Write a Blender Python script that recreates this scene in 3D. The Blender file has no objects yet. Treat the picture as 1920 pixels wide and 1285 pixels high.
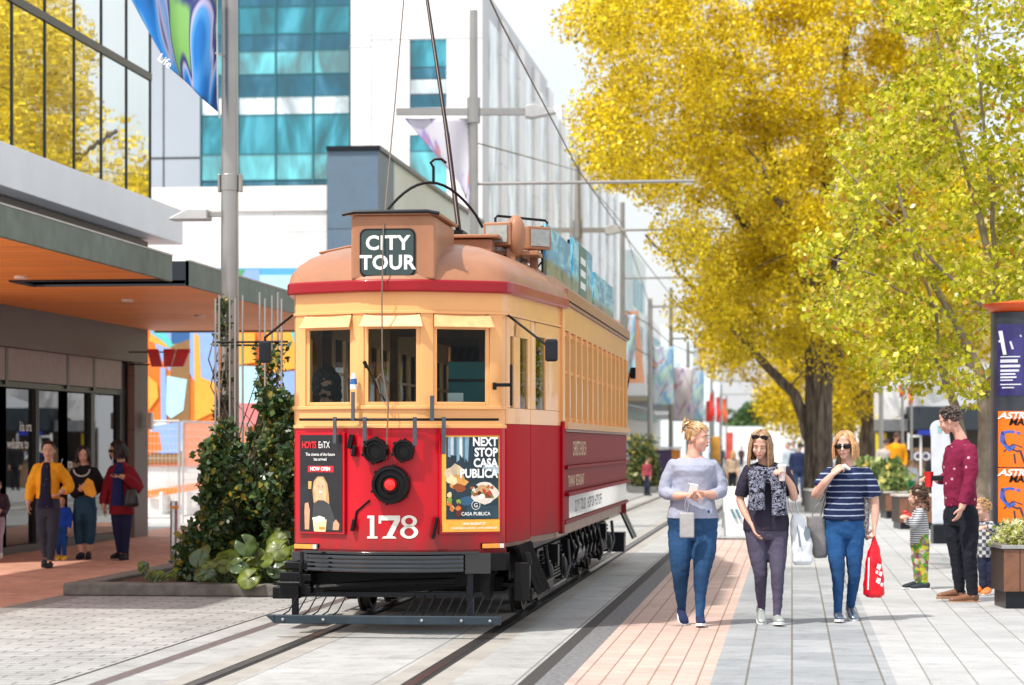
import bpy, bmesh, math, random
import numpy as np
from mathutils import Vector, Matrix, noise
R = math.radians
random.seed(7)
sc = bpy.context.scene
col = sc.collection
# ------------------------------------------------------------ camera, sky, sun, exposure
F, CH, HY, CX = 4533.0, 1.56, 833.0, 960.0          # focal length in photo pixels, eye height, horizon row
AY = math.atan(525 / F)
SA, CA = math.sin(AY), math.cos(AY)
cd = bpy.data.cameras.new('camera'); cam = bpy.data.objects.new('camera', cd); col.objects.link(cam)
cam.location = (0, 0, CH); cam.rotation_euler = (R(90), 0, AY)
cd.lens = 85; cd.sensor_width = 36; cd.shift_y = (HY - 642.5) / 1920
cd.clip_start = .1; cd.clip_end = 3000
cd.dof.use_dof = True; cd.dof.focus_distance = 20.5; cd.dof.aperture_fstop = 2.6
sc.camera = cam
SUN = Vector((-.44, -.50, 1.02)).normalized()       # towards the sun
w = bpy.data.worlds.new('World'); sc.world = w; w.use_nodes = True
nt = w.node_tree; nt.nodes.clear()
sky = nt.nodes.new('ShaderNodeTexSky'); sky.sky_type = 'NISHITA'; sky.sun_disc = False
sky.sun_elevation = math.asin(SUN.z); sky.sun_rotation = math.atan2(SUN.x, SUN.y)
sky.dust_density = 4; sky.air_density = 1.2
bg = nt.nodes.new('ShaderNodeBackground'); bg.inputs[1].default_value = .132
out = nt.nodes.new('ShaderNodeOutputWorld')
tc = nt.nodes.new('ShaderNodeTexCoord'); nz = nt.nodes.new('ShaderNodeTexNoise'); nz.inputs['Scale'].default_value = 2.2; nz.inputs['Detail'].default_value = 6
rmp = nt.nodes.new('ShaderNodeMapRange'); rmp.inputs[1].default_value = .35; rmp.inputs[2].default_value = .6; rmp.inputs[3].default_value = .45; rmp.inputs[4].default_value = .95
mx = nt.nodes.new('ShaderNodeMix'); mx.data_type = 'RGBA'; mx.inputs[7].default_value = (6.4, 6.5, 6.7, 1)
nt.links.new(tc.outputs['Generated'], nz.inputs['Vector']); nt.links.new(nz.outputs[0], rmp.inputs[0])
nt.links.new(rmp.outputs[0], mx.inputs[0]); nt.links.new(sky.outputs[0], mx.inputs[6])
nt.links.new(mx.outputs[2], bg.inputs[0]); nt.links.new(bg.outputs[0], out.inputs[0])
sl = bpy.data.lights.new('sun', 'SUN'); sl.energy = 3.2; sl.angle = R(2); sl.color = (1, .95, .87)
so = bpy.data.objects.new('sun', sl); col.objects.link(so); so.rotation_euler = (-SUN).to_track_quat('-Z', 'Y').to_euler()
sc.view_settings.view_transform = 'Standard'; sc.view_settings.look = 'None'
sc.view_settings.exposure = .6; sc.view_settings.gamma = 1
sc.render.engine = 'CYCLES'

# ------------------------------------------------------------ helpers
def W(px, py, d):                                    # photo pixel at depth d -> world
    u = (px - CX) / F
    return Vector((d * (-SA + CA * u), d * (CA + SA * u), CH + (HY - py) / F * d))
def G(px, py):                                       # photo pixel on the ground
    p = W(px, py, F * CH / (py - HY)); p.z = 0; return p
def tag(o, label=None, cat=None, group=None, kind=None):
    if label: o['label'] = label
    if cat: o['category'] = cat
    if group: o['group'] = group
    if kind: o['kind'] = kind
    return o
def thing(name, label, cat, loc=(0, 0, 0), rz=0, group=None):
    o = bpy.data.objects.new(name, None); col.objects.link(o); o.location = loc; o.rotation_euler = (0, 0, rz)
    o.empty_display_size = .1
    return tag(o, label, cat, group)
def copy_tree(o, parent=None):
    c = o.copy(); col.objects.link(c); c.parent = parent
    for ch in [x for x in bpy.data.objects if x.parent == o]: copy_tree(ch, c)
    return c
# materials -------------------------------------------------
def hexl(h):
    v = [int(h[i:i + 2], 16) / 255 for i in (0, 2, 4)]
    return tuple(c / 12.92 if c <= .04045 else ((c + .055) / 1.055) ** 2.4 for c in v)
MC = {}
class N:
    """tiny node helper around a Principled material"""
    def __init__(s, name):
        s.m = bpy.data.materials.new(name); s.m.use_nodes = True
        s.t = s.m.node_tree; s.b = s.t.nodes['Principled BSDF']; s.o = s.t.nodes['Material Output']
        s.c = None
    def n(s, typ, **kw):
        x = s.t.nodes.new('ShaderNode' + typ)
        for k, v in kw.items():
            if k.startswith('i_'):
                x.inputs[k[2:].replace('_', ' ')].default_value = v
            else: setattr(x, k, v)
        return x
    def l(s, a, b): s.t.links.new(a, b)
    def co(s, kind='Object', scale=None, rot=None):
        t = s.n('TexCoord'); o = t.outputs[kind]
        if scale or rot:
            m = s.n('Mapping'); s.l(o, m.inputs[0])
            if scale: m.inputs['Scale'].default_value = scale
            if rot: m.inputs['Rotation'].default_value = rot
            o = m.outputs[0]
        return o
    def ramp(s, src, stops, interp='LINEAR'):
        r = s.n('ValToRGB'); r.color_ramp.interpolation = interp
        e = r.color_ramp.elements
        while len(e) < len(stops): e.new(.5)
        for i, (p, c) in enumerate(stops):
            e[i].position = p; e[i].color = (*c, 1) if len(c) == 3 else c
        s.l(src, r.inputs[0]); return r.outputs[0]
    def mix(s, f, a, b, mode='MIX'):
        m = s.n('Mix'); m.data_type = 'RGBA'; m.blend_type = mode
        for i, v in ((0, f), (6, a), (7, b)):
            if isinstance(v, (int, float)): m.inputs[i].default_value = v
            elif isinstance(v, tuple): m.inputs[i].default_value = (*v, 1)
            else: s.l(v, m.inputs[i])
        return m.outputs[2]
def mat(name, c, rough=.6, metal=0, coat=0, var=.12, vs=6, bump=0, bs=40, spec=.5, sub=0, dirt=0):
    if name in MC: return MC[name]
    if isinstance(c, str): c = hexl(c)
    q = N(name); b = q.b
    b.inputs['Roughness'].default_value = rough; b.inputs['Metallic'].default_value = metal
    b.inputs['Coat Weight'].default_value = coat; b.inputs['Coat Roughness'].default_value = .06
    b.inputs['Specular IOR Level'].default_value = spec
    if sub: b.inputs['Subsurface Weight'].default_value = sub; b.inputs['Subsurface Radius'].default_value = (.6, .25, .15); b.inputs['Subsurface Scale'].default_value = .02
    co = q.co()
    nz = q.n('TexNoise', i_Scale=vs, i_Detail=5.0); q.l(co, nz.inputs['Vector'])
    lo = tuple(x * (1 - var) for x in c); hi = tuple(min(1, x * (1 + var)) for x in c)
    cc = q.ramp(nz.outputs[0], [(.3, lo), (.7, hi)])
    if dirt:
        n2 = q.n('TexNoise', i_Scale=vs * .35, i_Detail=8.0, i_Roughness=.7); q.l(co, n2.inputs['Vector'])
        f = q.ramp(n2.outputs[0], [(.48, (0, 0, 0)), (.72, (dirt, dirt, dirt))])
        cc = q.mix(f, cc, tuple(x * .45 + .02 for x in c))
    q.l(cc, b.inputs['Base Color'])
    if bump:
        n3 = q.n('TexNoise', i_Scale=bs, i_Detail=4.0); q.l(co, n3.inputs['Vector'])
        bp = q.n('Bump', i_Strength=bump, i_Distance=.01); q.l(n3.outputs[0], bp.inputs['Height']); q.l(bp.outputs[0], b.inputs['Normal'])
    MC[name] = q.m; return q.m
def bricks(name, c1, c2, mortar, bw, bh, ms=.008, offset=.5, rough=.75, rotz=0, kind='Object', rot=None, stain=.25, var=.35, bumpd=.004):
    if name in MC: return MC[name]
    q = N(name); b = q.b; b.inputs['Roughness'].default_value = rough
    co = q.co(kind, rot=rot or (0, 0, rotz))
    br = q.n('TexBrick', offset=offset); q.l(co, br.inputs['Vector'])
    br.inputs['Scale'].default_value = 1; br.inputs['Mortar Size'].default_value = ms; br.inputs['Brick Width'].default_value = bw; br.inputs['Row Height'].default_value = bh
    br.inputs['Mortar Smooth'].default_value = .3; br.inputs['Bias'].default_value = 0
    br.inputs['Color1'].default_value = (*c1, 1); br.inputs['Color2'].default_value = (*c2, 1); br.inputs['Mortar'].default_value = (*mortar, 1)
    n1 = q.n('TexNoise', i_Scale=1.3, i_Detail=8.0, i_Roughness=.65); q.l(co, n1.inputs['Vector'])
    f = q.ramp(n1.outputs[0], [(.35, (1 - stain,) * 3), (.68, (1.05,) * 3)])
    cc = q.mix(1.0, br.outputs[0], f, 'MULTIPLY')
    n2 = q.n('TexNoise', i_Scale=60.0, i_Detail=3.0); q.l(co, n2.inputs['Vector'])
    f2 = q.ramp(n2.outputs[0], [(.3, (.86,) * 3), (.7, (1.08,) * 3)])
    cc = q.mix(1.0, cc, f2, 'MULTIPLY')
    n4 = q.n('TexNoise', i_Scale=.35, i_Detail=3.0); q.l(co, n4.inputs['Vector'])
    cc = q.mix(1.0, cc, q.ramp(n4.outputs[0], [(.3, (.88,) * 3), (.7, (1.06,) * 3)]), 'MULTIPLY')
    n5 = q.n('TexNoise', i_Scale=3.7, i_Detail=9.0, i_Roughness=.75); q.l(co, n5.inputs['Vector'])
    cc = q.mix(1.0, cc, q.ramp(n5.outputs[0], [(.5, (1, 1, 1)), (.64, (1 - stain,) * 3)]), 'MULTIPLY')
    v5 = q.n('TexVoronoi', i_Scale=3.2); q.l(co, v5.inputs['Vector']); cc = q.mix(1.0, cc, q.ramp(v5.outputs[0], [(.035, (.62,) * 3), (.05, (1, 1, 1))]), 'MULTIPLY')
    q.l(cc, b.inputs['Base Color'])
    bp = q.n('Bump', i_Strength=.5, i_Distance=bumpd); bp.invert = True
    q.l(br.outputs[1], bp.inputs['Height']); q.l(bp.outputs[0], b.inputs['Normal'])
    MC[name] = q.m; return q.m
def glass(name, tint=(.9, .95, .95), refl=.12, rough=.0, alpha=.85, ior=1.5):
    """clear pane: partly see-through, partly mirror"""
    if name in MC: return MC[name]
    q = N(name); t = q.n('BsdfTransparent'); t.inputs[0].default_value = (*[x * alpha for x in tint], 1)
    g = q.n('BsdfGlossy'); g.inputs['Roughness'].default_value = rough; g.inputs[0].default_value = (.95, .97, 1, 1)
    fr = q.n('Fresnel'); fr.inputs[0].default_value = ior
    mr = q.n('MapRange'); q.l(fr.outputs[0], mr.inputs[0]); mr.inputs[3].default_value = refl; mr.inputs[4].default_value = 1
    m = q.n('MixShader'); q.l(mr.outputs[0], m.inputs[0]); q.l(t.outputs[0], m.inputs[1]); q.l(g.outputs[0], m.inputs[2])
    q.l(m.outputs[0], q.o.inputs[0]); MC[name] = q.m; return q.m
def mirror_glass(name, base, refl=.6, tint=(.9, .95, 1), wav=.0):
    """coated office glazing: dark body under a strong reflection"""
    if name in MC: return MC[name]
    q = N(name); b = q.b; b.inputs['Roughness'].default_value = .25
    n_ = q.n('TexNoise', i_Scale=1.0, i_Detail=3.0, i_Distortion=.6); q.l(q.co(scale=(1.1, 1.1, .45)), n_.inputs['Vector'])
    c_ = q.ramp(n_.outputs[0], [(.36, tuple(x * .25 for x in base)), (.47, tuple(x * .9 for x in base)), (.53, tuple(min(.9, x * 1.25 + .01) for x in base)), (.62, tuple(min(.95, x * 2.0 + .05) for x in base))]); q.l(c_, b.inputs['Base Color'])
    g = q.n('BsdfGlossy'); g.inputs['Roughness'].default_value = .012; g.inputs[0].default_value = (*tint, 1)
    m = q.n('MixShader'); m.inputs[0].default_value = refl; q.l(b.outputs[0], m.inputs[1]); q.l(g.outputs[0], m.inputs[2])
    if wav:
        n = q.n('TexNoise', i_Scale=.9, i_Detail=2.0); q.l(q.co(), n.inputs['Vector'])
        bp = q.n('Bump', i_Strength=wav, i_Distance=.05); q.l(n.outputs[0], bp.inputs['Height']); q.l(bp.outputs[0], g.inputs['Normal'])
    q.l(m.outputs[0], q.o.inputs[0]); MC[name] = q.m; return q.m
def leafmat(name, stops, trans=.45, rough=.45):
    if name in MC: return MC[name]
    q = N(name); b = q.b; b.inputs['Roughness'].default_value = rough
    ge = q.n('NewGeometry'); c = q.ramp(ge.outputs['Random Per Island'], stops)
    q.l(c, b.inputs['Base Color'])
    t = q.n('BsdfTranslucent'); q.l(c, t.inputs[0]); m = q.n('MixShader'); m.inputs[0].default_value = trans
    q.l(b.outputs[0], m.inputs[1]); q.l(t.outputs[0], m.inputs[2]); q.l(m.outputs[0], q.o.inputs[0])
    MC[name] = q.m; return q.m
def emis(name, c, s):
    if name in MC: return MC[name]
    q = N(name); q.b.inputs['Base Color'].default_value = (*c, 1); q.b.inputs['Emission Color'].default_value = (*c, 1); q.b.inputs['Emission Strength'].default_value = s
    MC[name] = q.m; return q.m
# mesh builder ----------------------------------------------
def frame(z, hint=None):
    z = z.normalized(); h = hint or (Vector((0, 0, 1)) if abs(z.z) < .9 else Vector((0, 1, 0)))
    x = h.cross(z)
    if x.length < 1e-5: x = Vector((1, 0, 0)).cross(z)
    x.normalize(); return x, z.cross(x), z
class MB:
    def __init__(s): s.v = []; s.f = []; s.m = []; s.mi = 0
    def add(s, vs, fs):
        o = len(s.v); s.v += [tuple(v) for v in vs]
        for f in fs: s.f.append(tuple(i + o for i in f)); s.m.append(s.mi)
        return s
    def box(s, x0, x1, y0, y1, z0, z1, mtx=None):
        vs = [Vector((x, y, z)) for z in (z0, z1) for y in (y0, y1) for x in (x0, x1)]
        if mtx: vs = [mtx @ v for v in vs]
        return s.add(vs, [(0, 2, 3, 1), (4, 5, 7, 6), (0, 1, 5, 4), (2, 6, 7, 3), (0, 4, 6, 2), (1, 3, 7, 5)])
    def obox(s, c, size, rot=(0, 0, 0)):
        m = Matrix.Translation(c) @ Matrix.Rotation(rot[2], 4, 'Z') @ Matrix.Rotation(rot[1], 4, 'Y') @ Matrix.Rotation(rot[0], 4, 'X')
        a, b, c_ = [x / 2 for x in size]; return s.box(-a, a, -b, b, -c_, c_, m)
    def prism(s, poly, axis, a, b):
        """2-D polygon extruded along axis; the polygon lives in the two other axes (in xyz order)"""
        def mk(p, t):
            return {'x': (t, p[0], p[1]), 'y': (p[0], t, p[1]), 'z': (p[0], p[1], t)}[axis]
        n = len(poly); vs = [mk(p, a) for p in poly] + [mk(p, b) for p in poly]
        ar = sum(poly[i][0] * poly[(i + 1) % n][1] - poly[(i + 1) % n][0] * poly[i][1] for i in range(n))
        flip = (ar > 0) ^ (b < a) ^ (axis == 'y')
        fs = [tuple(range(n))[::-1], tuple(range(n, 2 * n))] + [(i, (i + 1) % n, n + (i + 1) % n, n + i) for i in range(n)]
        if not flip: fs = [f[::-1] for f in fs]
        return s.add(vs, fs)
    def tube(s, pts, rs, n=10, cap=True, hint=None):
        pts = [Vector(p) for p in pts]
        if not isinstance(rs, (list, tuple)): rs = [rs] * len(pts)
        vs = []; K = len(pts); px_ = None
        for i, p in enumerate(pts):
            t = (pts[min(i + 1, K - 1)] - pts[max(i - 1, 0)])
            x, y, z = frame(t, hint)
            if px_ is not None:
                x = (px_ - z * px_.dot(z)).normalized(); y = z.cross(x)
            px_ = x; r = rs[i]; rx, ry = r if isinstance(r, tuple) else (r, r)
            for k in range(n):
                a = 2 * math.pi * k / n; vs.append(p + x * (math.cos(a) * rx) + y * (math.sin(a) * ry))
        fs = [(i * n + k, i * n + (k + 1) % n, (i + 1) * n + (k + 1) % n, (i + 1) * n + k) for i in range(K - 1) for k in range(n)]
        if cap: fs += [tuple(range(n))[::-1], tuple(range((K - 1) * n, K * n))]
        return s.add(vs, fs)
    def cyl(s, p0, p1, r0, r1=None, n=16): return s.tube([p0, p1], [r0, r0 if r1 is None else r1], n)
    def ell(s, c, r, mtx=None, nu=14, nv=10):
        c = Vector(c); vs = []; 
        if not isinstance(r, (list, tuple, Vector)): r = (r, r, r)
        for j in range(1, nv):
            t = math.pi * j / nv
            for i in range(nu):
                a = 2 * math.pi * i / nu
                vs.append(c + Vector((r[0] * math.sin(t) * math.cos(a), r[1] * math.sin(t) * math.sin(a), r[2] * math.cos(t))))
        vs += [c + Vector((0, 0, r[2])), c - Vector((0, 0, r[2]))]
        if mtx: vs = [mtx @ v for v in vs]
        T, B = len(vs) - 2, len(vs) - 1
        fs = [(j * nu + i, (j + 1) * nu + i, (j + 1) * nu + (i + 1) % nu, j * nu + (i + 1) % nu) for j in range(nv - 2) for i in range(nu)]
        fs += [(T, i, (i + 1) % nu) for i in range(nu)] + [(B, (nv - 2) * nu + (i + 1) % nu, (nv - 2) * nu + i) for i in range(nu)]
        return s.add(vs, fs)
    def lathe(s, prof, c=(0, 0, 0), axis='z', n=24):
        """profile of (radius, height) turned about an axis"""
        vs = []
        for r, h in prof:
            for k in range(n):
                a = 2 * math.pi * k / n; x, y = r * math.cos(a), r * math.sin(a)
                p = {'z': (x, y, h), 'y': (x, -h, y), 'x': (h, x, y)}[axis]
                vs.append(Vector(p) + Vector(c))
        K = len(prof)
        fs = [(i * n + k, i * n + (k + 1) % n, (i + 1) * n + (k + 1) % n, (i + 1) * n + k) for i in range(K - 1) for k in range(n)]
        fs += [tuple(range(n))[::-1], tuple(range((K - 1) * n, K * n))]
        return s.add(vs, fs)
    def grid(s, fn, nu, nv, close=False):
        vs = [fn(i / (nu - 1), j / (nv - 1)) for j in range(nv) for i in range(nu)]
        fs = [(j * nu + i, j * nu + i + 1, (j + 1) * nu + i + 1, (j + 1) * nu + i) for j in range(nv - 1) for i in range(nu - 1)]
        return s.add(vs, fs)
    def mesh(s, name='m'):
        me = bpy.data.meshes.new(name); me.from_pydata(s.v, [], s.f); me.validate(); return me
    def build(s, name, m, parent=None, smooth=False, bevel=0, loc=None, sol=0, segs=2, fix=True):
        me = bpy.data.meshes.new(name); me.from_pydata(s.v, [], s.f)
        ms = m if isinstance(m, (list, tuple)) else [m]
        for x in ms: me.materials.append(x)
        if len(ms) > 1: me.polygons.foreach_set('material_index', s.m)
        if fix:
            bm = bmesh.new(); bm.from_mesh(me); bmesh.ops.recalc_face_normals(bm, faces=bm.faces); bm.to_mesh(me); bm.free()
        if smooth: me.shade_smooth(); me.set_sharp_from_angle(angle=R(40 if smooth is True else smooth))
        o = bpy.data.objects.new(name, me); col.objects.link(o); o.parent = parent
        if loc is not None: o.location = loc
        if sol: d = o.modifiers.new('s', 'SOLIDIFY'); d.thickness = sol; d.offset = 0
        if bevel: b = o.modifiers.new('b', 'BEVEL'); b.width = bevel; b.segments = segs; b.limit_method = 'ANGLE'; b.angle_limit = R(35); b.harden_normals = False
        return o
def struct(o): o['kind'] = 'structure'; return o
def remesh(mb, voxel, smooth=3, fac=.5, name='m'):
    me = mb.mesh(); bm = bmesh.new(); bm.from_mesh(me); bmesh.ops.recalc_face_normals(bm, faces=bm.faces); bm.to_mesh(me); bm.free()
    o = bpy.data.objects.new('tmp', me); col.objects.link(o)
    m = o.modifiers.new('r', 'REMESH'); m.mode = 'VOXEL'; m.voxel_size = voxel; m.use_smooth_shade = True
    if smooth: s = o.modifiers.new('s', 'SMOOTH'); s.factor = fac; s.iterations = smooth
    dg = bpy.context.evaluated_depsgraph_get(); r = bpy.data.meshes.new_from_object(o.evaluated_get(dg))
    bpy.data.objects.remove(o); bpy.data.meshes.remove(me); r.name = name; return r
def text_mb(s, size, mtx, bold=0, extrude=0, align='CENTER', sx=1, sp=1):
    cu = bpy.data.curves.new('t', 'FONT'); cu.body = s; cu.size = size; cu.align_x = align; cu.offset = bold; cu.extrude = extrude
    cu.space_character = sp; cu.resolution_u = 3
    o = bpy.data.objects.new('t', cu); col.objects.link(o)
    dg = bpy.context.evaluated_depsgraph_get(); me = bpy.data.meshes.new_from_object(o.evaluated_get(dg))
    mb = MB(); mb.add([mtx @ Vector((v.co.x * sx, v.co.y, v.co.z)) for v in me.vertices], [tuple(p.vertices) for p in me.polygons])
    bpy.data.objects.remove(o); bpy.data.meshes.remove(me); bpy.data.curves.remove(cu); return mb
def plane_m(origin, xdir, ydir=(0, 0, 1)):
    x = Vector(xdir).normalized(); y = Vector(ydir).normalized(); z = x.cross(y)
    m = Matrix((x, y, z)).transposed().to_4x4(); m.translation = Vector(origin); return m
def merge(a, b): a.add(b.v, b.f); return a

# ------------------------------------------------------------ shared materials
m_black = mat('black_iron', (.004, .004, .005), .42, 0, var=.3, vs=12, bump=.25, bs=60, spec=.22, dirt=.1)
m_dark = mat('dark_paint', (.008, .010, .015), .35, coat=.1, var=.2, spec=.25)
m_steel = mat('galvanised_steel', (.42, .42, .41), .38, .75, var=.12, vs=3)
m_white = mat('white_paint', (.78, .78, .77), .5, var=.05)
m_chrome = mat('worn_steel', (.5, .5, .5), .25, 1, var=.2)
# ------------------------------------------------------------ the ground
def sheet(name, x0, x1, y0, y1, m, z=0):
    b = MB(); b.add([(x0, y0, z), (x1, y0, z), (x1, y1, z), (x0, y1, z)], [(0, 1, 2, 3)])
    return struct(b.build(name, m, fix=False))
sheet('ground', -400, 400, -60, 1500, mat('far_asphalt', (.36, .36, .36), .9, var=.1, vs=.3), -.03)
m_cream_pave = bricks('pale_pavers', (.38, .38, .37), (.47, .47, .455), (.17, .16, .145), .42, .145, .011, stain=.22)
m_brick = bricks('brick_pavers', (.60, .29, .19), (.70, .36, .25), (.38, .24, .18), .22, .11, .006, stain=.2, rotz=R(90))
m_pink = bricks('pink_pavers', (.54, .39, .33), (.60, .44, .375), (.30, .19, .145), .30, .155, .007, rotz=R(90), stain=.12)
m_grey = bricks('grey_pavers', (.29, .31, .33), (.39, .405, .42), (.17, .16, .14), .60, .30, .009, offset=.37, rotz=R(90), stain=.2)
m_light = bricks('light_pavers', (.41, .415, .42), (.47, .473, .475), (.25, .24, .22), .60, .30, .007, offset=.37, rotz=R(90), stain=.14)
m_conc = bricks('tram_concrete', (.40, .40, .39), (.45, .45, .44), (.24, .24, .23), 1.2, .9, .009, stain=.24, rotz=R(90))
m_conc2 = mat('rail_concrete', (.33, .31, .28), .8, var=.14, vs=2.5, bump=.2, bs=50, dirt=.25)
m_basalt = mat('basalt_setts', (.15, .15, .155), .8, var=.4, vs=22, bump=.6, bs=30)
m_gran = mat('granite_kerb', (.20, .19, .175), .8, var=.2, vs=14, bump=.2)
YF = 170
sheet('brick_pavement', -11.6, -7.5, 4, 47, m_brick)
sheet('kerb_strip', -7.5, -7.2, 4, 47, m_gran)
sheet('side_paving', -7.2, -4.78, 4, YF, m_cream_pave)
sheet('tramway', -4.75, -4.54, 4, YF, m_conc)
sheet('tramway_joint', -4.78, -4.75, 4, YF, mat('joint', (.10, .09, .08), .9), -.004)
sheet('channel_strip', -4.54, -4.42, 4, YF, mat('channel', (.115, .09, .085), .8, var=.3, vs=20))
sheet('tramway', -4.42, -4.08, 4, YF, m_conc)
sheet('rail_bed', -4.08, -3.62, 4, YF, m_conc2)
sheet('tramway', -3.62, -2.66, 4, YF, m_conc)
sheet('rail_bed', -2.66, -2.22, 4, YF, m_conc2)
sheet('tramway', -2.22, -1.77, 4, YF, m_conc)
sheet('drain_channel', -1.77, -1.66, 4, YF, mat('drain', (.035, .033, .032), .8, var=.4, vs=40))
sheet('basalt_strip', -1.66, -1.47, 4, YF, m_basalt)
sheet('pink_paving', -1.47, -.53, 4, 40, m_pink)
sheet('pale_paving', -1.47, -.53, 40, YF, m_light)
sheet('grey_paving', -.53, .68, 4, 31, m_grey)
sheet('pale_paving', -.53, .68, 31, YF, m_light)
sheet('promenade', .68, 16, 4, YF, m_light)
sheet('side_street', -60, -7.2, 47, 75, mat('side_street_paving', (.5, .49, .47), .85, var=.12, vs=.8))
sheet('yard', -60, -11.6, 4, 47, mat('yard_concrete', (.4, .4, .4), .9))
for x in (-3.86, -2.46):
    b = MB(); b.box(x - .035, x + .035, 4, YF, -.02, .006); struct(b.build('tram_rail', mat('rail_steel', (.16, .15, .145), .3, .8, var=.2)))
    b = MB(); b.box(x + .037, x + .075, 4, YF, -.03, .002); b.box(x - .06, x - .037, 4, YF, -.03, .002)
    struct(b.build('rail_groove', mat('groove', (.012, .012, .012), .9)))
b = MB()
for k in range(28):
    b.box(-1.45 + k * .034, -1.43 + k * .034, 39.6, 40.1, 0.004, .012)
tag(b.build('drain_grate', m_black), 'dark slotted drain grate across the end of the pink paving', 'drain')

# ------------------------------------------------------------ the bank on the left
XB, YC = -10.87, 40.1
bank = thing('bank_building', 'modern corner bank with mirrored upper windows and orange timber canopy', 'building', (XB, YC, 0))
m_panel = bricks('brown_panels', (.30, .20, .165), (.33, .225, .185), (.08, .06, .055), .9, .42, .006, rot=(R(90), 0, R(90)), rough=.45, stain=.1)
m_panelx = bricks('brown_panels_end', (.235, .165, .14), (.26, .185, .155), (.08, .06, .055), .9, .42, .006, rot=(R(90), 0, 0), rough=.45, stain=.1)
m_band = mat('white_render', (.72, .75, .80), .45, var=.04, vs=1.5)
m_mull = mat('bronze_mullion', (.03, .035, .035), .35, .4)
m_mir = mirror_glass('mirror_glazing', (.05, .07, .06), .80, (.93, .97, .95), .05)
Y0 = -10.2                                           # local start (nearest end) of the bank along the street
b = MB(); b.box(-9, -.12, Y0, 0, 3.3, 9.2); b.box(-9, -2.2, Y0, -.02, 0, 3.3); b.build('wall', mat('bank_inner_wall', (.12, .1, .1), .7), bank)
b = MB(); b.box(-.118, 0, Y0, -.005, 2.93, 5.0); b.build('wall_panel', m_panel, bank)
b = MB(); b.box(-.118, 0, -.85, 0, .0, 2.92); b.box(-2.2, -.12, -.5, 0, 0, 3.3); b.build('corner_pier', m_panel, bank)
b = MB(); b.box(-9.3, .35, Y0, 1.0, 5.03, 5.62); b.build('white_band', m_band, bank, bevel=.01)
b = MB(); b.box(-9.4, .1, Y0 - .1, .1, 9.15, 9.35); b.build('roof', m_mull, bank)
ys = [-9.9, -8.8, -7.35, -5.85, -4.4, -2.95, -1.5, -.02]
for i in range(len(ys) - 1):
    for z0, z1 in ((5.66, 7.72), (7.86, 9.1)):
        g = MB(); g.box(-.05, .04, ys[i] + .02, ys[i + 1] - .02, z0, z1); g.build('window', m_mir, bank)
b = MB()
for y in ys: b.box(-.10, .06, y - .018, y + .018, 5.63, 9.13)
b.box(-.10, .07, ys[0], 0, 7.73, 7.85); b.build('window_frame', m_mull, bank)
b = MB(); b.box(-.10, .055, ys[0], 0, 7.745, 7.835); b.build('transom', m_steel, bank)
b = MB(); b.box(-9, -.2, -.03, .02, 5.66, 9.1); b.build('end_glazing', m_mir, bank)
# shopfront
m_shop = glass('shop_glass', (.62, .70, .69), .13, .0, .5)
pl = [(-10.1, -8.7), (-8.6, -7.2), (-7.1, -5.75), (-5.6, -4.3), (-4.2, -2.95), (-2.75, -1.3)]
for y0, y1 in pl:
    g = MB(); g.box(-.2, -.18, y0, y1, .12, 2.35); g.build('shop_window', m_shop, bank)
b = MB()
for y0, y1 in pl:
    for y in (y0 - .05, y1 + .05): b.box(-.24, -.12, y - .045, y + .045, .1, 2.36)
b.box(-.24, -.1, Y0, -.85, 0, .11); b.box(-.24, -.13, Y0, -.85, 2.37, 2.45); b.box(-.5, -.14, -1.25, -.86, .1, 2.9)
b.build('shop_frame', m_mull, bank)
b = MB(); b.box(-.2, -.1, Y0, -1.28, 2.46, 2.92)
b.build('sign_panel', mat('sign_panel', (.20, .14, .13), .4), bank)
b = MB()
for y in (-7.15, -4.25, -2.85): b.box(-.3, -.095, y - .06, y + .06, 2.4, 2.915)
b.build('panel_joint', m_mull, bank)
b = MB(); b.box(-2.2, -.26, Y0, -.9, 0, .02); b.build('floor', mat('bank_floor', (.3, .28, .27), .4), bank)
b = MB(); b.box(-2.15, -2.1, -9.8, -8.3, .1, 2.2); b.box(-1.6, -1.1, -6.9, -5.4, .02, 1.05); b.build('counter', mat('counter_white', (.6, .6, .6), .5), bank)
b = MB(); b.box(-1.0, -.5, -10.0, -8.8, 1.0, 1.25); b.box(-.95, -.9, -9.95, -8.85, 1.25, 1.75); b.build('display_stand', mat('display_orange', (.9, .33, .02), .5), bank)
b = MB(); b.box(-2.17, -2.13, -6.6, -5.9, .6, 2.0); b.build('red_panel', mat('red_panel', (.5, .02, .03), .5), bank)
mt = text_mb('kia ora', .2, plane_m((.0, 0, 0), (0, 1, 0)), .002)
b = MB()
for s_, y, z, sz in (('kia ora', -6.1, 1.75, .2), ('welcome to', -6.45, 1.5, .2), ('Centra', -4.1, 1.2, .2)):
    b = merge(b, text_mb(s_, sz, plane_m((-.165, y, z), (0, 1, 0)), .003, align='CENTER'))
b.build('window_lettering', mat('frosted', (.7, .75, .75), .6), bank, fix=False)
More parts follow.
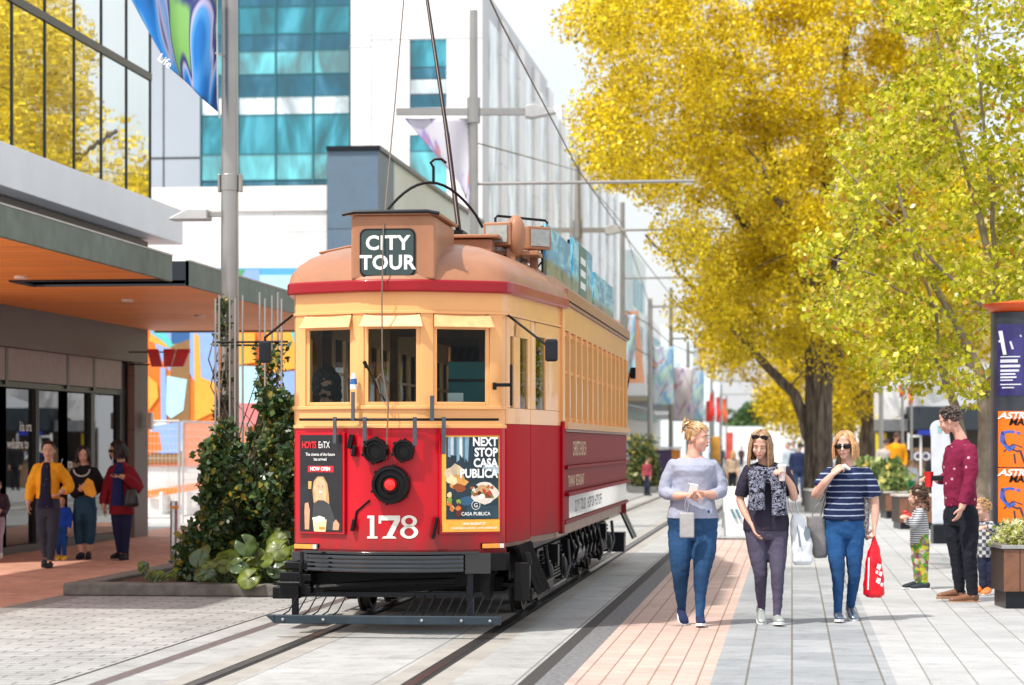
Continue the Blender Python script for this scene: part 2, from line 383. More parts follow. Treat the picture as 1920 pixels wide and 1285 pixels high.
# canopy
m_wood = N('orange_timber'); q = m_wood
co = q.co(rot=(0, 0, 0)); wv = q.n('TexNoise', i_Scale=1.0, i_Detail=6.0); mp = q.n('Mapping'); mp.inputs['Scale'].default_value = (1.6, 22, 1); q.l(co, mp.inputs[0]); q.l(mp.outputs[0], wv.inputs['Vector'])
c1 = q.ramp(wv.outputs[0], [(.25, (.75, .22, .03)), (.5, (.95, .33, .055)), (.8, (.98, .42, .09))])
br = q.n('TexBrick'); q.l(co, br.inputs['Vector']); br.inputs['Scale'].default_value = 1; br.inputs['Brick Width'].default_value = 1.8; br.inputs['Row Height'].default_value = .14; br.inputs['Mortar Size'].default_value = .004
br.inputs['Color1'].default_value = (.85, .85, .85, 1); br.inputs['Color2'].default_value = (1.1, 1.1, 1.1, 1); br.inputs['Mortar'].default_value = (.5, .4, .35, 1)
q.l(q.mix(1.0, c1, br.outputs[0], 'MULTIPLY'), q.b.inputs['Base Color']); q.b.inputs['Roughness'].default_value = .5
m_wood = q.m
m_copper = mat('green_copper', (.115, .165, .145), .5, .3, var=.22, vs=4, dirt=.2)
cx = -7.25 - XB
for (y0, y1, lab) in ((Y0, -12.2 + .0, ''), ):
    pass
YS0, YS1 = 27.75 - YC, 28.55 - YC                    # slot between the two canopies (world y)
CY0 = -19.5
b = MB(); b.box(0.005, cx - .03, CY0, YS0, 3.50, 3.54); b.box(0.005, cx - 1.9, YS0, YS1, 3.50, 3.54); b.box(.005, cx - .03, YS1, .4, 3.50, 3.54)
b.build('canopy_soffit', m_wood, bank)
b = MB(); b.box(cx - .03, cx + .02, CY0, YS0, 3.47, 3.78); b.box(cx - .03, cx + .02, YS1, .4, 3.47, 3.78)
b.box(0, cx - .03, .4, .45, 3.47, 3.78)
b.build('canopy_fascia', m_copper, bank, bevel=.006)
b = MB(); b.box(cx - 1.95, cx + .015, YS0 - .04, YS0, 3.475, 3.77); b.box(cx - 1.95, cx + .015, YS1, YS1 + .04, 3.475, 3.77); b.box(cx - 1.95, cx - 1.9, YS0, YS1, 3.475, 3.77)
b.build('canopy_slot', mat('slot_dark', (.012, .02, .03), .5), bank)
b = MB(); b.box(.005, cx - .04, CY0, YS0 - .05, 3.70, 3.74); b.box(.005, cx - .04, YS1 + .05, .38, 3.70, 3.74); b.build('canopy_roof', mat('canopy_top', (.25, .26, .26), .6), bank)
for y in (-16, -13, -8.5, -4.5): b = MB(); b.cyl((cx - 1.6, y, 3.47), (cx - 1.6, y, 3.505), .08, n=14); b.build('canopy_light', m_white, bank)
b = MB(); b.box(cx + .021, cx + .027, CY0, YS0, 3.765, 3.785); b.box(cx + .021, cx + .027, YS1, .4, 3.765, 3.785); b.build('drip_trim', m_steel, bank)
b = MB(); b.obox((-.0 + .12, -.35, 1.95), (.12, .14, .28)); b.build('wall_lamp', m_white, bank, bevel=.02)
# the bank's hanging W sign
g = MB(); o = W(316, 672, 39.2)
sg = thing('hanging_sign', 'red W logo sign hanging from brackets beyond the bank corner', 'sign', (o.x, o.y, o.z), AY)
def Wp(l): return [((x - 316) / 115, (672 - y) / 115) for x, y in l]
for pl_ in ([(277, 655), (297, 655), (305, 688), (285, 688)], [(307, 655), (330, 655), (321, 688), (308, 688)], [(333, 655), (357, 655), (344, 688), (323, 688)]):
    g.prism(Wp(pl_), 'y', -.06, .06)
g.build('letter', mat('sign_red', (.85, .008, .015), .35, coat=.3), sg, bevel=.005)
g = MB(); g.cyl((-.65, .02, .1), (.35, .02, .1), .012, n=8); g.cyl((-.65, .02, -.1), (-.3, .02, -.1), .012, n=8); g.build('bracket', m_black, sg)

# ------------------------------------------------------------ mural building (podium) beyond the side street
YP = 52.6
pod = thing('mural_building', 'low white building with colourful mural and blue grey corner pier', 'building', (-9, YP, 0))
def PX(px, py, d=53.1):                              # pixel on the podium front -> local x, z
    p = W(px, py, d); t = YP / p.y; p = Vector((p.x * t, YP, CH + (p.z - CH) * t)); return p.x + 9, p.z
def rectp(mb, l, y0, y1): mb.prism([PX(*p) for p in l], 'y', y0, y1); return mb
m_ww = bricks('white_wall', (.80, .80, .80), (.83, .83, .83), (.62, .62, .62), 2.4, 1.25, .012, offset=0, rot=(R(90), 0, 0), rough=.6, stain=.07)
xl, _ = PX(150, 500); xr, _ = PX(614, 500); xp, ztop = PX(711, 283)
_, zw = PX(300, 352)
b = MB(); b.box(xl - 6, xr, 0, 18, 0, zw); b.build('wall', m_ww, pod)
b = MB(); b.box(xl - 6, xr, -.05, -.003, zw - .55, zw - .0); b.build('parapet', mat('parapet_pink', (.80, .74, .71), .6, var=.03), pod)
b = MB(); b.box(xr + .003, xp, -.1, 2.0, 0, ztop); b.build('corner_pier', bricks('blue_grey_panels', (.115, .18, .25), (.125, .19, .265), (.07, .1, .14), 2.4, 2.1, .02, rot=(R(90), 0, 0), rough=.5, stain=.06), pod, bevel=.01)
b = MB(); b.box(xr, xp + .05, -.16, 2.05, ztop, ztop + .1); b.box(xp - .2, xp + .05, 2.05, 18, ztop, ztop + .1); b.build('coping', m_dark, pod)
b = MB(); b.box(xp - .2, xp - .02, 2.003, 18, 3.9, ztop); b.build('side_wall', mat('pale_green_panel', (.60, .66, .64), .5, var=.05, vs=.6), pod)
b = MB(); b.box(xp - .3, xp - .1, 2.003, 18, 0, 3.89); b.build('shop_wall', mat('dim_shop', (.2, .2, .22), .4), pod)
# mural: flat painted shapes, each a few mm proud
mur = {'o': (.80, .18, .015), 'y': (.85, .40, .05), 'b': (.27, .42, .80), 'l': (.45, .75, .85), 't': (.12, .58, .58), 'w': (.80, .82, .82), 'n': (.26, .14, .05), 'd': (.03, .12, .32), 'g': (.10, .35, .12), 'p': (.75, .22, .22), 's': (.10, .40, .75)}
polys = [('s', [(150, 503), (614, 503), (614, 516), (150, 516)]), ('l', [(150, 516), (614, 516), (614, 620), (150, 620)]), ('b', [(400, 506), (487, 506), (486, 548), (470, 560), (420, 560)]), ('g', [(405, 506), (460, 506), (452, 522), (430, 527), (412, 518)]),
 ('o', [(150, 615), (614, 615), (614, 875), (150, 875)]), ('b', [(280, 615), (332, 615), (365, 680), (322, 700), (300, 670)]), ('y', [(280, 640), (322, 655), (350, 615), (322, 615), (335, 660), (282, 625)]), ('t', [(283, 620), (305, 618), (338, 660), (318, 652)]),
 ('d', [(323, 615), (358, 615), (356, 640), (323, 645)]), ('n', [(322, 650), (357, 636), (357, 790), (318, 800)]), ('b', [(357, 615), (410, 615), (410, 730), (378, 740), (357, 700)]), ('y', [(365, 625), (374, 630), (378, 708), (408, 720), (408, 770), (366, 790)]),
 ('l', [(314, 705), (352, 712), (345, 770), (322, 785), (312, 776)]), ('b', [(302, 690), (312, 690), (314, 850), (304, 860)]), ('y', [(279, 705), (296, 720), (298, 745), (280, 770)]), ('w', [(283, 850), (345, 845), (345, 800), (300, 790), (283, 800)]),
 ('b', [(283, 800), (345, 790), (340, 850), (300, 850)]), ('o', [(283, 810), (300, 810), (305, 845), (283, 850)]), ('l', [(450, 686), (487, 688), (486, 756), (450, 756)]), ('p', [(450, 756), (494, 756), (500, 800), (450, 800)]), ('y', [(500, 620), (560, 620), (560, 690), (515, 700)]),
 ('b', [(510, 700), (560, 695), (560, 760), (500, 750)]), ('n', [(150, 852), (345, 852), (345, 868), (150, 868)]), ('y', [(448, 625), (480, 625), (480, 680), (448, 685)]), ('t', [(528, 570), (614, 560), (614, 640), (560, 660)])]
b = MB(); ml = []; kk = []
for i, (c, pl_) in enumerate(polys):
    if c not in kk: kk.append(c); ml.append(mat('mural_' + c, mur[c], .6, var=.05))
    b.mi = kk.index(c); rectp(b, pl_, -.012 - .004 * i, -.003)
b.build('mural', ml, pod)
m_fence = mat('fence_wire', (.62, .62, .62), .4, .5)
for k, (p0, p1) in enumerate((((275, 985), (340, 985)), ((343, 982), (405, 975)), ((408, 975), (470, 970)))):
    a = G(*p0); c = G(*p1); ang = math.atan2(c.y - a.y, c.x - a.x); L = (c - a).length
    t = thing('site_fence', 'temporary wire mesh fence panel, ' + ('nearest the brown pier corner', 'middle panel behind the steel bollard', 'panel behind the climbing plant')[k], 'fence', a, ang, 'temporary fence panels by the mural')
    b = MB()
    for x in (0, L - .04): b.tube([(x, 0, 0), (x, 0, 2.0)], .022, 8)
    for z in (.15, 2.0): b.tube([(0, 0, z), (L - .04, 0, z)], .022, 8)
    b.build('frame', m_fence, t)
    b = MB(); n = int(L / .07)
    for i in range(1, n): b.tube([(i * L / n, 0, .15), (i * L / n, 0, 2)], .004, 4)
    for i in range(1, 13): b.tube([(0, 0, .15 + i * .142), (L - .04, 0, .15 + i * .142)], .004, 4)
    b.build('mesh_infill', m_fence, t)
c = G(375, 960)
t = thing('shipping_container', 'olive green container standing behind the wire fence', 'container', (c.x, c.y + 2, 0), 0)
s_ = 1 / F * 52
b = MB(); b.box(-.3, .95, 0, 2, .15, 2.2)
for k in range(8): b.box(-.28 + k * .15, -.2 + k * .15, -.03, -.001, .2, 2.15)
b.build('body', mat('olive', (.13, .17, .07), .6), t)
for k, (px, py, rz, ry) in enumerate(((300, 955, .1, .25), (330, 965, -.2, -.15))):
    c = G(px, py); t = thing('barrier_rail', ('orange site barrier leaning left by the fence', 'orange site barrier leaning right by the fence')[k], 'barrier', c, rz, 'orange barriers by the fence')
    b = MB(); b.obox((0, 0, .55), (1.5, .05, .16), (0, ry, 0)); b.build('plank', mat('barrier_orange', (.85, .2, .02), .5), t, bevel=.01)
    b = MB(); b.obox((-.3, 0, .25), (.06, .3, .5)); b.obox((.3, 0, .25), (.06, .3, .5)); b.build('foot', m_white, t)

# ------------------------------------------------------------ office tower
YT = 75.0
tow = thing('office_tower', 'tall white office block with teal glass curtain wall', 'building', (-9.6, YT, 0))
def TX(px, py):
    u = (px - CX) / F; dx, dy = -SA + CA * u, CA + SA * u; t = YT / dy
    return dx * t + 9.6, CH + (HY - py) / F * t
def zof(py, px=700): return TX(px, py)[1]
TH = 15.9
x0 = TX(282, 0)[0]; x1 = TX(378, 0)[0]; x2 = TX(657, 0)[0]; x3 = TX(769, 0)[0]; x4 = TX(838, 0)[0]; x5 = 0
m_tw = bricks('tower_white', (.76, .77, .79), (.80, .81, .83), (.50, .52, .55), 2.9, 3.6, .02, offset=0, rot=(R(90), 0, 0), rough=.4, stain=.04, bumpd=.02)
m_tg = mat('tower_grey', (.36, .40, .46), .4, var=.05, vs=.4)
b = MB(); b.box(x0 - 8, 0, .05, 20, 0, TH); b.box(x2 + .0, x3, -.1, .049, 0, TH); b.box(x4, 0, -.1, .049, 0, TH)
zs = [zof(y) for y in (820, 700, 585, 440, 350, 205)]
b.box(x3, x4, -.1, .049, zof(77), TH); b.box(x3, x4, -.1, .049, zof(255), zof(205)); b.box(x3, x4, -.1, .049, 0, zof(380))
b.build('wall', m_tw, tow)
b = MB(); b.box(x0 - 8, x1 - .02, -.14, .048, zof(352), TH); b.build('grey_panel', m_tg, tow)
b = MB()
for px in (309,): x = TX(px, 0)[0]; b.box(x - .02, x + .02, -.155, -.141, zof(352), TH)
b.box(x0 - 8, x1 - .03, -.155, -.141, zof(294), zof(291)); b.build('panel_joint', m_tg if 0 else m_mull, tow)
b = MB()
for px in (697,): x = TX(px, 0)[0]; b.box(x - .015, x + .015, -.108, -.101, 0, TH)
for py in (88, 75): b.box(x2 if py == 88 else TX(697, 0)[0], TX(697, 0)[0] if py == 88 else 0, -.108, -.101, zof(py + 2), zof(py))
b.build('wall_joint', mat('joint_grey', (.4, .42, .45), .6), tow)
m_t1 = mirror_glass('teal_glass', (.0, .13, .18), .16, (.3, .8, .9), .2)
m_t2 = mirror_glass('deep_teal_glass', (.0, .055, .10), .15, (.25, .7, .9), .3)
m_t3 = mirror_glass('spandrel_glass', (.02, .26, .31), .2, (.7, 1, 1), .1)
cols = [378, 447, 518, 588, 657]
rows = [(-40, 8, 1), (10, 60, 2), (62, 92, 0), (94, 136, 3), (138, 178, 1), (180, 212, 4), (214, 286, 2), (288, 335, 3), (338, 348, 1)]
for (ya, yb, k) in rows:
    for i in range(4):
        if yb < 214 and i == 0 and False: continue
        xa, xb = TX(cols[i], 0)[0] + .03, TX(cols[i + 1], 0)[0] - .03
        b = MB(); b.box(xa, xb, -.06, .04, zof(yb), zof(ya))
        m = [m_t2, m_t2, m_t1, m_t3, mirror_glass('pale_glass', (.55, .65, .72), .4, (.9, 1, 1), .1)][k]
        b.build('window', m, tow)
for (ya, yb, k) in ((77, 128, 2), (130, 150, 0), (152, 178, 4), (180, 205, 1), (255, 285, 2), (287, 380, 3)):
    b = MB(); b.box(x3 + .02, x4 - .02, -.06, .04, zof(yb), zof(ya)); b.build('window', [m_t2, m_t2, m_t1, m_t3, MC['pale_glass']][k], tow)
b = MB()
for px in cols: x = TX(px, 0)[0]; b.box(x - .03, x + .03, -.1, .045, zof(350), TH)
for (ya, yb, k) in rows: b.box(x1, x2, -.09, .045, zof(yb + 2), zof(yb))
b.build('mullion', mat('teal_mullion', (.02, .13, .16), .4, .3), tow)
m_vt = mirror_glass('white_vertical_glass', (.66, .74, .75), .25, (.95, 1, 1), .0)
for k in range(11):                                  # street flank: white fins and pale glass bays
    y0 = 1.5 + k * 5.2
    b = MB(); b.box(-.2, .02, y0, y0 + 2.6, 3.6, TH - .8); b.build('bay_window', m_vt, tow)
    b = MB(); b.box(-.2, .10, y0 + 2.62, y0 + 4.4, 3.5, TH - .3); b.build('fin', m_tw, tow)
b = MB(); b.box(-.6, -.2, 20, 60, 0, TH - .6); b.build('rear_wing', m_tw, tow)
b = MB(); b.box(-.59, .6, 0.5, 60, 3.1, 3.5); b.build('veranda', m_tw, tow)
# far buildings on the left side of the street
lfar = [(136, 148, 12.5, (.62, .72, .72), 'pale green glass building with a veranda far down the left'), (149, 165, 9.5, (.75, .75, .76), 'white shop building past the pale green glass one')]
for k, (ya, yb, h, c, lab) in enumerate(lfar):
    t = thing('street_building', lab, 'building', (-8.9, ya, 0))
    b = MB(); b.box(-8, 0, 0, yb - ya, 0, h); b.build('wall', mat('far_wall' + 'ab'[k], c, .5, var=.1, vs=.5), t)
    for z in np.arange(4.2, h - 1.4, 2.6):
        for y in np.arange(.6, yb - ya - 2, 3.2): b = MB(); b.box(-.05, .03, y, y + 2.3, z, z + 1.7); b.build('window', m_t1, t)
    b = MB(); b.box(0.002, 3, 0, yb - ya, 3.2, 3.5); b.build('veranda', m_white, t)
# orange shop hoarding and shops under the tower (px 1175-1260)
t = thing('shop_arcade', 'row of shops with orange gable and yellow lit window under verandas', 'shop', (-6.6, 88, 0))
b = MB(); b.prism([(0, 3.6), (9, 3.6), (6, 6.4), (0, 5.6)], 'x', -.6, -.1); b.prism([(12, 3.6), (24, 3.6), (18, 7.4), (12, 6.4)], 'x', -.6, -.1); b.build('gable', mat('gable_orange', (.82, .33, .14), .6), t)
b = MB(); b.box(-.5, 1.4, -1, 40, 3.3, 3.75); b.build('veranda', m_white, t, bevel=.02)
b = MB(); b.box(-.9, -.6, 0, 40, 0, 3.3); b.build('shopfront', mat('shop_dark', (.10, .11, .13), .3), t)
b = MB(); b.box(-.59, -.5, 4, 8, .8, 2.6); b.build('yellow_window', emis('yellow_shop', (.9, .6, .03), .5), t)
b = MB(); b.box(-.59, -.5, 0, 40, 2.7, 3.1); b.build('fascia', mat('teal_fascia', (.02, .2, .22), .4), t)
b = MB(); b.box(-.59, -.45, 14, 15, 0, 3.1); b.build('orange_pier', mat('pier_orange', (.8, .3, .05), .4), t)
# far closing buildings at the end of the street
for k, (px0, px1, py, d, c) in enumerate(((1290, 1350, 690, 200, (.66, .74, .78)), (1350, 1455, 800, 230, (.70, .72, .74)), (1440, 1700, 790, 210, (.76, .76, .75)), (1200, 1300, 610, 185, (.62, .70, .72)))):
    a = W(px0, 833, d); c2 = W(px1, 833, d); h = CH + (HY - py) / F * d
    t = thing('distant_building', ('pale blue office far at the end of the street', 'low grey building closing the street', 'low cream building behind the big tree trunk', 'greenish glass block beyond the shops')[k], 'building', (a.x, a.y, 0))
    L = c2.x - a.x
    b = MB(); b.box(0, L, 0, 6, 0, h); b.build('wall', mat('dist%s' % 'abcd'[k], c, .6, var=.08, vs=.2), t)
    for z in np.arange(3.5, h - 1.5, 3):
        b = MB(); b.box(.4, L - .4, -.05, -.005, z, z + 1.3); b.build('window_band', MC['pale_glass'], t)
# ------------------------------------------------------------ the tram (local: x across, y back from its nose, z up)
TX0, TY0 = -3.24, 19.46
tram = thing('tram', 'vintage red and cream city tour tram with brown roof and destination box', 'tram', (TX0, TY0, 0))
def paint(name, c, coat=.3, rough=.36, bumpd=.0, var=.06):
    q = N(name); b = q.b; b.inputs['Roughness'].default_value = rough; b.inputs['Coat Weight'].default_value = coat; b.inputs['Coat Roughness'].default_value = .05; b.inputs['Specular IOR Level'].default_value = .28 if coat else .08
    co = q.co(); n = q.n('TexNoise', i_Scale=2.0, i_Detail=8.0, i_Roughness=.7); q.l(co, n.inputs['Vector'])
    cc = q.ramp(n.outputs[0], [(.3, tuple(x * (1 - var) for x in c)), (.7, tuple(x * (1 + var) for x in c))])
    n3 = q.n('TexNoise', i_Scale=9.0, i_Detail=10.0, i_Roughness=.8); q.l(co, n3.inputs['Vector'])
    f = q.ramp(n3.outputs[0], [(.60, (0, 0, 0)), (.75, (.35, .35, .35))]); cc = q.mix(f, cc, tuple(x * .55 + .01 for x in c))
    gz = q.n('SeparateXYZ'); q.l(co, gz.inputs[0]); ns = q.n('TexNoise', i_Scale=6.0, i_Detail=8.0, i_Roughness=.7); q.l(q.co(scale=(1, 1, .25)), ns.inputs['Vector'])
    ad = q.n('Math', operation='MULTIPLY_ADD'); q.l(ns.outputs[0], ad.inputs[0]); ad.inputs[1].default_value = -1.1; q.l(gz.outputs[2], ad.inputs[2])
    gr = q.ramp(ad.outputs[0], [(.10, (.5, .5, .5)), (.42, (0, 0, 0))]); cc = q.mix(gr, cc, (.06, .045, .035))
    q.l(cc, b.inputs['Base Color'])
    n2 = q.n('TexNoise', i_Scale=3.5, i_Detail=2.0); q.l(q.co(scale=(1, 1, .45)), n2.inputs['Vector'])
    bp = q.n('Bump', i_Strength=.22, i_Distance=.02); q.l(n2.outputs[0], bp.inputs['Height']); q.l(bp.outputs[0], b.inputs['Coat Normal'])
    MC[name] = q.m; return q.m
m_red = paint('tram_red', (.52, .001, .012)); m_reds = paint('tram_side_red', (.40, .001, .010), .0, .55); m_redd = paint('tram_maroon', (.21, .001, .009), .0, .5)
m_crm = paint('tram_cream', (.84, .415, .15), .5, .35, var=.05); m_roof = paint('tram_roof_brown', (.36, .165, .09), .12, .45, var=.16)
m_brn = mat('tram_brown_trim', (.22, .09, .06), .4, coat=.4)
m_wood2 = mat('varnished_wood', (.20, .085, .035), .4, var=.3, vs=9)
m_tglass = glass('tram_glass', (.85, .92, .92), .0, 0, .96, 1.16)
SL, SE, TL = 2.6, 11.2, 13.8
half = [(0, 0), (.1, 0), (.2, .004), (.27, .02), (.34, .055), (.5, .135), (.68, .225), (.82, .30), (.865, .335), (.885, .39), (.9, .45), (.96, .9), (1.02, 1.5), (1.09, 2.1), (1.13, 2.5), (1.15, SL)]
full = [(-x, y) for x, y in half[::-1]] + half[1:]
def loop_pts():                                       # closed plan outline, counter-clockwise from the rear right
    f = full; r = [(x, TL - y) for x, y in full[::-1]]
    return f + r
def arclen(pl):
    a = [0]
    for i in range(1, len(pl)): a.append(a[-1] + math.dist(pl[i - 1], pl[i]))
    return a
HA = arclen(half)
def P(s, off=0):                                      # arclength from the nose (signed) -> plan point, pushed out by off
    sg = 1 if s >= 0 else -1; t = abs(s)
    if t >= HA[-1]: x, y = half[-1][0], half[-1][1] + t - HA[-1]; nx, ny = 1, 0
    else:
        i = max(k for k in range(len(HA)) if HA[k] <= t + 1e-9); i = min(i, len(half) - 2)
        q = (t - HA[i]) / (HA[i + 1] - HA[i]); x = half[i][0] + q * (half[i + 1][0] - half[i][0]); y = half[i][1] + q * (half[i + 1][1] - half[i][1])
        def nn(i):
            i = max(0, min(i, len(half) - 2)); dx = half[i + 1][0] - half[i][0]; dy = half[i + 1][1] - half[i][1]; L = math.hypot(dx, dy); return Vector((dy / L, -dx / L))
        if q < .5: n = nn(i - 1).lerp(nn(i), .5 + q)
        else: n = nn(i).lerp(nn(i + 1), q - .5)
        if i == 0 and q < .5: n = nn(0)
        n.normalize(); nx, ny = n
    return Vector((sg * (x + nx * off), y + ny * off))
def slab(mb, s0, s1, z0, z1, o0=-.03, o1=0, ztaper=None):
    """curved slab following the body between arclengths and heights"""
    st = [s0, s1] + [sg * h for h in HA for sg in (1, -1) if s0 < sg * h < s1] + ([0] if s0 < 0 < s1 else [])
    st = sorted(set(round(x, 5) for x in st))
    fin = []
    for a, c in zip(st, st[1:]):
        k = max(1, int((c - a) / .25)); fin += [a + (c - a) * j / k for j in range(k)]
    fin.append(st[-1]); vs = []
    for s in fin:
        a = P(s, o0); c = P(s, o1)
        vs += [(a.x, a.y, z0), (c.x, c.y, z0), (c.x, c.y, z1), (a.x, a.y, z1)]
    fs = []
    for i in range(len(fin) - 1):
        for k in range(4): fs.append((i * 4 + k, i * 4 + (k + 1) % 4, i * 4 + 4 + (k + 1) % 4, i * 4 + 4 + k))
    n = len(fin) - 1; fs += [(0, 1, 2, 3), (n * 4 + 3, n * 4 + 2, n * 4 + 1, n * 4)]
    return mb.add(vs, fs)
S0 = HA[9]                                            # corner of the front panel
SC = HA[-1]                                           # saloon corner
SEND = SC + SE - SL
def sl(name, m, args, parent=tram, bevel=.004, smooth=25): 
    b = MB()
    for a in args: slab(b, *a)
    return b.build(name, m, parent, smooth=smooth, bevel=bevel)
ZB = 1.725
# nose: red apron, cream waist, posts, header
sl('front_apron', m_red, [(-S0, S0, .66, ZB - .03)])
sl('front_apron_edge', m_redd, [(-S0, S0, .655, .70, .0, .012)])
sl('cream_waist', m_crm, [(-S0, S0, ZB - .028, 1.86)])
sl('waist_bead', m_crm, [(-S0, S0, ZB - .035, ZB - .005, .0, .014), (-S0, S0, 1.845, 1.875, .0, .02)])
posts = [(-.34, -.235), (.235, .34), (.845, S0), (-S0, -.845)]
sl('window_post', m_crm, [(-.345, -.235, 1.86, 2.63)]); sl('window_post', m_crm, [(.235, .345, 1.86, 2.63)])
sl('corner_post', m_crm, [(.835, S0 + .01, 1.86, 2.63)]); sl('corner_post', m_crm, [(-S0 - .01, -.835, 1.86, 2.63)])
sl('front_header', m_crm, [(-SC, SC, 2.63, 2.82, -.04, 0)])
sl('header_bead', m_crm, [(-SC, SC, 2.625, 2.65, 0.0, .012)])
for s0, s1 in ((-.835, -.345), (-.235, .235), (.345, .835)):
    sl('window_frame', m_crm, [(s0, s0 + .035, 1.875, 2.60, -.03, -.012), (s1 - .035, s1, 1.875, 2.60, -.03, -.012), (s0 + .035, s1 - .035, 1.875, 1.905, -.03, -.012), (s0 + .035, s1 - .035, 2.5, 2.63, -.03, -.012)])
    sl('window_glass', m_tglass, [(s0 + .03, s1 - .03, 1.9, 2.505, -.026, -.020)], bevel=0)
    b = MB(); pts = []
    a0, a1 = P(s0 + .005, .004), P(s1 - .005, .004); c0, c1 = P(s0 - .012, .065), P(s1 + .012, .065)
    sag = lambda t: .018 * math.sin(math.pi * t)
    b.grid(lambda u, v: Vector((*(a0.lerp(a1, u)).lerp(c0.lerp(c1, u), v), 2.615 - .10 * v + sag(u) * (v - 1) * .5)), 9, 4)
    b.build('awning', mat('awning_cream', (.80, .43, .19), .45, var=.15, vs=14), tram, sol=.012)
# vestibule sides: door panels, posts, narrow windows
for sg in (1, -1):
    def A(*l): return [((a, c, z0, z1, *r) if sg > 0 else (-c, -a, z0, z1, *r)) for (a, c, z0, z1, *r) in l]
    D0 = S0 + .9
    sl('door_panel', m_reds, A((S0 + .012, D0, .74, ZB)))
    sl('side_apron', m_reds, A((D0 + .02, SC, .76, ZB)))
    sl('side_waist', m_crm, A((S0 + .012, D0, ZB + .002, 1.86), (D0 + .02, SC, ZB + .002, 1.86)))
    sl('side_frame', m_crm, A((S0 + .012, S0 + .14, 1.862, 2.62), (S0 + .26, S0 + .48, 1.862, 2.62), (S0 + .80, D0, 1.862, 2.62), (D0 + .02, D0 + .22, 1.862, 2.62), (D0 + .62, SC, 1.862, 2.62), (S0 + .14, S0 + .8, 2.46, 2.62), (D0 + .22, D0 + .62, 2.5, 2.62)))
    sl('side_window', m_tglass, A((S0 + .14, S0 + .26, 1.862, 2.46, -.022, -.014), (S0 + .48, S0 + .80, 1.862, 2.46, -.022, -.014), (D0 + .22, D0 + .62, 1.862, 2.5, -.022, -.014)), bevel=0)
    sl('door_gap', m_dark, A((D0 + .002, D0 + .018, .76, 2.62, -.03, -.012)))
    sl('corner_pillar', m_crm, A((SC - .06, SC + .03, 1.77, 2.93, -.02, .022)))
    sl('corner_pillar_foot', m_reds, A((SC - .06, SC + .03, .74, 1.765, -.02, .02)))
    # saloon side
    y0 = SC + .03; y1 = SEND - .03
    sl('belt_rail', m_crm, A((y0, y1, 1.70, 1.765, -.02, .05)))
    sl('belt_moulding', m_brn, A((y0, y1, 1.675, 1.699, -.02, .03)))
    sl('side_panel_upper', m_redd, A((y0, y1, 1.36, 1.674, -.03, 0)))
    sl('side_ledge', m_redd, A((y0, y1, 1.33, 1.359, -.03, .05), (y0, y1, 1.08, 1.115, -.03, .06)))
    sl('side_panel_lower', m_redd, A((y0, y1, 1.116, 1.329, -.03, .0)))
    sl('skirt_panel', mat('skirt_white', (.72, .73, .76), .25, coat=.8, var=.05), A((y0 + .55, y1 - .1, .86, 1.079, -.02, .01)))
    sl('skirt_panel_end', m_redd, A((y0, y0 + .545, .84, 1.079, -.02, .008)))
    sl('skirt_rail', m_redd, A((y0, y1, .82, .857, -.03, .03)))
    sl('side_header', m_crm, A((y0, y1, 2.62, 2.86, -.03, 0)))
    sl('gutter', m_brn, A((y0, y1, 2.862, 2.885, -.03, .035)))
    nb = 13; stp = (y1 - y0) / nb
    for k in range(nb + 1):
        s = y0 + k * stp; e = .05 if k in (0, nb) else .055
        sl('window_pillar', m_crm, A((max(y0, s - e), min(y1, s + e), 1.766, 2.618, -.05, .012)), bevel=.006)
        if k < nb:
            sl('pane', m_tglass, A((s + .055, s + stp - .055, 1.766, 2.618, -.04, -.034)), bevel=0)
            sl('sash', m_crm, A((s + .055, s + stp - .055, 1.767, 1.81, -.045, -.02), (s + .055, s + stp - .055, 2.22, 2.25, -.045, -.02), (s + .055, s + stp - .055, 2.57, 2.617, -.045, -.02)))
# gilt lettering on the saloon side (right flank)
m_gilt = mat('gilt', (.62, .45, .25), .35, .3)
def side_text(s_, size, y, z, m, name, off=.006):
    text_mb(s_, size, plane_m((1.15 + off, y, z), (0, 1, 0)), .002, align='LEFT').build(name, m, tram, fix=False)
side_text('CHRISTCHURCH', .2, 3.6, 1.45, m_gilt, 'side_lettering')
side_text('TRAMWAY  RESTAURANT', .15, 3.1, 1.16, m_gilt, 'side_lettering')
side_text('C I T Y   T O U R   .  H O P  O N   H O P  O F F', .16, 3.8, .91, mat('navy_print', (.03, .04, .1), .4), 'skirt_lettering', .013)
# rear wall and rear end
b = MB(); b.box(-1.1, 1.1, SE, SE + .04, .8, 1.8); b.box(-1.1, -.5, SE, SE + .04, 1.8, 2.8); b.box(.5, 1.1, SE, SE + .04, 1.8, 2.8); b.build('rear_bulkhead', m_wood2, tram)
lp = [(x, TL - y) for x, y in full]
b = MB(); b.prism(lp + [(.0, SE)], 'z', .68, 1.8); b.build('rear_apron', m_red, tram)
b = MB(); b.prism(lp, 'z', 2.62, 2.86); b.build('rear_header', m_crm, tram)
b = MB()
for x, y in lp[::3]: b.box(x * .97 - .05, x * .97 + .05, y - .06, y + .02, 1.8, 2.62)
b.build('rear_posts', m_crm, tram)
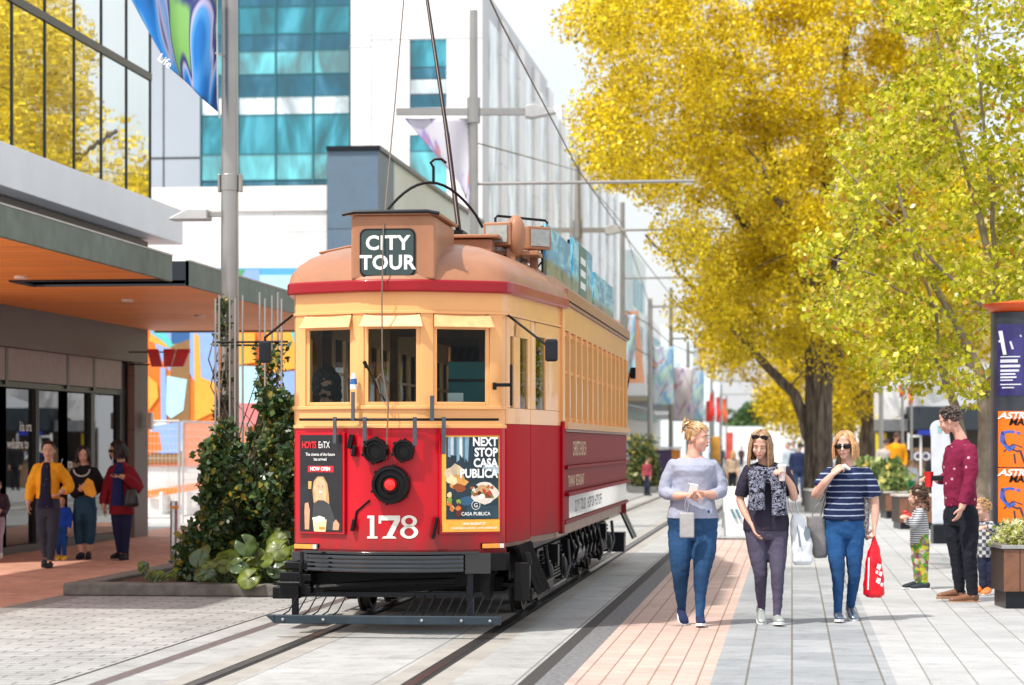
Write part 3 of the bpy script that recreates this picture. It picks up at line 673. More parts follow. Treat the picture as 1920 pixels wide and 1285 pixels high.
# floor, bulkhead, seats, driver's gear
lpF = [(p[0] * .95, p[1] + (.05 if p[1] < 7 else -.05)) for p in loop_pts()]
b = MB(); b.prism(lpF, 'z', .70, .79); b.build('floor', m_wood2, tram)
b = MB(); b.box(-1.08, -.38, SL, SL + .05, .8, 1.75); b.box(-.45, -.38, SL, SL + .05, 1.75, 2.85); b.box(-1.08, -1.0, SL, SL + .05, 1.75, 2.85); b.box(.38, 1.08, SL, SL + .05, .8, 1.75); b.box(.38, .45, SL, SL + .05, 1.75, 2.85); b.box(1, 1.08, SL, SL + .05, 1.75, 2.85); b.box(-.38, .38, SL, SL + .05, 2.55, 2.85)
b.build('bulkhead', m_wood2, tram)
b = MB(); b.prism([(p[0] * .95, p[1] + (.05 if p[1] < 7 else -.05)) for p in loop_pts()], 'z', 2.80, 2.84); b.build('ceiling', mat('ceiling_dark', (.10, .07, .05), .6), tram)
b = MB(); b.box(.33, .86, .95, .97, 1.4, 2.26); b.build('teal_blind', mat('teal_board', (.006, .19, .21), .4, var=.1), tram)
b = MB(); b.box(.33, .86, .93, .948, 2.09, 2.115); b.build('blind_batten', m_dark, tram)
b = MB(); b.box(.40, .53, .42, .46, 1.90, 1.985); b.build('notice_card', m_white, tram)
for k in range(9):
    for sg in (1, -1):
        b = MB(); y = 3.2 + k * .85; x = sg * .68
        b.box(x - .36, x + .36, y, y + .4, 1.15, 1.25); b.box(x - .36, x + .36, y + .4, y + .47, 1.15, 1.72)
        b.build('bench_seat', m_wood2, tram, bevel=.02)
b = MB(); b.box(-.5, -.3, .5, .68, .8, 1.75); b.cyl((-.4, .58, 1.75), (-.4, .58, 1.82), .1); b.tube([(-.4, .58, 1.85), (-.25, .5, 1.86)], .015); b.build('controller', mat('brass_dark', (.2, .12, .04), .3, .8), tram)
# rolled body brackets: roof
def roofpt(x, y, t, lift=0):
    yc = TL / 2; c, s = math.cos(t), math.sin(t); L = TL / 2
    k = 1 - (1.65 * (1 - c)) / L
    return Vector((x * (.16 + .84 * c), yc + (y - yc) * k, 2.885 + .43 * s + lift))
lpR = [(P(s, .05).x, P(s, .05).y) for s in ([-SEND + k * .4 for k in range(int((SEND - SC) / .4))] + [-h for h in HA[::-1]] + [h for h in HA[1:]] + [SC + .01 + k * .4 for k in range(int((SEND - SC) / .4))] + [SEND])]
lpR = lpR + [(x, TL - y) for x, y in full[::-1]][1:-1]
b = MB(); K = 9; n = len(lpR)
vs = [roofpt(x, y, math.pi / 2 * k / (K - 1)) for k in range(K) for x, y in lpR]
b.add(vs, [(k * n + i, k * n + (i + 1) % n, (k + 1) * n + (i + 1) % n, (k + 1) * n + i) for k in range(K - 1) for i in range(n)] + [tuple(range((K - 1) * n, K * n))])
b.build('roof', m_roof, tram, smooth=60, fix=True)
b = MB(); slab(b, -SC - .02, SC + .02, 2.80, 2.90, -.02, .06); b.build('roof_rim', paint('rim_red', (.30, .001, .008)), tram, smooth=25, bevel=.02, segs=3)
b = MB(); slab(b, SC + .03, SEND, 2.90, 2.99, -.03, .045); slab(b, -SEND, -SC - .03, 2.90, 2.99, -.03, .045); b.build('roof_edge_board', paint('edge_brown', (.33, .13, .07), .3), tram, bevel=.008)
# roof vents, brackets
for x, y, z, r in ((-.62, .55, 3.0, .1), (.62, .6, 3.0, -.1)):
    b = MB(); b.obox((x, y, z), (.2, .2, .08)); b.obox((x, y, z + .055), (.28, .26, .025)); b.build('roof_vent', m_roof, tram, bevel=.006)
b = MB(); b.obox((-.62, 1.5, 3.16), (.32, .5, .16), (0, -.15, 0)); b.obox((-.66, 1.5, 3.26), (.38, .55, .02), (0, -.2, 0)); b.build('roof_hatch', m_roof, tram, bevel=.008)
b = MB(); b.box(-.3, .62, 1.6, 4.6, 3.24, 3.36); b.obox((.16, 3.1, 3.385), (1.05, 3.1, .03)); b.build('trolley_plank', m_roof, tram, bevel=.008)
b = MB(); b.box(.5, .9, 5, SE, 3.10, 3.2); b.build('roof_walkway', m_brn, tram)
# destination box
dz0, dz1 = 2.90, 3.43
b = MB(); b.prism([(-.335, dz0), (.36, dz0), (.36, dz1 - .03), (.33, dz1), (-.30, dz1), (-.335, dz1 - .03)], 'y', -.02, 1.1); bx = b.build('destination_box', m_roof, tram, bevel=.02, segs=3)
b = MB(); b.prism([(-.36, dz1 - .005), (.385, dz1 - .005), (.385, dz1 + .02), (.0, dz1 + .035), (-.36, dz1 + .02)], 'y', -.05, 1.13); b.build('box_lid', m_roof, bx, bevel=.006)
b = MB(); b.tube([(-.40, -.055, dz1 + .0), (-.3, -.058, dz1 + .02), (.3, -.058, dz1 + .02), (.40, -.055, dz1)], .016, 8); b.build('box_rail', m_dark, bx, smooth=True)
b = MB(); a0, a1, r = -.245, .185, .05
pts = []
for (cx_, cz_, t0) in ((a1 - r, 3.30 - r, 0), (a0 + r, 3.30 - r, 90), (a0 + r, 2.935 + r, 180), (a1 - r, 2.935 + r, 270)):
    for k in range(6): t = R(t0 + k * 18); pts.append((cx_ + r * math.cos(t), cz_ + r * math.sin(t)))
b.prism(pts, 'y', -.035, -.021); b.build('screen', mat('blind_green', (.018, .045, .045), .12, coat=.6), bx)
big = [((x - (a0 + a1) / 2) * 1.07 + (a0 + a1) / 2, (z - 3.1175) * 1.08 + 3.1175) for x, z in pts]
b = MB(); b.prism(big, 'y', -.029, -.02); b.build('screen_frame', m_dark, bx)
for s_, z in (('CITY', 3.145), ('TOUR', 2.985)):
    text_mb(s_, .160, plane_m((-.03, -.038, z), (1, 0, 0)), .005, sp=1.06, sx=1.0).build('screen_lettering', mat('blind_white', (.8, .82, .8), .5), bx, fix=False)
# hoop over the roof with its little hook, trolley pole, searchlights and rack
b = MB(); b.tube([(-.27 + .87 * t, .9 + .25 * t, 3.42 + .38 * math.sin(math.pi * t) ** .8) for t in [k / 16 for k in range(17)]], .012, 8); b.build('roof_hoop', m_black, tram, smooth=True)
b = MB(); b.tube([(.19, 1.03, 3.80), (.19, 1.03, 3.93), (.165, 1.03, 3.97), (.20, 1.03, 4.0), (.26, 1.03, 4.0), (.30, 1.03, 3.965)], .012, 8); b.build('trolley_hook', m_black, tram, smooth=True)
def tl(px, py, y):                                     # photo pixel -> tram local point at the given depth behind the nose
    u = (px - CX) / F; t = (TY0 + y) / (CA + SA * u); return Vector(((-SA + CA * u) * t - TX0, y, CH + (HY - py) / F * t))
p0 = tl(862, 442, 2.6); p1 = tl(838, 250, 3.1); p2 = tl(798, -20, 3.8); p3 = tl(770, -190, 4.3)
b = MB(); b.tube([p0, p0.lerp(p1, .5), p1], .024, 10); b.tube([p1, p2, p3], [.021, .017, .014], 10); b.build('trolley_pole', mat('pole_brown', (.03, .016, .014), .35, .4), tram, smooth=True)
b = MB(); b.cyl((p0.x, p0.y, 3.38), (p0.x, p0.y, 3.47), .1, .07); b.obox((p0.x, p0.y, 3.49), (.1, .34, .06)); b.tube([p0 + Vector((0, -.1, 0)), p0 + Vector((0, -.18, .07))], .02); b.build('trolley_base', m_black, tram, bevel=.005)
rope = [tl(757, 0, 1.9), tl(740, 200, 1.2), tl(727, 340, .4), tl(719, 430, -.07), tl(716, 560, -.12), tl(717, 690, -.1), tl(728, 760, -.1), tl(726, 810, -.1), tl(724, 860, -.06)]
b = MB(); b.tube(rope, .006, 6); b.build('trolley_rope', mat('rope', (.16, .12, .09), .8), tram)
for (x, y, rz, lab) in ((.66, 1.9, -.25, ''), (.92, 2.35, .75, '')):
    t = Matrix.Translation((x, y, 3.42)) @ Matrix.Rotation(rz, 4, 'Z')
    b = MB(); b.box(-.13, .13, -.08, .08, -.10, .11, t); o = b.build('floodlight', m_roof, tram, bevel=.012)
    b = MB(); b.box(-.10, .10, -.094, -.081, -.07, .08, t); b.build('lens', mat('lamp_lens', (.35, .37, .35), .12, var=.15, vs=20, bump=.4, bs=120), o)
b = MB(); b.ell((.80, 1.9, 3.41), (.09, .10, .19)); b.build('bell_cover', m_roof, tram, smooth=True)
b = MB(); b.box(.72, .80, 1.85, 1.95, 3.05, 3.3); b.box(.88, .95, 2.3, 2.4, 3.05, 3.35); b.box(.6, 1.0, 1.9, 2.3, 3.24, 3.28); b.build('light_bracket', m_roof, tram, bevel=.006)
b = MB(); b.tube([(.58, 2.2, 3.42), (.58, 2.2, 3.60), (.60, 2.2, 3.62), (.98, 2.7, 3.62), (1.0, 2.7, 3.6), (.94, 2.7, 3.42)], .012, 8); b.build('roof_rack', m_black, tram, smooth=True)
# advertising boards standing along the roof edge
ads = [(2.35, 4.75, 3.08, 3.56, 0), (5.0, 7.4, 3.06, 3.66, 1), (7.7, 10.6, 3.04, 3.5, 2)]
for (ya, yb, za, zb, k) in ads:
    q = N('roof_ad'); co = q.co('Generated'); n = q.n('TexNoise', i_Scale=2.6 + k, i_Detail=5.0, i_Distortion=1.2); q.l(co, n.inputs['Vector'])
    g = q.n('SeparateXYZ'); q.l(co, g.inputs[0])
    sk = q.ramp(n.outputs[0], [(.35, (.01, .16, .35)), (.5, (.05, .38, .55)), (.62, (.30, .62, .70))])
    ld = q.ramp(n.outputs[0], [(.35, (.02, .07, .04)), (.5, (.22, .22, .10)), (.62, (.05, .2, .2))])
    f = q.ramp(g.outputs[2], [(.28, (0, 0, 0)), (.42, (1, 1, 1))]); q.l(q.mix(f, ld, sk), q.b.inputs['Base Color']); q.b.inputs['Roughness'].default_value = .35
    b = MB(); b.box(1.0, 1.03, ya, yb, za, zb); o = b.build('advert_board', q.m, tram)
    if k == 1:
        b = MB(); b.box(1.031, 1.034, ya + .7, ya + 1.6, za + .01, zb - .01); b.build('advert_panel', mat('ad_green', (.01, .12, .10), .4), o)
        b = MB()
        for j in range(3): b.box(1.0345, 1.037, ya + .85, ya + 1.45, zb - .2 - j * .13, zb - .13 - j * .13)
        b.build('advert_lines', m_white, o)
    b = MB()
    for y in (ya + .02, (ya + yb) / 2, yb - .02): b.tube([(.998, y, za - .1), (.985, y, zb - .02)], .015, 6); b.tube([(.985, y, zb - .1), (.7, y, 3.1)], .01, 6)
    b.build('board_stay', m_dark, o)
# mirrors
for sg, (pa, pb, pc) in ((1, (tl(948, 588, .45), tl(1028, 650, .2), tl(1034, 657, .2))), (-1, (tl(548, 592, .45), tl(497, 633, .1), tl(497, 660, .1)))):
    b = MB(); b.tube([pa, pb, pc], .011, 8); o = b.build('mirror_arm', m_black, tram)
    b = MB(); b.obox((pc.x, pc.y, pc.z - .0), (.105, .045, .185)); b.build('mirror', m_dark, o, bevel=.022, segs=3)
b = MB(); c = tl(940, 722, .25); b.obox((c.x, c.y, c.z), (.14, .03, .03)); b.obox((c.x - .055, c.y, c.z - .01), (.03, .04, .06)); b.obox((c.x + .08, c.y + .02, c.z), (.02, .05, .34)); b.build('door_handle', m_black, tram, bevel=.005)
# hand rail with hanging brackets on the nose
def pf(px, py, off=.0):
    """photo pixel -> point on the nose surface pushed out by off"""
    best = None
    for k in range(-400, 401):
        s = k * .003; q_ = P(s, off); X, Y = TX0 + q_.x, TY0 + q_.y
        d = -X * SA + Y * CA; r = X * CA + Y * SA; e = abs(CX + F * r / d - px)
        if best is None or e < best[0]: best = (e, q_, d, s)
    return Vector((best[1].x, best[1].y, CH + (HY - py) / F * best[2])), best[3]
b = MB(); b.tube([pf(562 + k * 23.3, 787, .06)[0] for k in range(17)], .011, 8); b.build('front_rail', m_black, tram, smooth=True)
b = MB()
for px, y0_, y1_ in ((628, 782, 832), (684, 782, 838), (778, 782, 836), (832, 782, 852), (662, 735, 790), (810, 742, 790)):
    a, s = pf(px, y0_, .075); c, _ = pf(px, y1_, .075); t = Matrix.Translation((a + c) / 2) @ Matrix.Rotation(math.atan2(P(s + .01).y - P(s - .01).y, P(s + .01).x - P(s - .01).x), 4, 'Z')
    h = (a.z - c.z) / 2; b.box(-.017, .017, -.006, .006, -h, h, t)
b.build('rail_bracket', mat('bracket_steel', (.09, .11, .13), .35, .6), tram, bevel=.003)
# lamps
def lamp(px, py, r, dep, name, lens=None, rings=()):
    c, s = pf(px, py, 0); q_ = P(s + .01) - P(s - .01); ang = math.atan2(q_.y, q_.x)
    t = Matrix.Translation(c) @ Matrix.Rotation(ang, 4, 'Z')
    b = MB(); prof = [(.02, -.02), (r * .97, -.02), (r, dep * .3), (r, dep * .75), (r * .93, dep), (r * .8, dep * 1.02), (r * .76, dep * .8), (r * .5, dep * .85), (r * .45, dep * .7), (.005, dep * .7)]
    b.lathe(prof, n=32, axis='y'); b.v = [tuple(t @ Vector(v)) for v in b.v]
    o = b.build(name, m_black, tram, smooth=35)
    if lens:
        b = MB(); b.lathe([(lens, dep * .5), (lens, dep * .95), (lens * .85, dep * 1.08), (.004, dep * 1.18)], n=24, axis='y'); b.v = [tuple(t @ Vector(v)) for v in b.v]
        b.build('lens', mat('red_lens', (.75, .0, .0), .08, coat=1), o, smooth=True)
    b = MB()
    for k in range(6):
        a = R(60 * k + 20); b.obox((math.cos(a) * r, -dep * .8, math.sin(a) * r), (.022, .03, .022), (0, -a, 0))
    b.v = [tuple(t @ Vector(v)) for v in b.v]; b.build('clamp', m_black, o)
    return o, t
m_black2 = mat('gloss_black', (.006, .006, .008), .15, coat=.8)
lamp(706, 845, .105, .09, 'front_lamp'); lamp(758, 845, .09, .08, 'front_lamp')
o, t = lamp(735, 909, .158, .11, 'headlight', lens=.052)
b = MB()
for px, py, w_, h_ in ((657, 828, .04, .12), (664, 846, .03, .09), (816, 990, .022, .18), (662, 985, .025, .1)):
    c, s = pf(px, py, .03); b.obox(c, (w_, .05, h_), (0, .2, 0))
c, s = pf(693, 938, .01); c2, _ = pf(668, 960, .01); b.tube([c, c2, pf(664, 990, .01)[0]], .01, 6)
b.build('hose_coupling', m_black, tram, bevel=.008)
b = MB(); c = pf(663, 716, .06)[0]; b.lathe([(.014, .07), (.025, .03), (.03, -.06)], c, n=14); b.build('hanging_bell', m_white, tram, smooth=True)
b = MB(); c = pf(663, 716, .06)[0]; b.lathe([(.0255, .025), (.031, -.02)], c, n=14); b.build('bell_band', mat('blue_band', (.02, .12, .35), .4), tram)
b = MB(); b.tube([pf(684, 680, .05)[0], pf(700, 712, .06)[0], pf(722, 752, .06)[0]], .008, 6); b.tube([pf(683, 678, .05)[0], pf(688, 690, .05)[0]], .016, 8); b.build('wiper', m_black, tram)
b = MB(); b.tube([pf(716, 700, .08)[0], pf(706, 712, .08)[0], pf(712, 735, .08)[0], pf(722, 748, .08)[0], pf(722, 720, .08)[0], pf(716, 702, .08)[0]], .005, 6); b.build('rope_loop', MC['rope'], tram)
# painted fleet number
def digits(dx, name='fleet_number'):
    b = MB()
    def ps(poly, o=(0, 0)): 
        vs = []; 
        for x, z in poly:
            c, s = pf(dx + o[0] + x * 43 / 43, 1010 - z, .004); vs.append(c)
        b.add(vs, [tuple(range(len(vs)))])
    def ring(cx_, cz_, rx, rz, w_):
        n = 20; 
        for k in range(n):
            t0, t1 = 2 * math.pi * k / n, 2 * math.pi * (k + 1) / n
            ps([(cx_ + rx * math.cos(t0), cz_ + rz * math.sin(t0)), (cx_ + rx * math.cos(t1), cz_ + rz * math.sin(t1)), (cx_ + (rx - w_) * math.cos(t1), cz_ + (rz - w_ * .6) * math.sin(t1)), (cx_ + (rx - w_) * math.cos(t0), cz_ + (rz - w_ * .6) * math.sin(t0))])
    ps([(6, 4), (14, 4), (14, 43), (6, 43)]); ps([(0, 0), (20, 0), (20, 4), (0, 4)]); ps([(0, 38), (6, 38), (6, 43), (1, 43)])   # 1
    ps([(22, 34), (62, 34), (62, 43), (22, 43)]); ps([(22, 28), (27, 28), (27, 34), (22, 34)]); ps([(51, 34), (62, 34), (47, 4), (36, 4)]); ps([(28, 0), (55, 0), (52, 4), (31, 4)])  # 7
    ring(79, 12, 17, 12.5, 8); ring(79, 32.5, 15, 11, 7.5)                                                                         # 8
    b.build(name, mat('number_cream', (.78, .74, .66), .4), tram, fix=False)
digits(688)
# posters on the nose: a framed board each, printed shapes a few mm proud
def board(name, px0, px1, py0, py1, off, base, frm):
    a, s0 = pf(px0, py1, off); c, s1 = pf(px1, py1, off); top = pf(px0, py0, off)[0].z
    xd = Vector((c.x - a.x, c.y - a.y, 0)); Wd = xd.length; H = top - a.z
    m = plane_m(a, xd)
    b = MB(); b.box(-.02, Wd + .02, -.02, H + .02, -.03, -.002, m); o = b.build(name, frm, tram, bevel=.004)
    b = MB(); b.box(0, Wd, 0, H, -.002, .002, m); b.build('printed_sheet', base, o)
    return o, m, Wd, H
def art(o, m, Wd, H, items):
    """items: (colour, polygon in 0..1 of the board)"""
    b = MB(); ml = []; kk = {}
    for i, (c, pl_) in enumerate(items):
        if c not in kk: kk[c] = len(ml); ml.append(mat('print_%s' % c, c, .45, var=.12, vs=20))
        b.mi = kk[c]; z = .003 + i * .0001
        b.add([m @ Vector((x * Wd, y * H, z)) for x, y in pl_], [tuple(range(len(pl_)))])
    b.build('printed_picture', ml, o, fix=False)
def blob(cx_, cy_, rx, ry, n=14, seed=0, rough=.0):
    rr = random.Random(seed); return [(cx_ + rx * (1 + rr.uniform(-rough, rough)) * math.cos(2 * math.pi * k / n), cy_ + ry * (1 + rr.uniform(-rough, rough)) * math.sin(2 * math.pi * k / n)) for k in range(n)]
o, m, Wd, H = board('cinema_poster', 563, 642, 816, 996, .03, mat('poster_black', (.012, .012, .016), .35), m_red)
art(o, m, Wd, H, [('c81e2e', [(.19, .615), (.80, .615), (.80, .68), (.19, .68)]), ('20242c', [(.0, .47), (.2, .5), (.25, .3), (0, .25)]), ('c9a45c', [(.2, .44), (.27, .44), (.28, .52), (.2, .52)]),
 ('b99467', [(.33, .30), (.30, .42), (.33, .52), (.42, .57), (.56, .57), (.65, .5), (.69, .38), (.70, .28), (.6, .27), (.4, .27)]), ('d9b184', [(.37, .33), (.33, .45), (.4, .545), (.48, .56), (.58, .53), (.63, .42), (.62, .3)]),
 ('e0a585', blob(.49, .45, .10, .072)), ('f4e9e0', blob(.495, .412, .045, .010)), ('8c4a40', blob(.45, .465, .018, .006)), ('8c4a40', blob(.54, .465, .018, .006)), ('dfa183', [(.45, .39), (.54, .39), (.56, .31), (.43, .31)]),
 ('3a3d40', [(.33, .29), (.44, .325), (.56, .325), (.72, .28), (.84, .13), (.80, .02), (.32, .02), (.30, .16)]), ('d69a78', [(.12, .02), (.22, .02), (.24, .22), (.20, .30), (.12, .29), (.11, .2)]), ('d69a78', [(.78, .02), (.92, .02), (.94, .08), (.86, .13), (.80, .1)]),
 ('e8d2a0', [(.34, .0), (.61, .0), (.64, .125), (.31, .125)]), ('f3e8cf', blob(.47, .13, .15, .03, 12, 3, .25)), ('d8872e', [(.46, .02), (.6, .02), (.61, .05), (.45, .05)])])
def ptext(o, m, s_, size, x, y, c, name='poster_lettering', bold=.001, align='CENTER', sx=1, sp=1):
    text_mb(s_, size, m @ Matrix.Translation((x, y, .0125)), bold, align=align, sx=sx, sp=sp).build(name, mat('print_' + c, c, .45, var=.02), o, fix=False)
ptext(o, m, 'HOYTS', .078, .03, H * .865, 'd81e2a', bold=.002, align='LEFT', sx=.66, sp=.85)
ptext(o, m, 'EnTX', .078, .20, H * .865, 'e8e8e8', bold=0, align='LEFT', sx=.72, sp=.9)
ptext(o, m, 'The cinema of the future', .036, Wd / 2, H * .785, 'e8e8e8', bold=.0004, sx=.84); ptext(o, m, 'has arrived', .036, Wd / 2, H * .735, 'e8e8e8', bold=.0004, sx=.84)
ptext(o, m, 'NOW OPEN', .042, Wd / 2, H * .632, 'f4f0f0', bold=.0015, sx=.9)
o, m, Wd, H = board('restaurant_poster', 829, 936, 817, 998, .03, mat('poster_orange', (.85, .42, .04), .35), m_red)
it = [('16303c', [(.07, .13), (.985, .13), (.985, .985), (.07, .985)])]
rr = random.Random(5)
for k in range(7): x = .1 + k * .05; it.append((('7ea3b8', 'd8e2e6', '4e7286')[k % 3], [(x, .72 + rr.uniform(0, .1)), (x + .05, .70 + rr.uniform(0, .1)), (x + .07, .985), (x - .0, .985)]))
it += [('b8ccd6', [(.7, .66), (.985, .60), (.985, .68), (.75, .72)]), ('d9c2a2', blob(.22, .60, .17, .10, 12, 1, .2)), ('e0a050', blob(.28, .52, .15, .08, 12, 2, .25)), ('f2d9a8', blob(.18, .54, .09, .05, 10, 3, .3)), ('9a4a1c', blob(.3, .46, .12, .04, 10, 4, .3)),
       ('e2d8cc', blob(.74, .40, .24, .11, 16, 6, .15)), ('c99c6c', blob(.7, .43, .14, .06, 12, 7, .3)), ('7a3d22', blob(.8, .38, .1, .04, 10, 8, .35)), ('f4efe6', blob(.68, .37, .07, .03, 10, 9, .3)), ('23404e', [(.45, .34), (.62, .27), (.985, .27), (.985, .14), (.4, .14)]), ('2e5a78', blob(.42, .32, .12, .05, 10, 10, .2))]
for k in range(22): it.append((rr.choice(('e8d9b8', 'a85a28', '6f8a2a', 'f0ead8', 'c03a20', '3a2012')), blob(.62 + rr.uniform(-.1, .26), .41 + rr.uniform(-.05, .06), .03, .018, 7, k, .4)))
for k in range(14): it.append((rr.choice(('d8742a', '8aa23a', '5a2412', 'e8c890')), blob(.16 + rr.uniform(-.06, .16), .27 + rr.uniform(-.1, .12), .04, .03, 7, 40 + k, .4)))
art(o, m, Wd, H, it + [('f0b040', [(.0, 0), (1, 0), (1, .12), (0, .12)])])
for s_, y in (('NEXT', .895), ('STOP', .785), ('CASA', .675), ('PUBLICA', .565)): ptext(o, m, s_, .098, Wd * .96, H * y, 'f4f6f6', bold=.0035, align='RIGHT', sx=.86)
ptext(o, m, 'CASA PUBLICA', .04, Wd * .58, H * .17, 'f4f6f6', bold=.0006, sx=.95)
ptext(o, m, 'G', .05, Wd * .58, H * .255, 'f4f6f6', bold=.0003)
b = MB(); n = 20; b.add([m @ Vector((Wd * .58 + r_ * math.cos(2 * math.pi * k / n), H * .277 + r_ * math.sin(2 * math.pi * k / n), .0125)) for r_ in (.034, .038) for k in range(n)], [(k, (k + 1) % n, n + (k + 1) % n, n + k) for k in range(n)]); b.build('emblem_ring', MC['print_f4f6f6'], o, fix=False)
ptext(o, m, 'NEW REGENT ST', .026, Wd * .55, H * .072, 'fff4e0', sx=1); ptext(o, m, 'CASAPUBLICA.CO.NZ  LATIN AMERICAN', .022, Wd * .55, H * .03, 'fff4e0', bold=.0006, sx=1)
# turn indicators
for px0, px1 in ((553, 597), (902, 945)):
    a, s0 = pf(px0, 1024, .012); c, s1 = pf(px1, 1024, .012); xd = Vector((c.x - a.x, c.y - a.y, 0)); m = plane_m(a, xd); L = xd.length
    b = MB(); b.box(0, L, -.028, .024, -.03, .0, m); o = b.build('indicator_housing', m_black, tram, bevel=.004)
    b = MB(); b.box(.008, L - .05, -.02, .018, 0, .02, m); b.build('amber_lens', mat('amber', (.9, .32, .03), .15, coat=.8), o, bevel=.004)
    b = MB(); b.box(L - .048, L - .008, -.02, .018, 0, .02, m); b.build('clear_lens', mat('clear_lens', (.75, .70, .62), .15, coat=.8), o, bevel=.004)
# bumper (anti-climber)
b = MB()
for z in (.635, .60, .565, .53): slab(b, -.72, .56, z, z + .018, -.05, .13)
b.build('bumper_slats', mat('bumper_edge', (.06, .07, .085), .3, .5), tram, smooth=25)
b = MB(); slab(b, -.74, .58, .515, .655, -.1, .085); slab(b, .58, .80, .50, .67, -.1, .11); slab(b, -.9, -.74, .50, .67, -.1, .09); slab(b, -.78, .70, .66, .685, -.04, .12); b.build('bumper_beam', m_black2, tram, smooth=25, bevel=.005)
b = MB(); slab(b, .80, S0 + .0, .52, .665, -.1, .04); b.build('bumper_end', m_black, tram, smooth=25, bevel=.005)
# under the nose
b = MB(); b.prism([(-.78, .50), (.78, .50), (.70, .40), (.2, .34), (-.6, .32), (-.75, .38)], 'y', .35, .9); b.build('drawbar_frame', m_black, tram, bevel=.01)
b = MB(); b.tube([(-.66, .1, .38), (.0, .05, .43), (.5, .12, .44)], .028, 8); b.build('drawbar', m_black, tram)
b = MB(); b.cyl((.66, .5, .52), (.66, .5, .28), .13, .11, 20); b.build('air_tank', m_black, tram, smooth=True)
b = MB(); b.box(-.8, .72, .18, .22, .30, .345); b.box(.60, .65, .14, .2, .14, .66); b.box(-.86, -.81, .14, .2, .12, .60); b.build('lifeguard_frame', m_dark, tram, bevel=.004)
b = MB(); b.box(-.90, .93, -.36 + .02, -.30 + .02, .115, .185); b.prism([(-.90, .115), (-.90, .185), (-.98, .185)], 'y', -.34, -.28); b.build('lifeguard_bar', mat('guard_blue_black', (.025, .04, .055), .4, .3, var=.2), tram, bevel=.006)
b = MB()
for x in (-.83, -.5, .3, .62, .85): b.lathe([(.012, -.005), (.012, .008), (.001, .012)], (x, -.345, .15), 'y', 10)
b.build('lifeguard_bolt', m_chrome, tram)
b = MB()
for k in range(22):
    x = -.86 + k * .081
    if -.40 < x < .1: continue
    b.tube([(x, -.30, .17), (x + .03, -.12, .2), (x + .08, .02, .33)], .006, 5)
b.build('lifeguard_tines', m_black, tram)
b = MB()
for z in (.56, .46, .36): b.obox((-.80, .25, z), (.22, .3, .06))
b.obox((-.86, .1, .40), (.16, .12, .22)); b.cyl((-.95, .0, .42), (-.75, .0, .42), .018); b.tube([(-.74, -.04, .68), (-.73, -.06, .6), (-.75, -.05, .5), (-.74, -.03, .40)], .018, 8)
b.build('coupling_gear', m_black, tram, bevel=.012)
# rubbing strip steps at the doors
for sg in (1, -1):
    b = MB(); b.box(sg * .98 - .16, sg * .98 + .1, .75, 1.45, .36, .39); b.build('door_step', m_black, tram)
m_ply = mat('worn_board', (.42, .31, .22), .6, var=.25, vs=7)
for k in range(3):
    y = .72 + k * .36
    t = Matrix.Translation((1.02, y + .1, .50)) @ Matrix.Rotation(R(-22), 4, 'Y') @ Matrix.Rotation(.25, 4, 'Z')
    b = MB(); b.box(-.012, .012, -.14, .14, -.20, .20, t); o = b.build('folding_step', m_ply if k else m_dark, tram, bevel=.004)
    for a_, c_ in ((-.155, -.141), (.141, .155)): b = MB(); b.box(-.02, .02, a_, c_, -.23, .22, t); b.build('step_edge', m_black, o)
b = MB()
for sg in (1,): b.box(1.0, 1.1, .5, 2.3, .26, .36); b.box(.95, 1.08, .45, .55, .26, .58); b.tube([(1.05, .5, .66), (1.07, .5, .55)], .03, 10)
b.box(-1.1, -1.0, .5, 2.3, .26, .36)
b.build('step_hanger', m_black, tram, bevel=.01)
# trucks
m_wheel = mat('wheel_steel', (.10, .09, .085), .45, .7, var=.3)
for yb in (3.6, 9.6):
    b = MB(); b.box(-.8, .8, -.15, .15, .36, .56); b.box(-.6, .6, -.9, .9, .2, .34); tk = b.build('truck', m_black, tram, loc=(0, yb, 0), bevel=.01)
    for y in (-.68, .68):
        for sg in (1, -1):
            b = MB(); b.lathe([(.03, -.06), (.33, -.06), (.36, -.05), (.36, -.03), (.33, -.025), (.33, .05), (.29, .05), (.27, .0), (.1, .0), (.09, .07), (.001, .07)], (sg * .71, y, .345), 'x', 32); b.build('wheel', m_wheel, tk, smooth=35)
            b = MB(); b.obox((sg * .90, y, .36), (.2, .22, .24)); b.ell((sg * 1.0, y, .36), (.04, .09, .10)); b.build('axle_box', m_black, tk, bevel=.02)
            b = MB()
            for dy in (-.18, .18):
                b.tube([(sg * .92 + .045 * math.cos(a * .9), y + dy + .045 * math.sin(a * .9), .42 + a * .0065) for a in range(24)], .012, 5)
            b.build('spring', m_black, tk)
            b = MB(); b.obox((sg * .80, y * 1.72 * .9, .3), (.1, .06, .34), (.2, 0, 0)); b.build('brake_shoe', m_black, tk, bevel=.01)
        b = MB(); b.cyl((-.8, y, .345), (.8, y, .345), .06); b.build('axle', m_black, tk)
    for sg in (1, -1):
        b = MB(); b.prism([(-1.15, .50), (-1.1, .60), (1.1, .60), (1.15, .50), (.85, .44), (.55, .47), (.3, .30), (-.3, .30), (-.55, .47), (-.85, .44)], 'x', sg * .86, sg * .93); b.build('side_frame', m_black, tk, bevel=.01)
        b = MB()
        for k in range(5): b.obox((sg * .97, 0, .30 + k * .03), (.07, .75 - k * .1, .018))
        b.obox((sg * .97, 0, .5), (.1, .16, .2)); b.build('leaf_spring', m_black, tk, bevel=.004)
        b = MB(); b.tube([(sg * 1.0, -1.1, .62), (sg * 1.04, -1.0, .3), (sg * 1.0, -.85, .22), (sg * 1.0, .8, .22), (sg * 1.03, 1.0, .35), (sg * 1.0, 1.1, .6)], .02, 8); b.build('brake_rod', m_dark, tk)
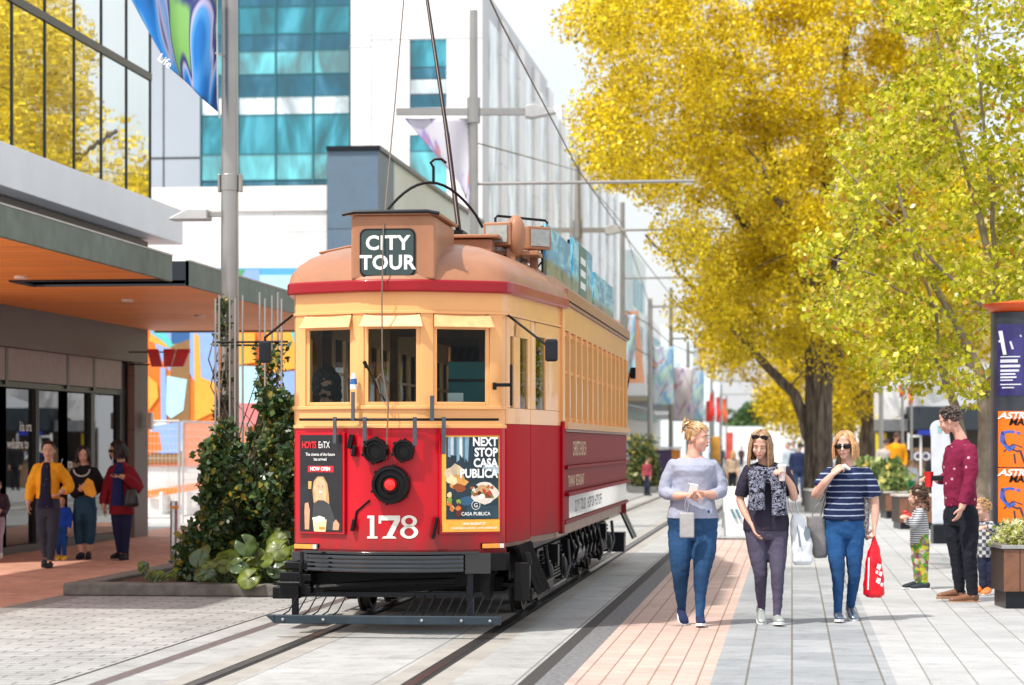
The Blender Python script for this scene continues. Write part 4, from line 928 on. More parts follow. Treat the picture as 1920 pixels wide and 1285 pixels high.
b = MB(); b.box(-.9, .9, 2.4, 11.6, .60, .70); b.box(-.6, .6, 5.4, 7.9, .25, .6); b.build('chassis', m_black, tram, bevel=.01)
for (y, L, r) in ((5.6, .9, .17), (7.2, .8, .14)):
    b = MB(); b.cyl((.86, y, .42), (.86, y + L, .42), r, n=20); b.build('air_cylinder', mat('dark_tank', (.03, .04, .055), .35, .2), tram, bevel=.015)
b = MB()
for k in range(7):
    y = 4.9 + k * .55; b.tube([(1.0, y, .66), (1.04, y + .1, .5), (1.0, y + .15, .36), (1.02, y + .3, .3)], .016, 6); b.obox((.95, y + .3, .48), (.14, .12, .2 + .04 * (k % 3)))
b.build('under_gear', m_black, tram, bevel=.01)
b = MB()
for y in (11.8, 12.2): b.obox((1.12, y, .52), (.03, .28, .4), (0, R(-25), 0))
b.obox((1.0, 11.7, .3), (.2, .3, .25)); b.build('rear_step', m_dark, tram, bevel=.006)
b = MB(); p = tl(1187, 700, 12.6); b.tube([(1.05, 12.3, 2.1), (p.x - .03, p.y, p.z + .05), p], .012, 6); b.obox(p + Vector((.0, 0, 0)), (.07, .05, .15)); b.build('rear_mirror', m_black, tram, bevel=.01)
# ------------------------------------------------------------ people
def skinmat(name, c): return mat(name, c, .5, var=.07, vs=25, sub=.12)
SK = {'fair': skinmat('skin_fair', (.66, .385, .29)), 'pink': skinmat('skin_pink', (.68, .36, .27)), 'tan': skinmat('skin_tan', (.52, .30, .20)), 'light': skinmat('skin_light', (.62, .40, .28))}
m_lip = mat('lips', (.45, .12, .11), .4); m_eyew = mat('eye_white', (.7, .68, .66), .2); m_iris = mat('iris', (.03, .025, .02), .15)
m_browm = mat('eyebrow', (.12, .07, .04), .8)
def cloth(name, c, rough=.85, var=.14, vs=7, bump=.35): return mat(name, c, rough, var=var, vs=vs, bump=bump, bs=130, spec=.25)
def wrinkle(me, amp, scale, k=1.6, fn=None):
    n = len(me.vertices); co = np.empty(n * 3, 'f'); me.vertices.foreach_get('co', co); co = co.reshape(-1, 3)
    no = np.empty(n * 3, 'f'); me.vertex_normals.foreach_get('vector', no); no = no.reshape(-1, 3)
    for i in range(n):
        x, y, z = co[i]; a = amp * (fn(x, y, z) if fn else 1)
        if a: co[i] += no[i] * (a * (noise.noise((x * scale, y * scale, z * scale * k)) + .5 * noise.noise((x * scale * 2.3 + 5, y * scale * 2.3, z * scale * k * 2.1))))
    me.vertices.foreach_set('co', co.ravel()); me.update()
def head_to(mb, M, H, sex='f'):
    """head in its own frame: chin at 0, crown at 1, face towards -y; M places it, H is its height"""
    S = M @ Matrix.Scale(H, 4)
    e = lambda c, r: mb.ell(c, r, S)
    e((0, .04, .62), (.335, .42, .385)); e((0, -.08, .38), (.275, .30, .33)); e((0, -.20, .11), (.13, .13, .11)); e((0, -.05, .22), (.24, .25, .16))
    e((0, -.27, .60), (.23, .12, .10)); e((0, -.25, .76), (.22, .12, .14))
    for s in (1, -1):
        e((s * .16, -.235, .37), (.10, .12, .12)); e((s * .345, .05, .46), (.035, .085, .12)); e((s * .12, -.315, .575), (.10, .055, .035))
    mb.tube([S @ Vector(p) for p in ((0, -.33, .58), (0, -.40, .45), (0, -.455, .37), (0, -.385, .325))], [.035 * H, .042 * H, .062 * H, .03 * H], 10)
    e((0, -.36, .255), (.09, .055, .03)); e((0, -.35, .205), (.08, .055, .03))
    return S
def face_parts(o, S, H, glasses=None, down=False):
    Si = S
    for s in (1, -1):
        if down:
            b = MB(); b.tube([Si @ Vector(p) for p in ((s * .07, -.375, .488), (s * .125, -.385, .476), (s * .185, -.35, .486))], [.008 * H, .013 * H, .006 * H], 6); b.build('eyelashes', m_browm, o); b = MB(); b.tube([Si @ Vector(p) for p in ((s * .06, -.385, .575), (s * .13, -.385, .60), (s * .20, -.33, .58))], [.012 * H, .014 * H, .008 * H], 6); b.build('eyebrow', m_browm, o); continue
        b = MB(); b.ell((s * .125, -.345, .495), (.055, .034, .019), Si); e = b.build('eye', m_eyew, o, smooth=True)
        b = MB(); b.ell((s * .125, -.372, .495), (.026, .012, .019), Si); b.build('iris', m_iris, e, smooth=True)
        b = MB(); b.tube([Si @ Vector(p) for p in ((s * .06, -.385, .575), (s * .13, -.385, .60), (s * .20, -.33, .58))], [.012 * H, .016 * H, .008 * H], 6); b.build('eyebrow', m_browm, o)
    b = MB(); b.ell((0, -.392, .232), (.088, .028, .032), Si); b.build('lips', m_lip, o, smooth=True)
    if glasses:
        dz = .16 * 0; b = MB(); z0 = .50 if glasses == 'eyes' else .88; y0 = -.40 if glasses == 'eyes' else -.30
        for s in (1, -1):
            b.ell((s * .16, y0 + .0, z0), (.155, .045, .105), Si); b.tube([Si @ Vector(p) for p in ((s * .28, y0 + .04, z0 + .03), (s * .35, -.1, z0 + .03), (s * .35, .05, z0 + .01))], .014 * H, 6)
        b.tube([Si @ Vector(p) for p in ((-.05, y0 - .01, z0 + .03), (.05, y0 - .01, z0 + .03))], .015 * H, 6)
        b.build('sunglasses', mat('dark_lens', (.006, .005, .006), .25, spec=.3), o, smooth=True)
def hair(o, S, H, m, style, length=.3, seed=1, vox=.007):
    """style: long, bob, updo, curly, short; length in head heights below the chin for long hair"""
    rr = random.Random(seed); b = MB()
    def scalp(az, el, k=1.06):                        # az 0 = front
        return Vector((math.sin(az) * math.cos(el) * .345 * k, -math.cos(az) * math.cos(el) * .43 * k + .045, .62 + math.sin(el) * .395 * k))
    # cap
    NU, NV = 28, 10; vs = []; 
    base = MB()
    for j in range(NV):
        for i in range(NU):
            az = 2 * math.pi * i / NU - math.pi; fr = max(0, math.cos(az))
            lo = -.55 + 1.35 * fr ** 1.2 + (.25 if abs(az) < 1.9 else 0) * (1 - fr)
            if style == 'short': lo = -.25 + 1.0 * fr ** 1.2
            el = lo + (math.pi / 2 - lo) * j / (NV - 1)
            base.v.append(scalp(az, el, 1.05 + .02 * rr.random()))
    base.f = [(j * NU + i, j * NU + (i + 1) % NU, (j + 1) * NU + (i + 1) % NU, (j + 1) * NU + i) for j in range(NV - 1) for i in range(NU)]
    inner = [Vector(v) * .93 + Vector((0, .003, .043)) for v in base.v]; n0 = len(base.v)
    base.v += inner; base.f += [tuple(x + n0 for x in f[::-1]) for f in base.f]
    base.f += [(i, n0 + i, n0 + (i + 1) % NU, (i + 1) % NU) for i in range(NU)]
    b.add([S @ Vector(v) for v in base.v], base.f)
    T = lambda p: S @ Vector(p)
    if style in ('long', 'bob', 'girl'):
        n = 210 if style == 'long' else 200
        for k in range(n):
            az = rr.uniform(.95, 2 * math.pi - .95) if k > 46 else rr.choice((1, -1)) * rr.uniform(.85, 1.1)
            pts = []; w = rr.uniform(1.04, 1.16)
            a0 = rr.choice((-.1, .1)); 
            for el in (1.45, 1.1, .75, .4, .1): pts.append(scalp(az if el < 1.3 else az, el, w))
            p = pts[-1]; out = 1.0
            zend = -length * rr.uniform(.75, 1.05) if style != 'bob' else .12 - rr.uniform(0, .16)
            steps = 6
            for q in range(1, steps + 1):
                t = q / steps; z = p.z + (zend - p.z) * t
                if style == 'bob': f = 1.12 + .12 * math.sin(t * 2.6); 
                elif style == 'girl': f = 1.15 + .22 * math.sin(t * 3) + rr.uniform(-.06, .06)
                else: f = 1.08 + .16 * t + rr.uniform(-.04, .04)
                xx, yy = p.x * f, (p.y - .045) * f + .045 + (.05 * t if az > 1 and az < 5.2 else 0)
                if abs(xx) < .2 and yy < -.1: xx = math.copysign(.27, xx)
                pts.append(Vector((xx, yy, z)))
            r0 = .024 * H; b.tube([T(p_) for p_ in pts], [r0 * .7] + [r0] * (len(pts) - 2) + [r0 * .25], 5)
        for k in range(12):                           # fringe / parting
            az = rr.uniform(-.75, .75); s = 1 if az > 0 else -1
            b.tube([T(scalp(az * .3, 1.35, 1.06)), T(scalp(az, 1.0, 1.09)), T(scalp(az + s * .25, .7, 1.1)), T(scalp(az + s * .5, .35, 1.1)), T(scalp(s * 1.15, 0, 1.1))], [.02 * H, .035 * H, .035 * H, .03 * H, .015 * H], 5)
    if style == 'updo':
        for k in range(70):                           # combed back to a knot
            az = rr.uniform(-1.5, 1.5); el = rr.uniform(.15, 1.2)
            p = [scalp(az, el, 1.07), scalp(az * 1.25, min(1.4, el + .25), 1.12), scalp(az * 1.6 + (.3 if az > 0 else -.3), min(1.45, el + .35), 1.14), Vector((.0 + rr.uniform(-.06, .06), .36, .93 + rr.uniform(-.05, .05)))]
            b.tube([T(x) for x in p], [.016 * H, .03 * H, .032 * H, .03 * H], 5)
        for k in range(34):
            c = Vector((rr.gauss(0, .10), .44 + rr.gauss(0, .08), .96 + rr.gauss(0, .12))); d = Vector((rr.gauss(0, .09), rr.gauss(0, .09), rr.gauss(0, .09)))
            b.tube([T(c), T(c + d * .6), T(c + d * 1.2 + Vector((0, 0, .02)))], [.05 * H, .045 * H, .012 * H], 5)
        for k in range(10):
            az = rr.choice((1, -1)) * rr.uniform(1.5, 2.6); q = scalp(az, -.2, 1.06)
            b.tube([T(q + Vector((0, 0, .2))), T(q), T(q + Vector((rr.uniform(-.03, .03), .03, -.14)))], [.02 * H, .018 * H, .006 * H], 5)
    if style in ('curly', 'curlylong'):
        n = 260 if style == 'curly' else 330
        for k in range(n):
            az = rr.uniform(-math.pi, math.pi); fr = max(0, math.cos(az)); el = rr.uniform((.75 if fr > .4 else -.35), 1.57)
            p = scalp(az, el, 1.10 + rr.uniform(0, .10))
            if style == 'curlylong' and fr < .3 and rr.random() < .6: p.z -= rr.uniform(.1, .75); p.x *= 1.12; p.y = p.y * 1.1
            pts = [p + Vector((.045 * math.cos(a * 1.25 + k), .045 * math.sin(a * 1.25 + k), .02 * (a - 2))) for a in range(5)]
            b.tube([T(x) for x in pts], [.02 * H, .032 * H, .034 * H, .028 * H, .01 * H], 5)
    if style == 'short':
        for k in range(150):
            az = rr.uniform(-math.pi, math.pi); fr = max(0, math.cos(az)); el = rr.uniform((.8 if fr > .4 else -.2), 1.5)
            p = scalp(az, el, 1.04); q = scalp(az + rr.uniform(-.2, .2), el - .22, 1.11)
            b.tube([T(p), T(p.lerp(q, .5) * 1.01), T(q)], [.02 * H, .03 * H, .008 * H], 5)
    b.build('hair', m, o, smooth=60, fix=False)
def hand_to(mb, w, d, n, L=.17, curl=.5, spread=.12, thumb=1, pose=None):
    """w wrist point, d direction of the hand, n palm normal (fingers curl that way)"""
    w = Vector(w); d = Vector(d).normalized(); n = Vector(n); n = (n - d * n.dot(d)).normalized(); s = d.cross(n).normalized() * thumb
    pl = L * .52; c = w + d * pl * .5
    mb.tube([w - d * .01, w + d * pl * .35, w + d * pl * .8, w + d * pl], [(.024, .018), (.036, .016), (.042, .014), (.038, .012)] if 1 else 0, 10, hint=n)
    for k, (off, fl) in enumerate(((.031, .40), (.0105, .45), (-.0105, .42), (-.031, .33))):
        p = w + d * pl * .92 + s * off; cur = curl * (1 + .08 * k); dd = d + s * off * spread * 10; dd.normalize(); pts = [p]; a = 0
        for q, sg in enumerate((.45, .32, .23)):
            a += cur * (.75, 1, .8)[q]; v = dd * math.cos(a) + n * math.sin(a); pts.append(pts[-1] + v * (L * fl * sg * 1.15))
        mb.tube(pts, [.0098, .0092, .0085, .007], 7)
    p = w + d * pl * .28 + s * .03; v = (d * .75 + s * .55 + n * (.25 + curl * .4)).normalized(); q = p + v * .035; v2 = (d * .95 + s * .12 + n * (.3 + curl * .5)).normalized()
    mb.tube([p - v * .01, q, q + v2 * .028, q + v2 * .050], [.014, .0125, .011, .008], 7)
def person(x0, fy, label, rows, head, arms, legs, feet, skin='fair', top=None, bottom=None, shoes=None, group=None, hair_=None, glasses=None, vox=.0075, hem=None, waist=None, hd=.230, tyaw=0, hband=1.0, torso_y=0.0, gnd=None, wr=1.0, neckr=.052):
    d = F * CH / ((gnd or fy) - HY); S = F / d
    g = G(x0, gnd or fy)
    A = lambda px, py, dy=0: Vector(((px - x0) / S, dy, ((gnd or fy) - py) / S))
    body = MB(); 
    def tors(mb, rws, inf=0, capk=0):
        pts = []; rs = []
        for r in rws:
            py, xl, xr = r[:3]; dr = r[3] if len(r) > 3 else .62; yo = r[4] if len(r) > 4 else 0
            rx = (xr - xl) / 2 / S; pts.append(A((xl + xr) / 2, py, yo + torso_y)); rs.append((rx + inf, rx * dr + inf))
        n = 22; vs = []
        for p, (rx, ry) in zip(pts, rs):
            for k in range(n):
                a = 2 * math.pi * k / n; c, s = math.cos(a), math.sin(a)
                vs.append(p + Vector((math.copysign(abs(c) ** .93, c) * rx, math.copysign(abs(s) ** .93, s) * ry, 0)))
        K = len(pts); mb.add(vs, [(i * n + k, i * n + (k + 1) % n, (i + 1) * n + (k + 1) % n, (i + 1) * n + k) for i in range(K - 1) for k in range(n)] + [tuple(range(n))[::-1], tuple(range((K - 1) * n, K * n))])
    tors(body, rows, -.015)
    # head
    hx, hy, yaw, pitch, roll = head['p']; hy0 = head.get('dy', 0)
    chin = A(hx, hy, hy0)
    M = Matrix.Translation(chin) @ Matrix.Rotation(R(yaw), 4, 'Z') @ Matrix.Rotation(R(pitch), 4, 'X') @ Matrix.Rotation(R(roll), 4, 'Y')
    Sm = head_to(body, M, hd)
    nb = A((rows[-1][1] + rows[-1][2]) / 2, rows[-1][0], torso_y); nb2 = M @ Vector((0, .035, hd * .25))
    body.tube([nb - Vector((0, 0, .03)), nb.lerp(nb2, .5), nb2], [neckr * 1.2, neckr, neckr], 14)
    def limb(mb, pts, rr_, inf=0, upto=None, n=12):
        P_ = [A(*p) for p in pts]; 
        K = 4; out = []; ro = []
        for i in range(len(P_) - 1):
            p0 = P_[max(0, i - 1)]; p1 = P_[i]; p2 = P_[i + 1]; p3 = P_[min(len(P_) - 1, i + 2)]
            for k in range(K):
                t = k / K; q = .5 * ((2 * p1) + (p2 - p0) * t + (2 * p0 - 5 * p1 + 4 * p2 - p3) * t * t + (3 * p1 - p0 - 3 * p2 + p3) * t ** 3)
                lin = p1.lerp(p2, t); out.append(lin.lerp(q, .45)); ro.append((rr_[i] * (1 - t) + rr_[i + 1] * t) / S + inf)
        out.append(P_[-1]); ro.append(rr_[-1] / S + inf)
        if upto is not None:
            m_ = max(2, int(round((len(out) - 1) * upto)) + 1); out = out[:m_]; ro = ro[:m_]
        mb.tube(out, ro, n); mb.ell(out[0], ro[0] * .99); 
        if upto is None: mb.ell(out[-1], ro[-1] * .99)
        return out, ro
    for a in arms:
        limb(body, a['p'], a['r'])
        if 'hand' in a:
            hp = a['hand']; hand_to(body, A(*a['p'][-1]), hp[0], hp[1], L=.175 * hd / .23 * hp[3] if len(hp) > 3 else .175 * hd / .23, curl=hp[2], thumb=a.get('th', 1))
    for l in legs: limb(body, l['p'], l['r'], -.009)
    for f in feet:
        c = A(f[0], f[1], f[2]); yw = R(f[3]); dv = Vector((math.sin(yw), -math.cos(yw), 0)); fs_ = f[5] if len(f) > 5 else 1; 
        body.tube([c - dv * .03 * fs_ + Vector((0, 0, .035)), c + dv * .09 * fs_ + Vector((0, 0, .03))], [.026 * fs_, .022 * fs_], 8)
    me = remesh(body, vox, 3, .5); me.materials.append(SK[skin])
    o = bpy.data.objects.new('person', me); col.objects.link(o); o.location = g; o.rotation_euler = (0, 0, math.atan2(-(x0 - CX), F) * 0 + AY); tag(o, label, 'person', group)
    face_parts(o, Sm, hd, glasses, head.get('down'))
    # clothes
    def garment(name, mb, m, amp=.006, sc_=9, fn=None, v=vox * 1.15):
        me = remesh(mb, v, 2, .5); wrinkle(me, amp * wr * .75, sc_ * 1.25, 1.2, fn); me.materials.append(m); q = bpy.data.objects.new(name, me); col.objects.link(q); q.parent = o; return q
    res = {}
    if bottom:
        b = MB(); wy = waist or rows[2][0]; tors(b, [r for r in rows if r[0] >= wy - 1], -.004)
        for l in legs: limb(b, l['p'], [x for x in l['r']], .004, bottom.get('len', .97))
        res['trousers'] = garment(bottom.get('name', 'trousers'), b, bottom['m'], bottom.get('amp', .007), bottom.get('sc', 13))
    if top:
        b = MB(); hy_ = hem or 1e9; inf = top.get('inf', .017); tors(b, [r for r in rows if r[0] <= hy_ and r[0] >= top.get('cut', 0)], inf - .015)
        for a in arms:
            if a.get('sl', 1) > 0: limb(b, a['p'], a['r'], inf * .4 + a.get('loose', 0), a.get('sl', 1) if a.get('sl', 1) < 1 else None if not 'hand' in a else .97)
        res['top'] = garment(top.get('name', 'shirt'), b, top['m'], top.get('amp', .008), top.get('sc', 10))
    for f in feet:
        c = A(f[0], f[1], f[2]); yw = R(f[3]); pit = R(f[4]) if len(f) > 4 else 0; sz = f[5] if len(f) > 5 else 1; ht = f[6] if len(f) > 6 else .085
        t = Matrix.Translation(Vector((c.x, c.y, c.z))) @ Matrix.Rotation(yw, 4, 'Z') @ Matrix.Rotation(pit, 4, 'X') @ Matrix.Scale(sz, 4)
        b = MB(); 
        b.tube([t @ Vector(p) for p in ((0, .075, .045), (0, .04, .05), (0, -.03, .048), (0, -.10, .036), (0, -.16, .030), (0, -.185, .026))], [(.026, .03), (.034, .044), (.037, .040), (.043, .032), (.038, .024), (.018, .012)], 12, hint=Vector((0, 0, 1)))
        b.tube([t @ Vector((0, .035, .05)), t @ Vector((0, .03, ht + .02))], [.040, .038], 12)
        sm = remesh(b, .006, 2); sm.materials.append(shoes['m']); s_ = bpy.data.objects.new('shoe', sm); col.objects.link(s_); s_.parent = o
        b = MB(); pl = [(.030, .085), (-.030, .085), (-.038, .0), (-.046, -.09), (-.038, -.16), (0, -.195), (.038, -.16), (.046, -.09), (.038, 0)]
        b.prism(pl, 'z', -.004, .020); b.v = [tuple(t @ Vector(v)) for v in b.v]; b.build('sole', shoes.get('sole', m_white), s_, bevel=.004)
    if hair_: hair(o, Sm, hd, *hair_[:2], **(hair_[2] if len(hair_) > 2 else {}))
    return o, A, S, Sm, g
def held(name, label, cat, o, group=None):
    """a thing of its own carried at a person's place"""
    t = thing(name, label, cat, o.location, AY, group); return t
# patterned cloth
def patt(name, kind, c1, c2, sc_=1, bump=.2):
    q = N(name); q.b.inputs['Roughness'].default_value = .85; q.b.inputs['Specular IOR Level'].default_value = .25; co = q.co()
    if kind == 'stripe':
        g = q.n('SeparateXYZ'); n = q.n('TexNoise', i_Scale=5.0); q.l(co, n.inputs['Vector']); q.l(co, g.inputs[0])
        a = q.n('Math', operation='MULTIPLY_ADD'); q.l(n.outputs[0], a.inputs[0]); a.inputs[1].default_value = .02; q.l(g.outputs[2], a.inputs[2])
        m = q.n('Math', operation='MULTIPLY'); q.l(a.outputs[0], m.inputs[0]); m.inputs[1].default_value = sc_; f = q.n('Math', operation='FRACT'); q.l(m.outputs[0], f.inputs[0])
        cc = q.ramp(f.outputs[0], [(.0, c1), (.80 if kind == 'stripe' and sc_ < 30 else .5, c2)], 'CONSTANT')
    elif kind == 'leopard':
        v = q.n('TexVoronoi', i_Scale=sc_, feature='F1'); q.l(co, v.inputs['Vector']); n = q.n('TexNoise', i_Scale=sc_ * 1.3); q.l(co, n.inputs['Vector'])
        a = q.n('Math', operation='MULTIPLY_ADD'); q.l(n.outputs[0], a.inputs[0]); a.inputs[1].default_value = .55; q.l(v.outputs[0], a.inputs[2])
        cc = q.ramp(a.outputs[0], [(0, c1), (.38, c2), (.62, c1), (.0, c1)][:3], 'CONSTANT')
        n = q.n('TexNoise', i_Scale=sc_ * 1.5, i_Detail=1.0, i_Distortion=.8); q.l(co, n.inputs['Vector']); cc = q.ramp(n.outputs[0], [(0, c1), (.42, c2), (.50, c1), (.58, c2)], 'CONSTANT')
    elif kind == 'dots':
        v = q.n('TexVoronoi', i_Scale=sc_, feature='F1'); v.inputs['Randomness'].default_value = .75; q.l(co, v.inputs['Vector']); cc = q.ramp(v.outputs[0], [(0, c2), (.13, c1)], 'CONSTANT')
    elif kind == 'check':
        v = q.n('TexChecker', i_Scale=sc_); v.inputs[1].default_value = (*c1, 1); v.inputs[2].default_value = (*c2, 1); q.l(co, v.inputs['Vector']); cc = v.outputs[0]
    elif kind == 'floral':
        v = q.n('TexVoronoi', i_Scale=sc_); q.l(co, v.inputs['Vector']); g = q.n('SeparateColor'); q.l(v.outputs[1], g.inputs[0])
        cc = q.ramp(g.outputs[0], [(0, c1), (.3, c2), (.5, (.10, .28, .05)), (.75, (.35, .08, .12)), (.9, (.5, .42, .35))], 'CONSTANT')
    n2 = q.n('TexNoise', i_Scale=9.0, i_Detail=3.0); q.l(co, n2.inputs['Vector']); cc = q.mix(1.0, cc, q.ramp(n2.outputs[0], [(.3, (.85,) * 3), (.7, (1.1,) * 3)]), 'MULTIPLY')
    q.l(cc, q.b.inputs['Base Color'])
    n3 = q.n('TexNoise', i_Scale=130.0); q.l(co, n3.inputs['Vector']); bp = q.n('Bump', i_Strength=bump, i_Distance=.01); q.l(n3.outputs[0], bp.inputs['Height']); q.l(bp.outputs[0], q.b.inputs['Normal'])
    return q.m
def hairm(name, c, c2=None):
    q = N(name); ge = q.n('NewGeometry'); co = q.co(); n = q.n('TexNoise', i_Scale=30.0, i_Detail=5.0); q.l(co, n.inputs['Vector'])
    c2 = c2 or tuple(x * .5 for x in c); a = q.ramp(ge.outputs['Random Per Island'], [(0, c2), (1, c)]); f = q.ramp(n.outputs[0], [(.3, (.7,) * 3), (.7, (1.2,) * 3)])
    q.l(q.mix(1.0, a, f, 'MULTIPLY'), q.b.inputs['Base Color']); q.b.inputs['Roughness'].default_value = .42; return q.m
h_blond = hairm('hair_blond', (.66, .43, .21), (.36, .20, .09)); h_dblond = hairm('hair_dark_blond', (.50, .30, .15), (.20, .11, .055)); h_straw = hairm('hair_strawberry', (.68, .38, .17), (.40, .19, .08))
h_black = hairm('hair_black', (.022, .018, .017)); h_brown = hairm('hair_brown', (.12, .06, .035)); h_gbrown = hairm('hair_greying', (.16, .11, .09), (.02, .015, .014)); h_grey = hairm('hair_grey', (.4, .38, .36))
denim = cloth('denim_blue', (.018, .062, .15), vs=3, var=.35); denim2 = cloth('denim_bright', (.014, .07, .20), vs=3, var=.4); mauve = cloth('mauve_trousers', (.075, .065, .105), vs=3); navy = cloth('navy_cloth', (.02, .025, .055)); black = cloth('black_cloth', (.016, .016, .02))

# --- woman in the pale sweater
W1R = [(1012, 1264, 1338, .62), (992, 1252, 1346, .68), (972, 1250, 1348, .70), (945, 1256, 1341, .68), (918, 1262, 1336, .68), (895, 1261, 1338, .70), (882, 1258, 1341, .76), (872, 1257, 1342, .66), (865, 1262, 1337, .56), (859, 1273, 1327, .52), (854, 1284, 1316, .6), (852, 1288, 1312, .8)]
o, A, S, Sm, g = person(1293, 1172, 'woman in pale grey blue sweater and jeans with fair hair tied up', W1R, dict(p=(1307, 847, 62, 2, 0), dy=-.01),
 [dict(p=[(1264, 874, .02), (1252, 900, .02), (1246, 924, 0), (1266, 929, -.14), (1284, 928, -.20)], r=[12.5, 12.5, 11, 9, 6], sl=.78, hand=((1, -.25, .05), (0, -.4, -.8), .55), th=1),
  dict(p=[(1335, 874, .02), (1348, 900, .02), (1352, 922, 0), (1334, 927, -.13), (1318, 925, -.21)], r=[12.5, 12.5, 11, 9, 6], sl=.78, hand=((-1, -.2, .12), (0, -.5, -.8), .5), th=-1)],
 [dict(p=[(1275, 998, 0), (1275, 1034, -.04), (1275, 1078, -.05), (1277, 1108, .03), (1281, 1148, .14)], r=[22.5, 21.5, 15, 11.5, 6.3]), dict(p=[(1322, 998, 0), (1319, 1034, -.06), (1313, 1078, -.13), (1311, 1108, -.14), (1309, 1156, -.17)], r=[22.5, 21.5, 14.5, 11, 6.3])],
 [(1280, 1163, .12, 5, 15, 1.0), (1310, 1171, -.18, -2, -5, 1.0)], 'pink', dict(m=cloth('sweater_lavender', (.34, .365, .47), vs=4), name='sweater', amp=.009, cut=859), dict(m=denim, name='jeans'), dict(m=cloth('navy_trainer', (.02, .03, .09))),
 hair_=(h_blond, 'updo', dict(seed=3)), hem=985, waist=945, hd=.238)
t = held('wallet_purse', 'small silver purse dangling from the wrist of the woman in the pale sweater', 'purse', o)
b = MB(); c0 = A(1284, 960, -.25); b.obox((c0.x, c0.y, A(0, 983).z), (.125, .03, .215)); b.build('pouch', mat('silver_leather', (.42, .41, .41), .4, .3, var=.15, bump=.3), t, bevel=.012, segs=3)
b = MB(); b.tube([A(1284, 930, -.22), A(1280, 945, -.24), A(1281, 960, -.25)], .005, 6); b.tube([A(1284, 930, -.22), A(1287, 946, -.24), A(1284, 960, -.25)], .005, 6); b.build('wrist_strap', m_chrome, t)
t = held('phone', 'pale phone with cable held in both hands by the woman in the sweater', 'phone', o)
b = MB(); c0 = A(1296, 918, -.24); b.obox(c0, (.07, .012, .11), (.3, .2, 0)); b.build('case', m_white, t, bevel=.006)
b = MB(); b.tube([c0, A(1292, 908, -.25), A(1286, 905, -.25)], .004, 5); b.build('cable', m_white, t)

# --- woman with the leopard scarf
W2R = [(1012, 1402, 1472, .60), (995, 1394, 1479, .64), (975, 1394, 1479, .66), (952, 1401, 1474, .64), (930, 1406, 1469, .62), (910, 1405, 1469, .66), (893, 1402, 1471, .70), (883, 1402, 1470, .62), (876, 1408, 1464, .55), (870, 1419, 1453, .55), (867, 1427, 1446, .8)]
o, A, S, Sm, g = person(1437, 1170, 'woman in dark tee and leopard scarf with sunglasses on her head', W2R, dict(p=(1424, 859, -14, 16, 4), dy=-.06, down=True),
 [dict(p=[(1406, 884, .02), (1394, 912, .02), (1388, 938, .02), (1396, 962, -.04), (1407, 982, -.09)], r=[10, 9.5, 7.8, 7.2, 4.8], sl=.42, loose=.012, hand=((.35, -.3, -1), (.9, -.1, .2), .35), th=-1),
  dict(p=[(1467, 884, .02), (1481, 912, .0), (1487, 932, -.06), (1480, 912, -.16), (1470, 896, -.22)], r=[10, 9.5, 8.5, 7.5, 5], sl=.42, loose=.012, hand=((-.5, -.3, .6), (-.6, -.2, -.3), .9), th=-1)],
 [dict(p=[(1416, 998, 0), (1420, 1034, -.02), (1425, 1078, -.05), (1427, 1108, .03), (1431, 1148, .13)], r=[19, 17.5, 12, 10, 5.8]), dict(p=[(1459, 998, 0), (1457, 1034, -.03), (1455, 1078, -.12), (1455, 1108, -.13), (1453, 1155, -.16)], r=[19, 17.5, 12, 10, 5.8])],
 [(1429, 1162, .11, -3, 15, .98), (1453, 1169, -.17, 4, -5, .98)], 'fair', dict(m=cloth('plum_tee', (.03, .025, .045)), name='t_shirt', cut=870), dict(m=mauve), dict(m=mat('silver_trainer', (.36, .40, .38), .4, .2, var=.2)),
 hair_=(h_dblond, 'long', dict(length=.28, seed=5)), glasses='head', hem=996, waist=975, hd=.232)
scarf = MB(); 
for k in range(3):
    rr_ = .115 + .012 * k; cz = A(1436, 873 + k * 7).z
    scarf.tube([Vector((A(1436, 0).x + math.cos(a) * rr_, math.sin(a) * rr_ * .95 - .02, cz - .03 * (1 - math.sin(a)) * .8)) for a in [2 * math.pi * i / 20 for i in range(21)]], [(.030, .038)] * 21, 8, cap=False)
for pts in ([(1417, 880), (1414, 905), (1415, 930), (1417, 956)], [(1428, 882), (1424, 905), (1423, 930), (1426, 956)], [(1452, 882), (1456, 905), (1457, 935), (1458, 966)], [(1445, 885), (1449, 910), (1450, 935), (1449, 966)], [(1410, 885), (1406, 905), (1407, 930), (1408, 956)], [(1460, 886), (1464, 905), (1464, 935), (1465, 966)]):
    scarf.tube([A(px, py, -.165 - .01 * (i in (1, 2))) for i, (px, py) in enumerate(pts)], [(.033, .034)] * 4, 8, hint=Vector((0, 1, 0)))
me = remesh(scarf, .0075, 2); wrinkle(me, .010, 14, .4); me.materials.append(patt('leopard_scarf', 'leopard', (.010, .010, .018), (.25, .26, .35), 17)); s_ = bpy.data.objects.new('scarf', me); col.objects.link(s_); s_.parent = o
t = held('paper_cup', 'pale paper cup held up by the woman in the leopard scarf', 'cup', o)
c0 = A(1460, 888, -.25); b = MB(); b.lathe([(.026, -.06), (.036, .06), (.036, .065), (.002, .065)], c0); b.build('cup', mat('cup_pink', (.66, .55, .52), .6), t, smooth=35)
b = MB(); b.lathe([(.039, .063), (.039, .072), (.034, .08), (.002, .08)], c0); b.build('lid', m_white, t, smooth=35)
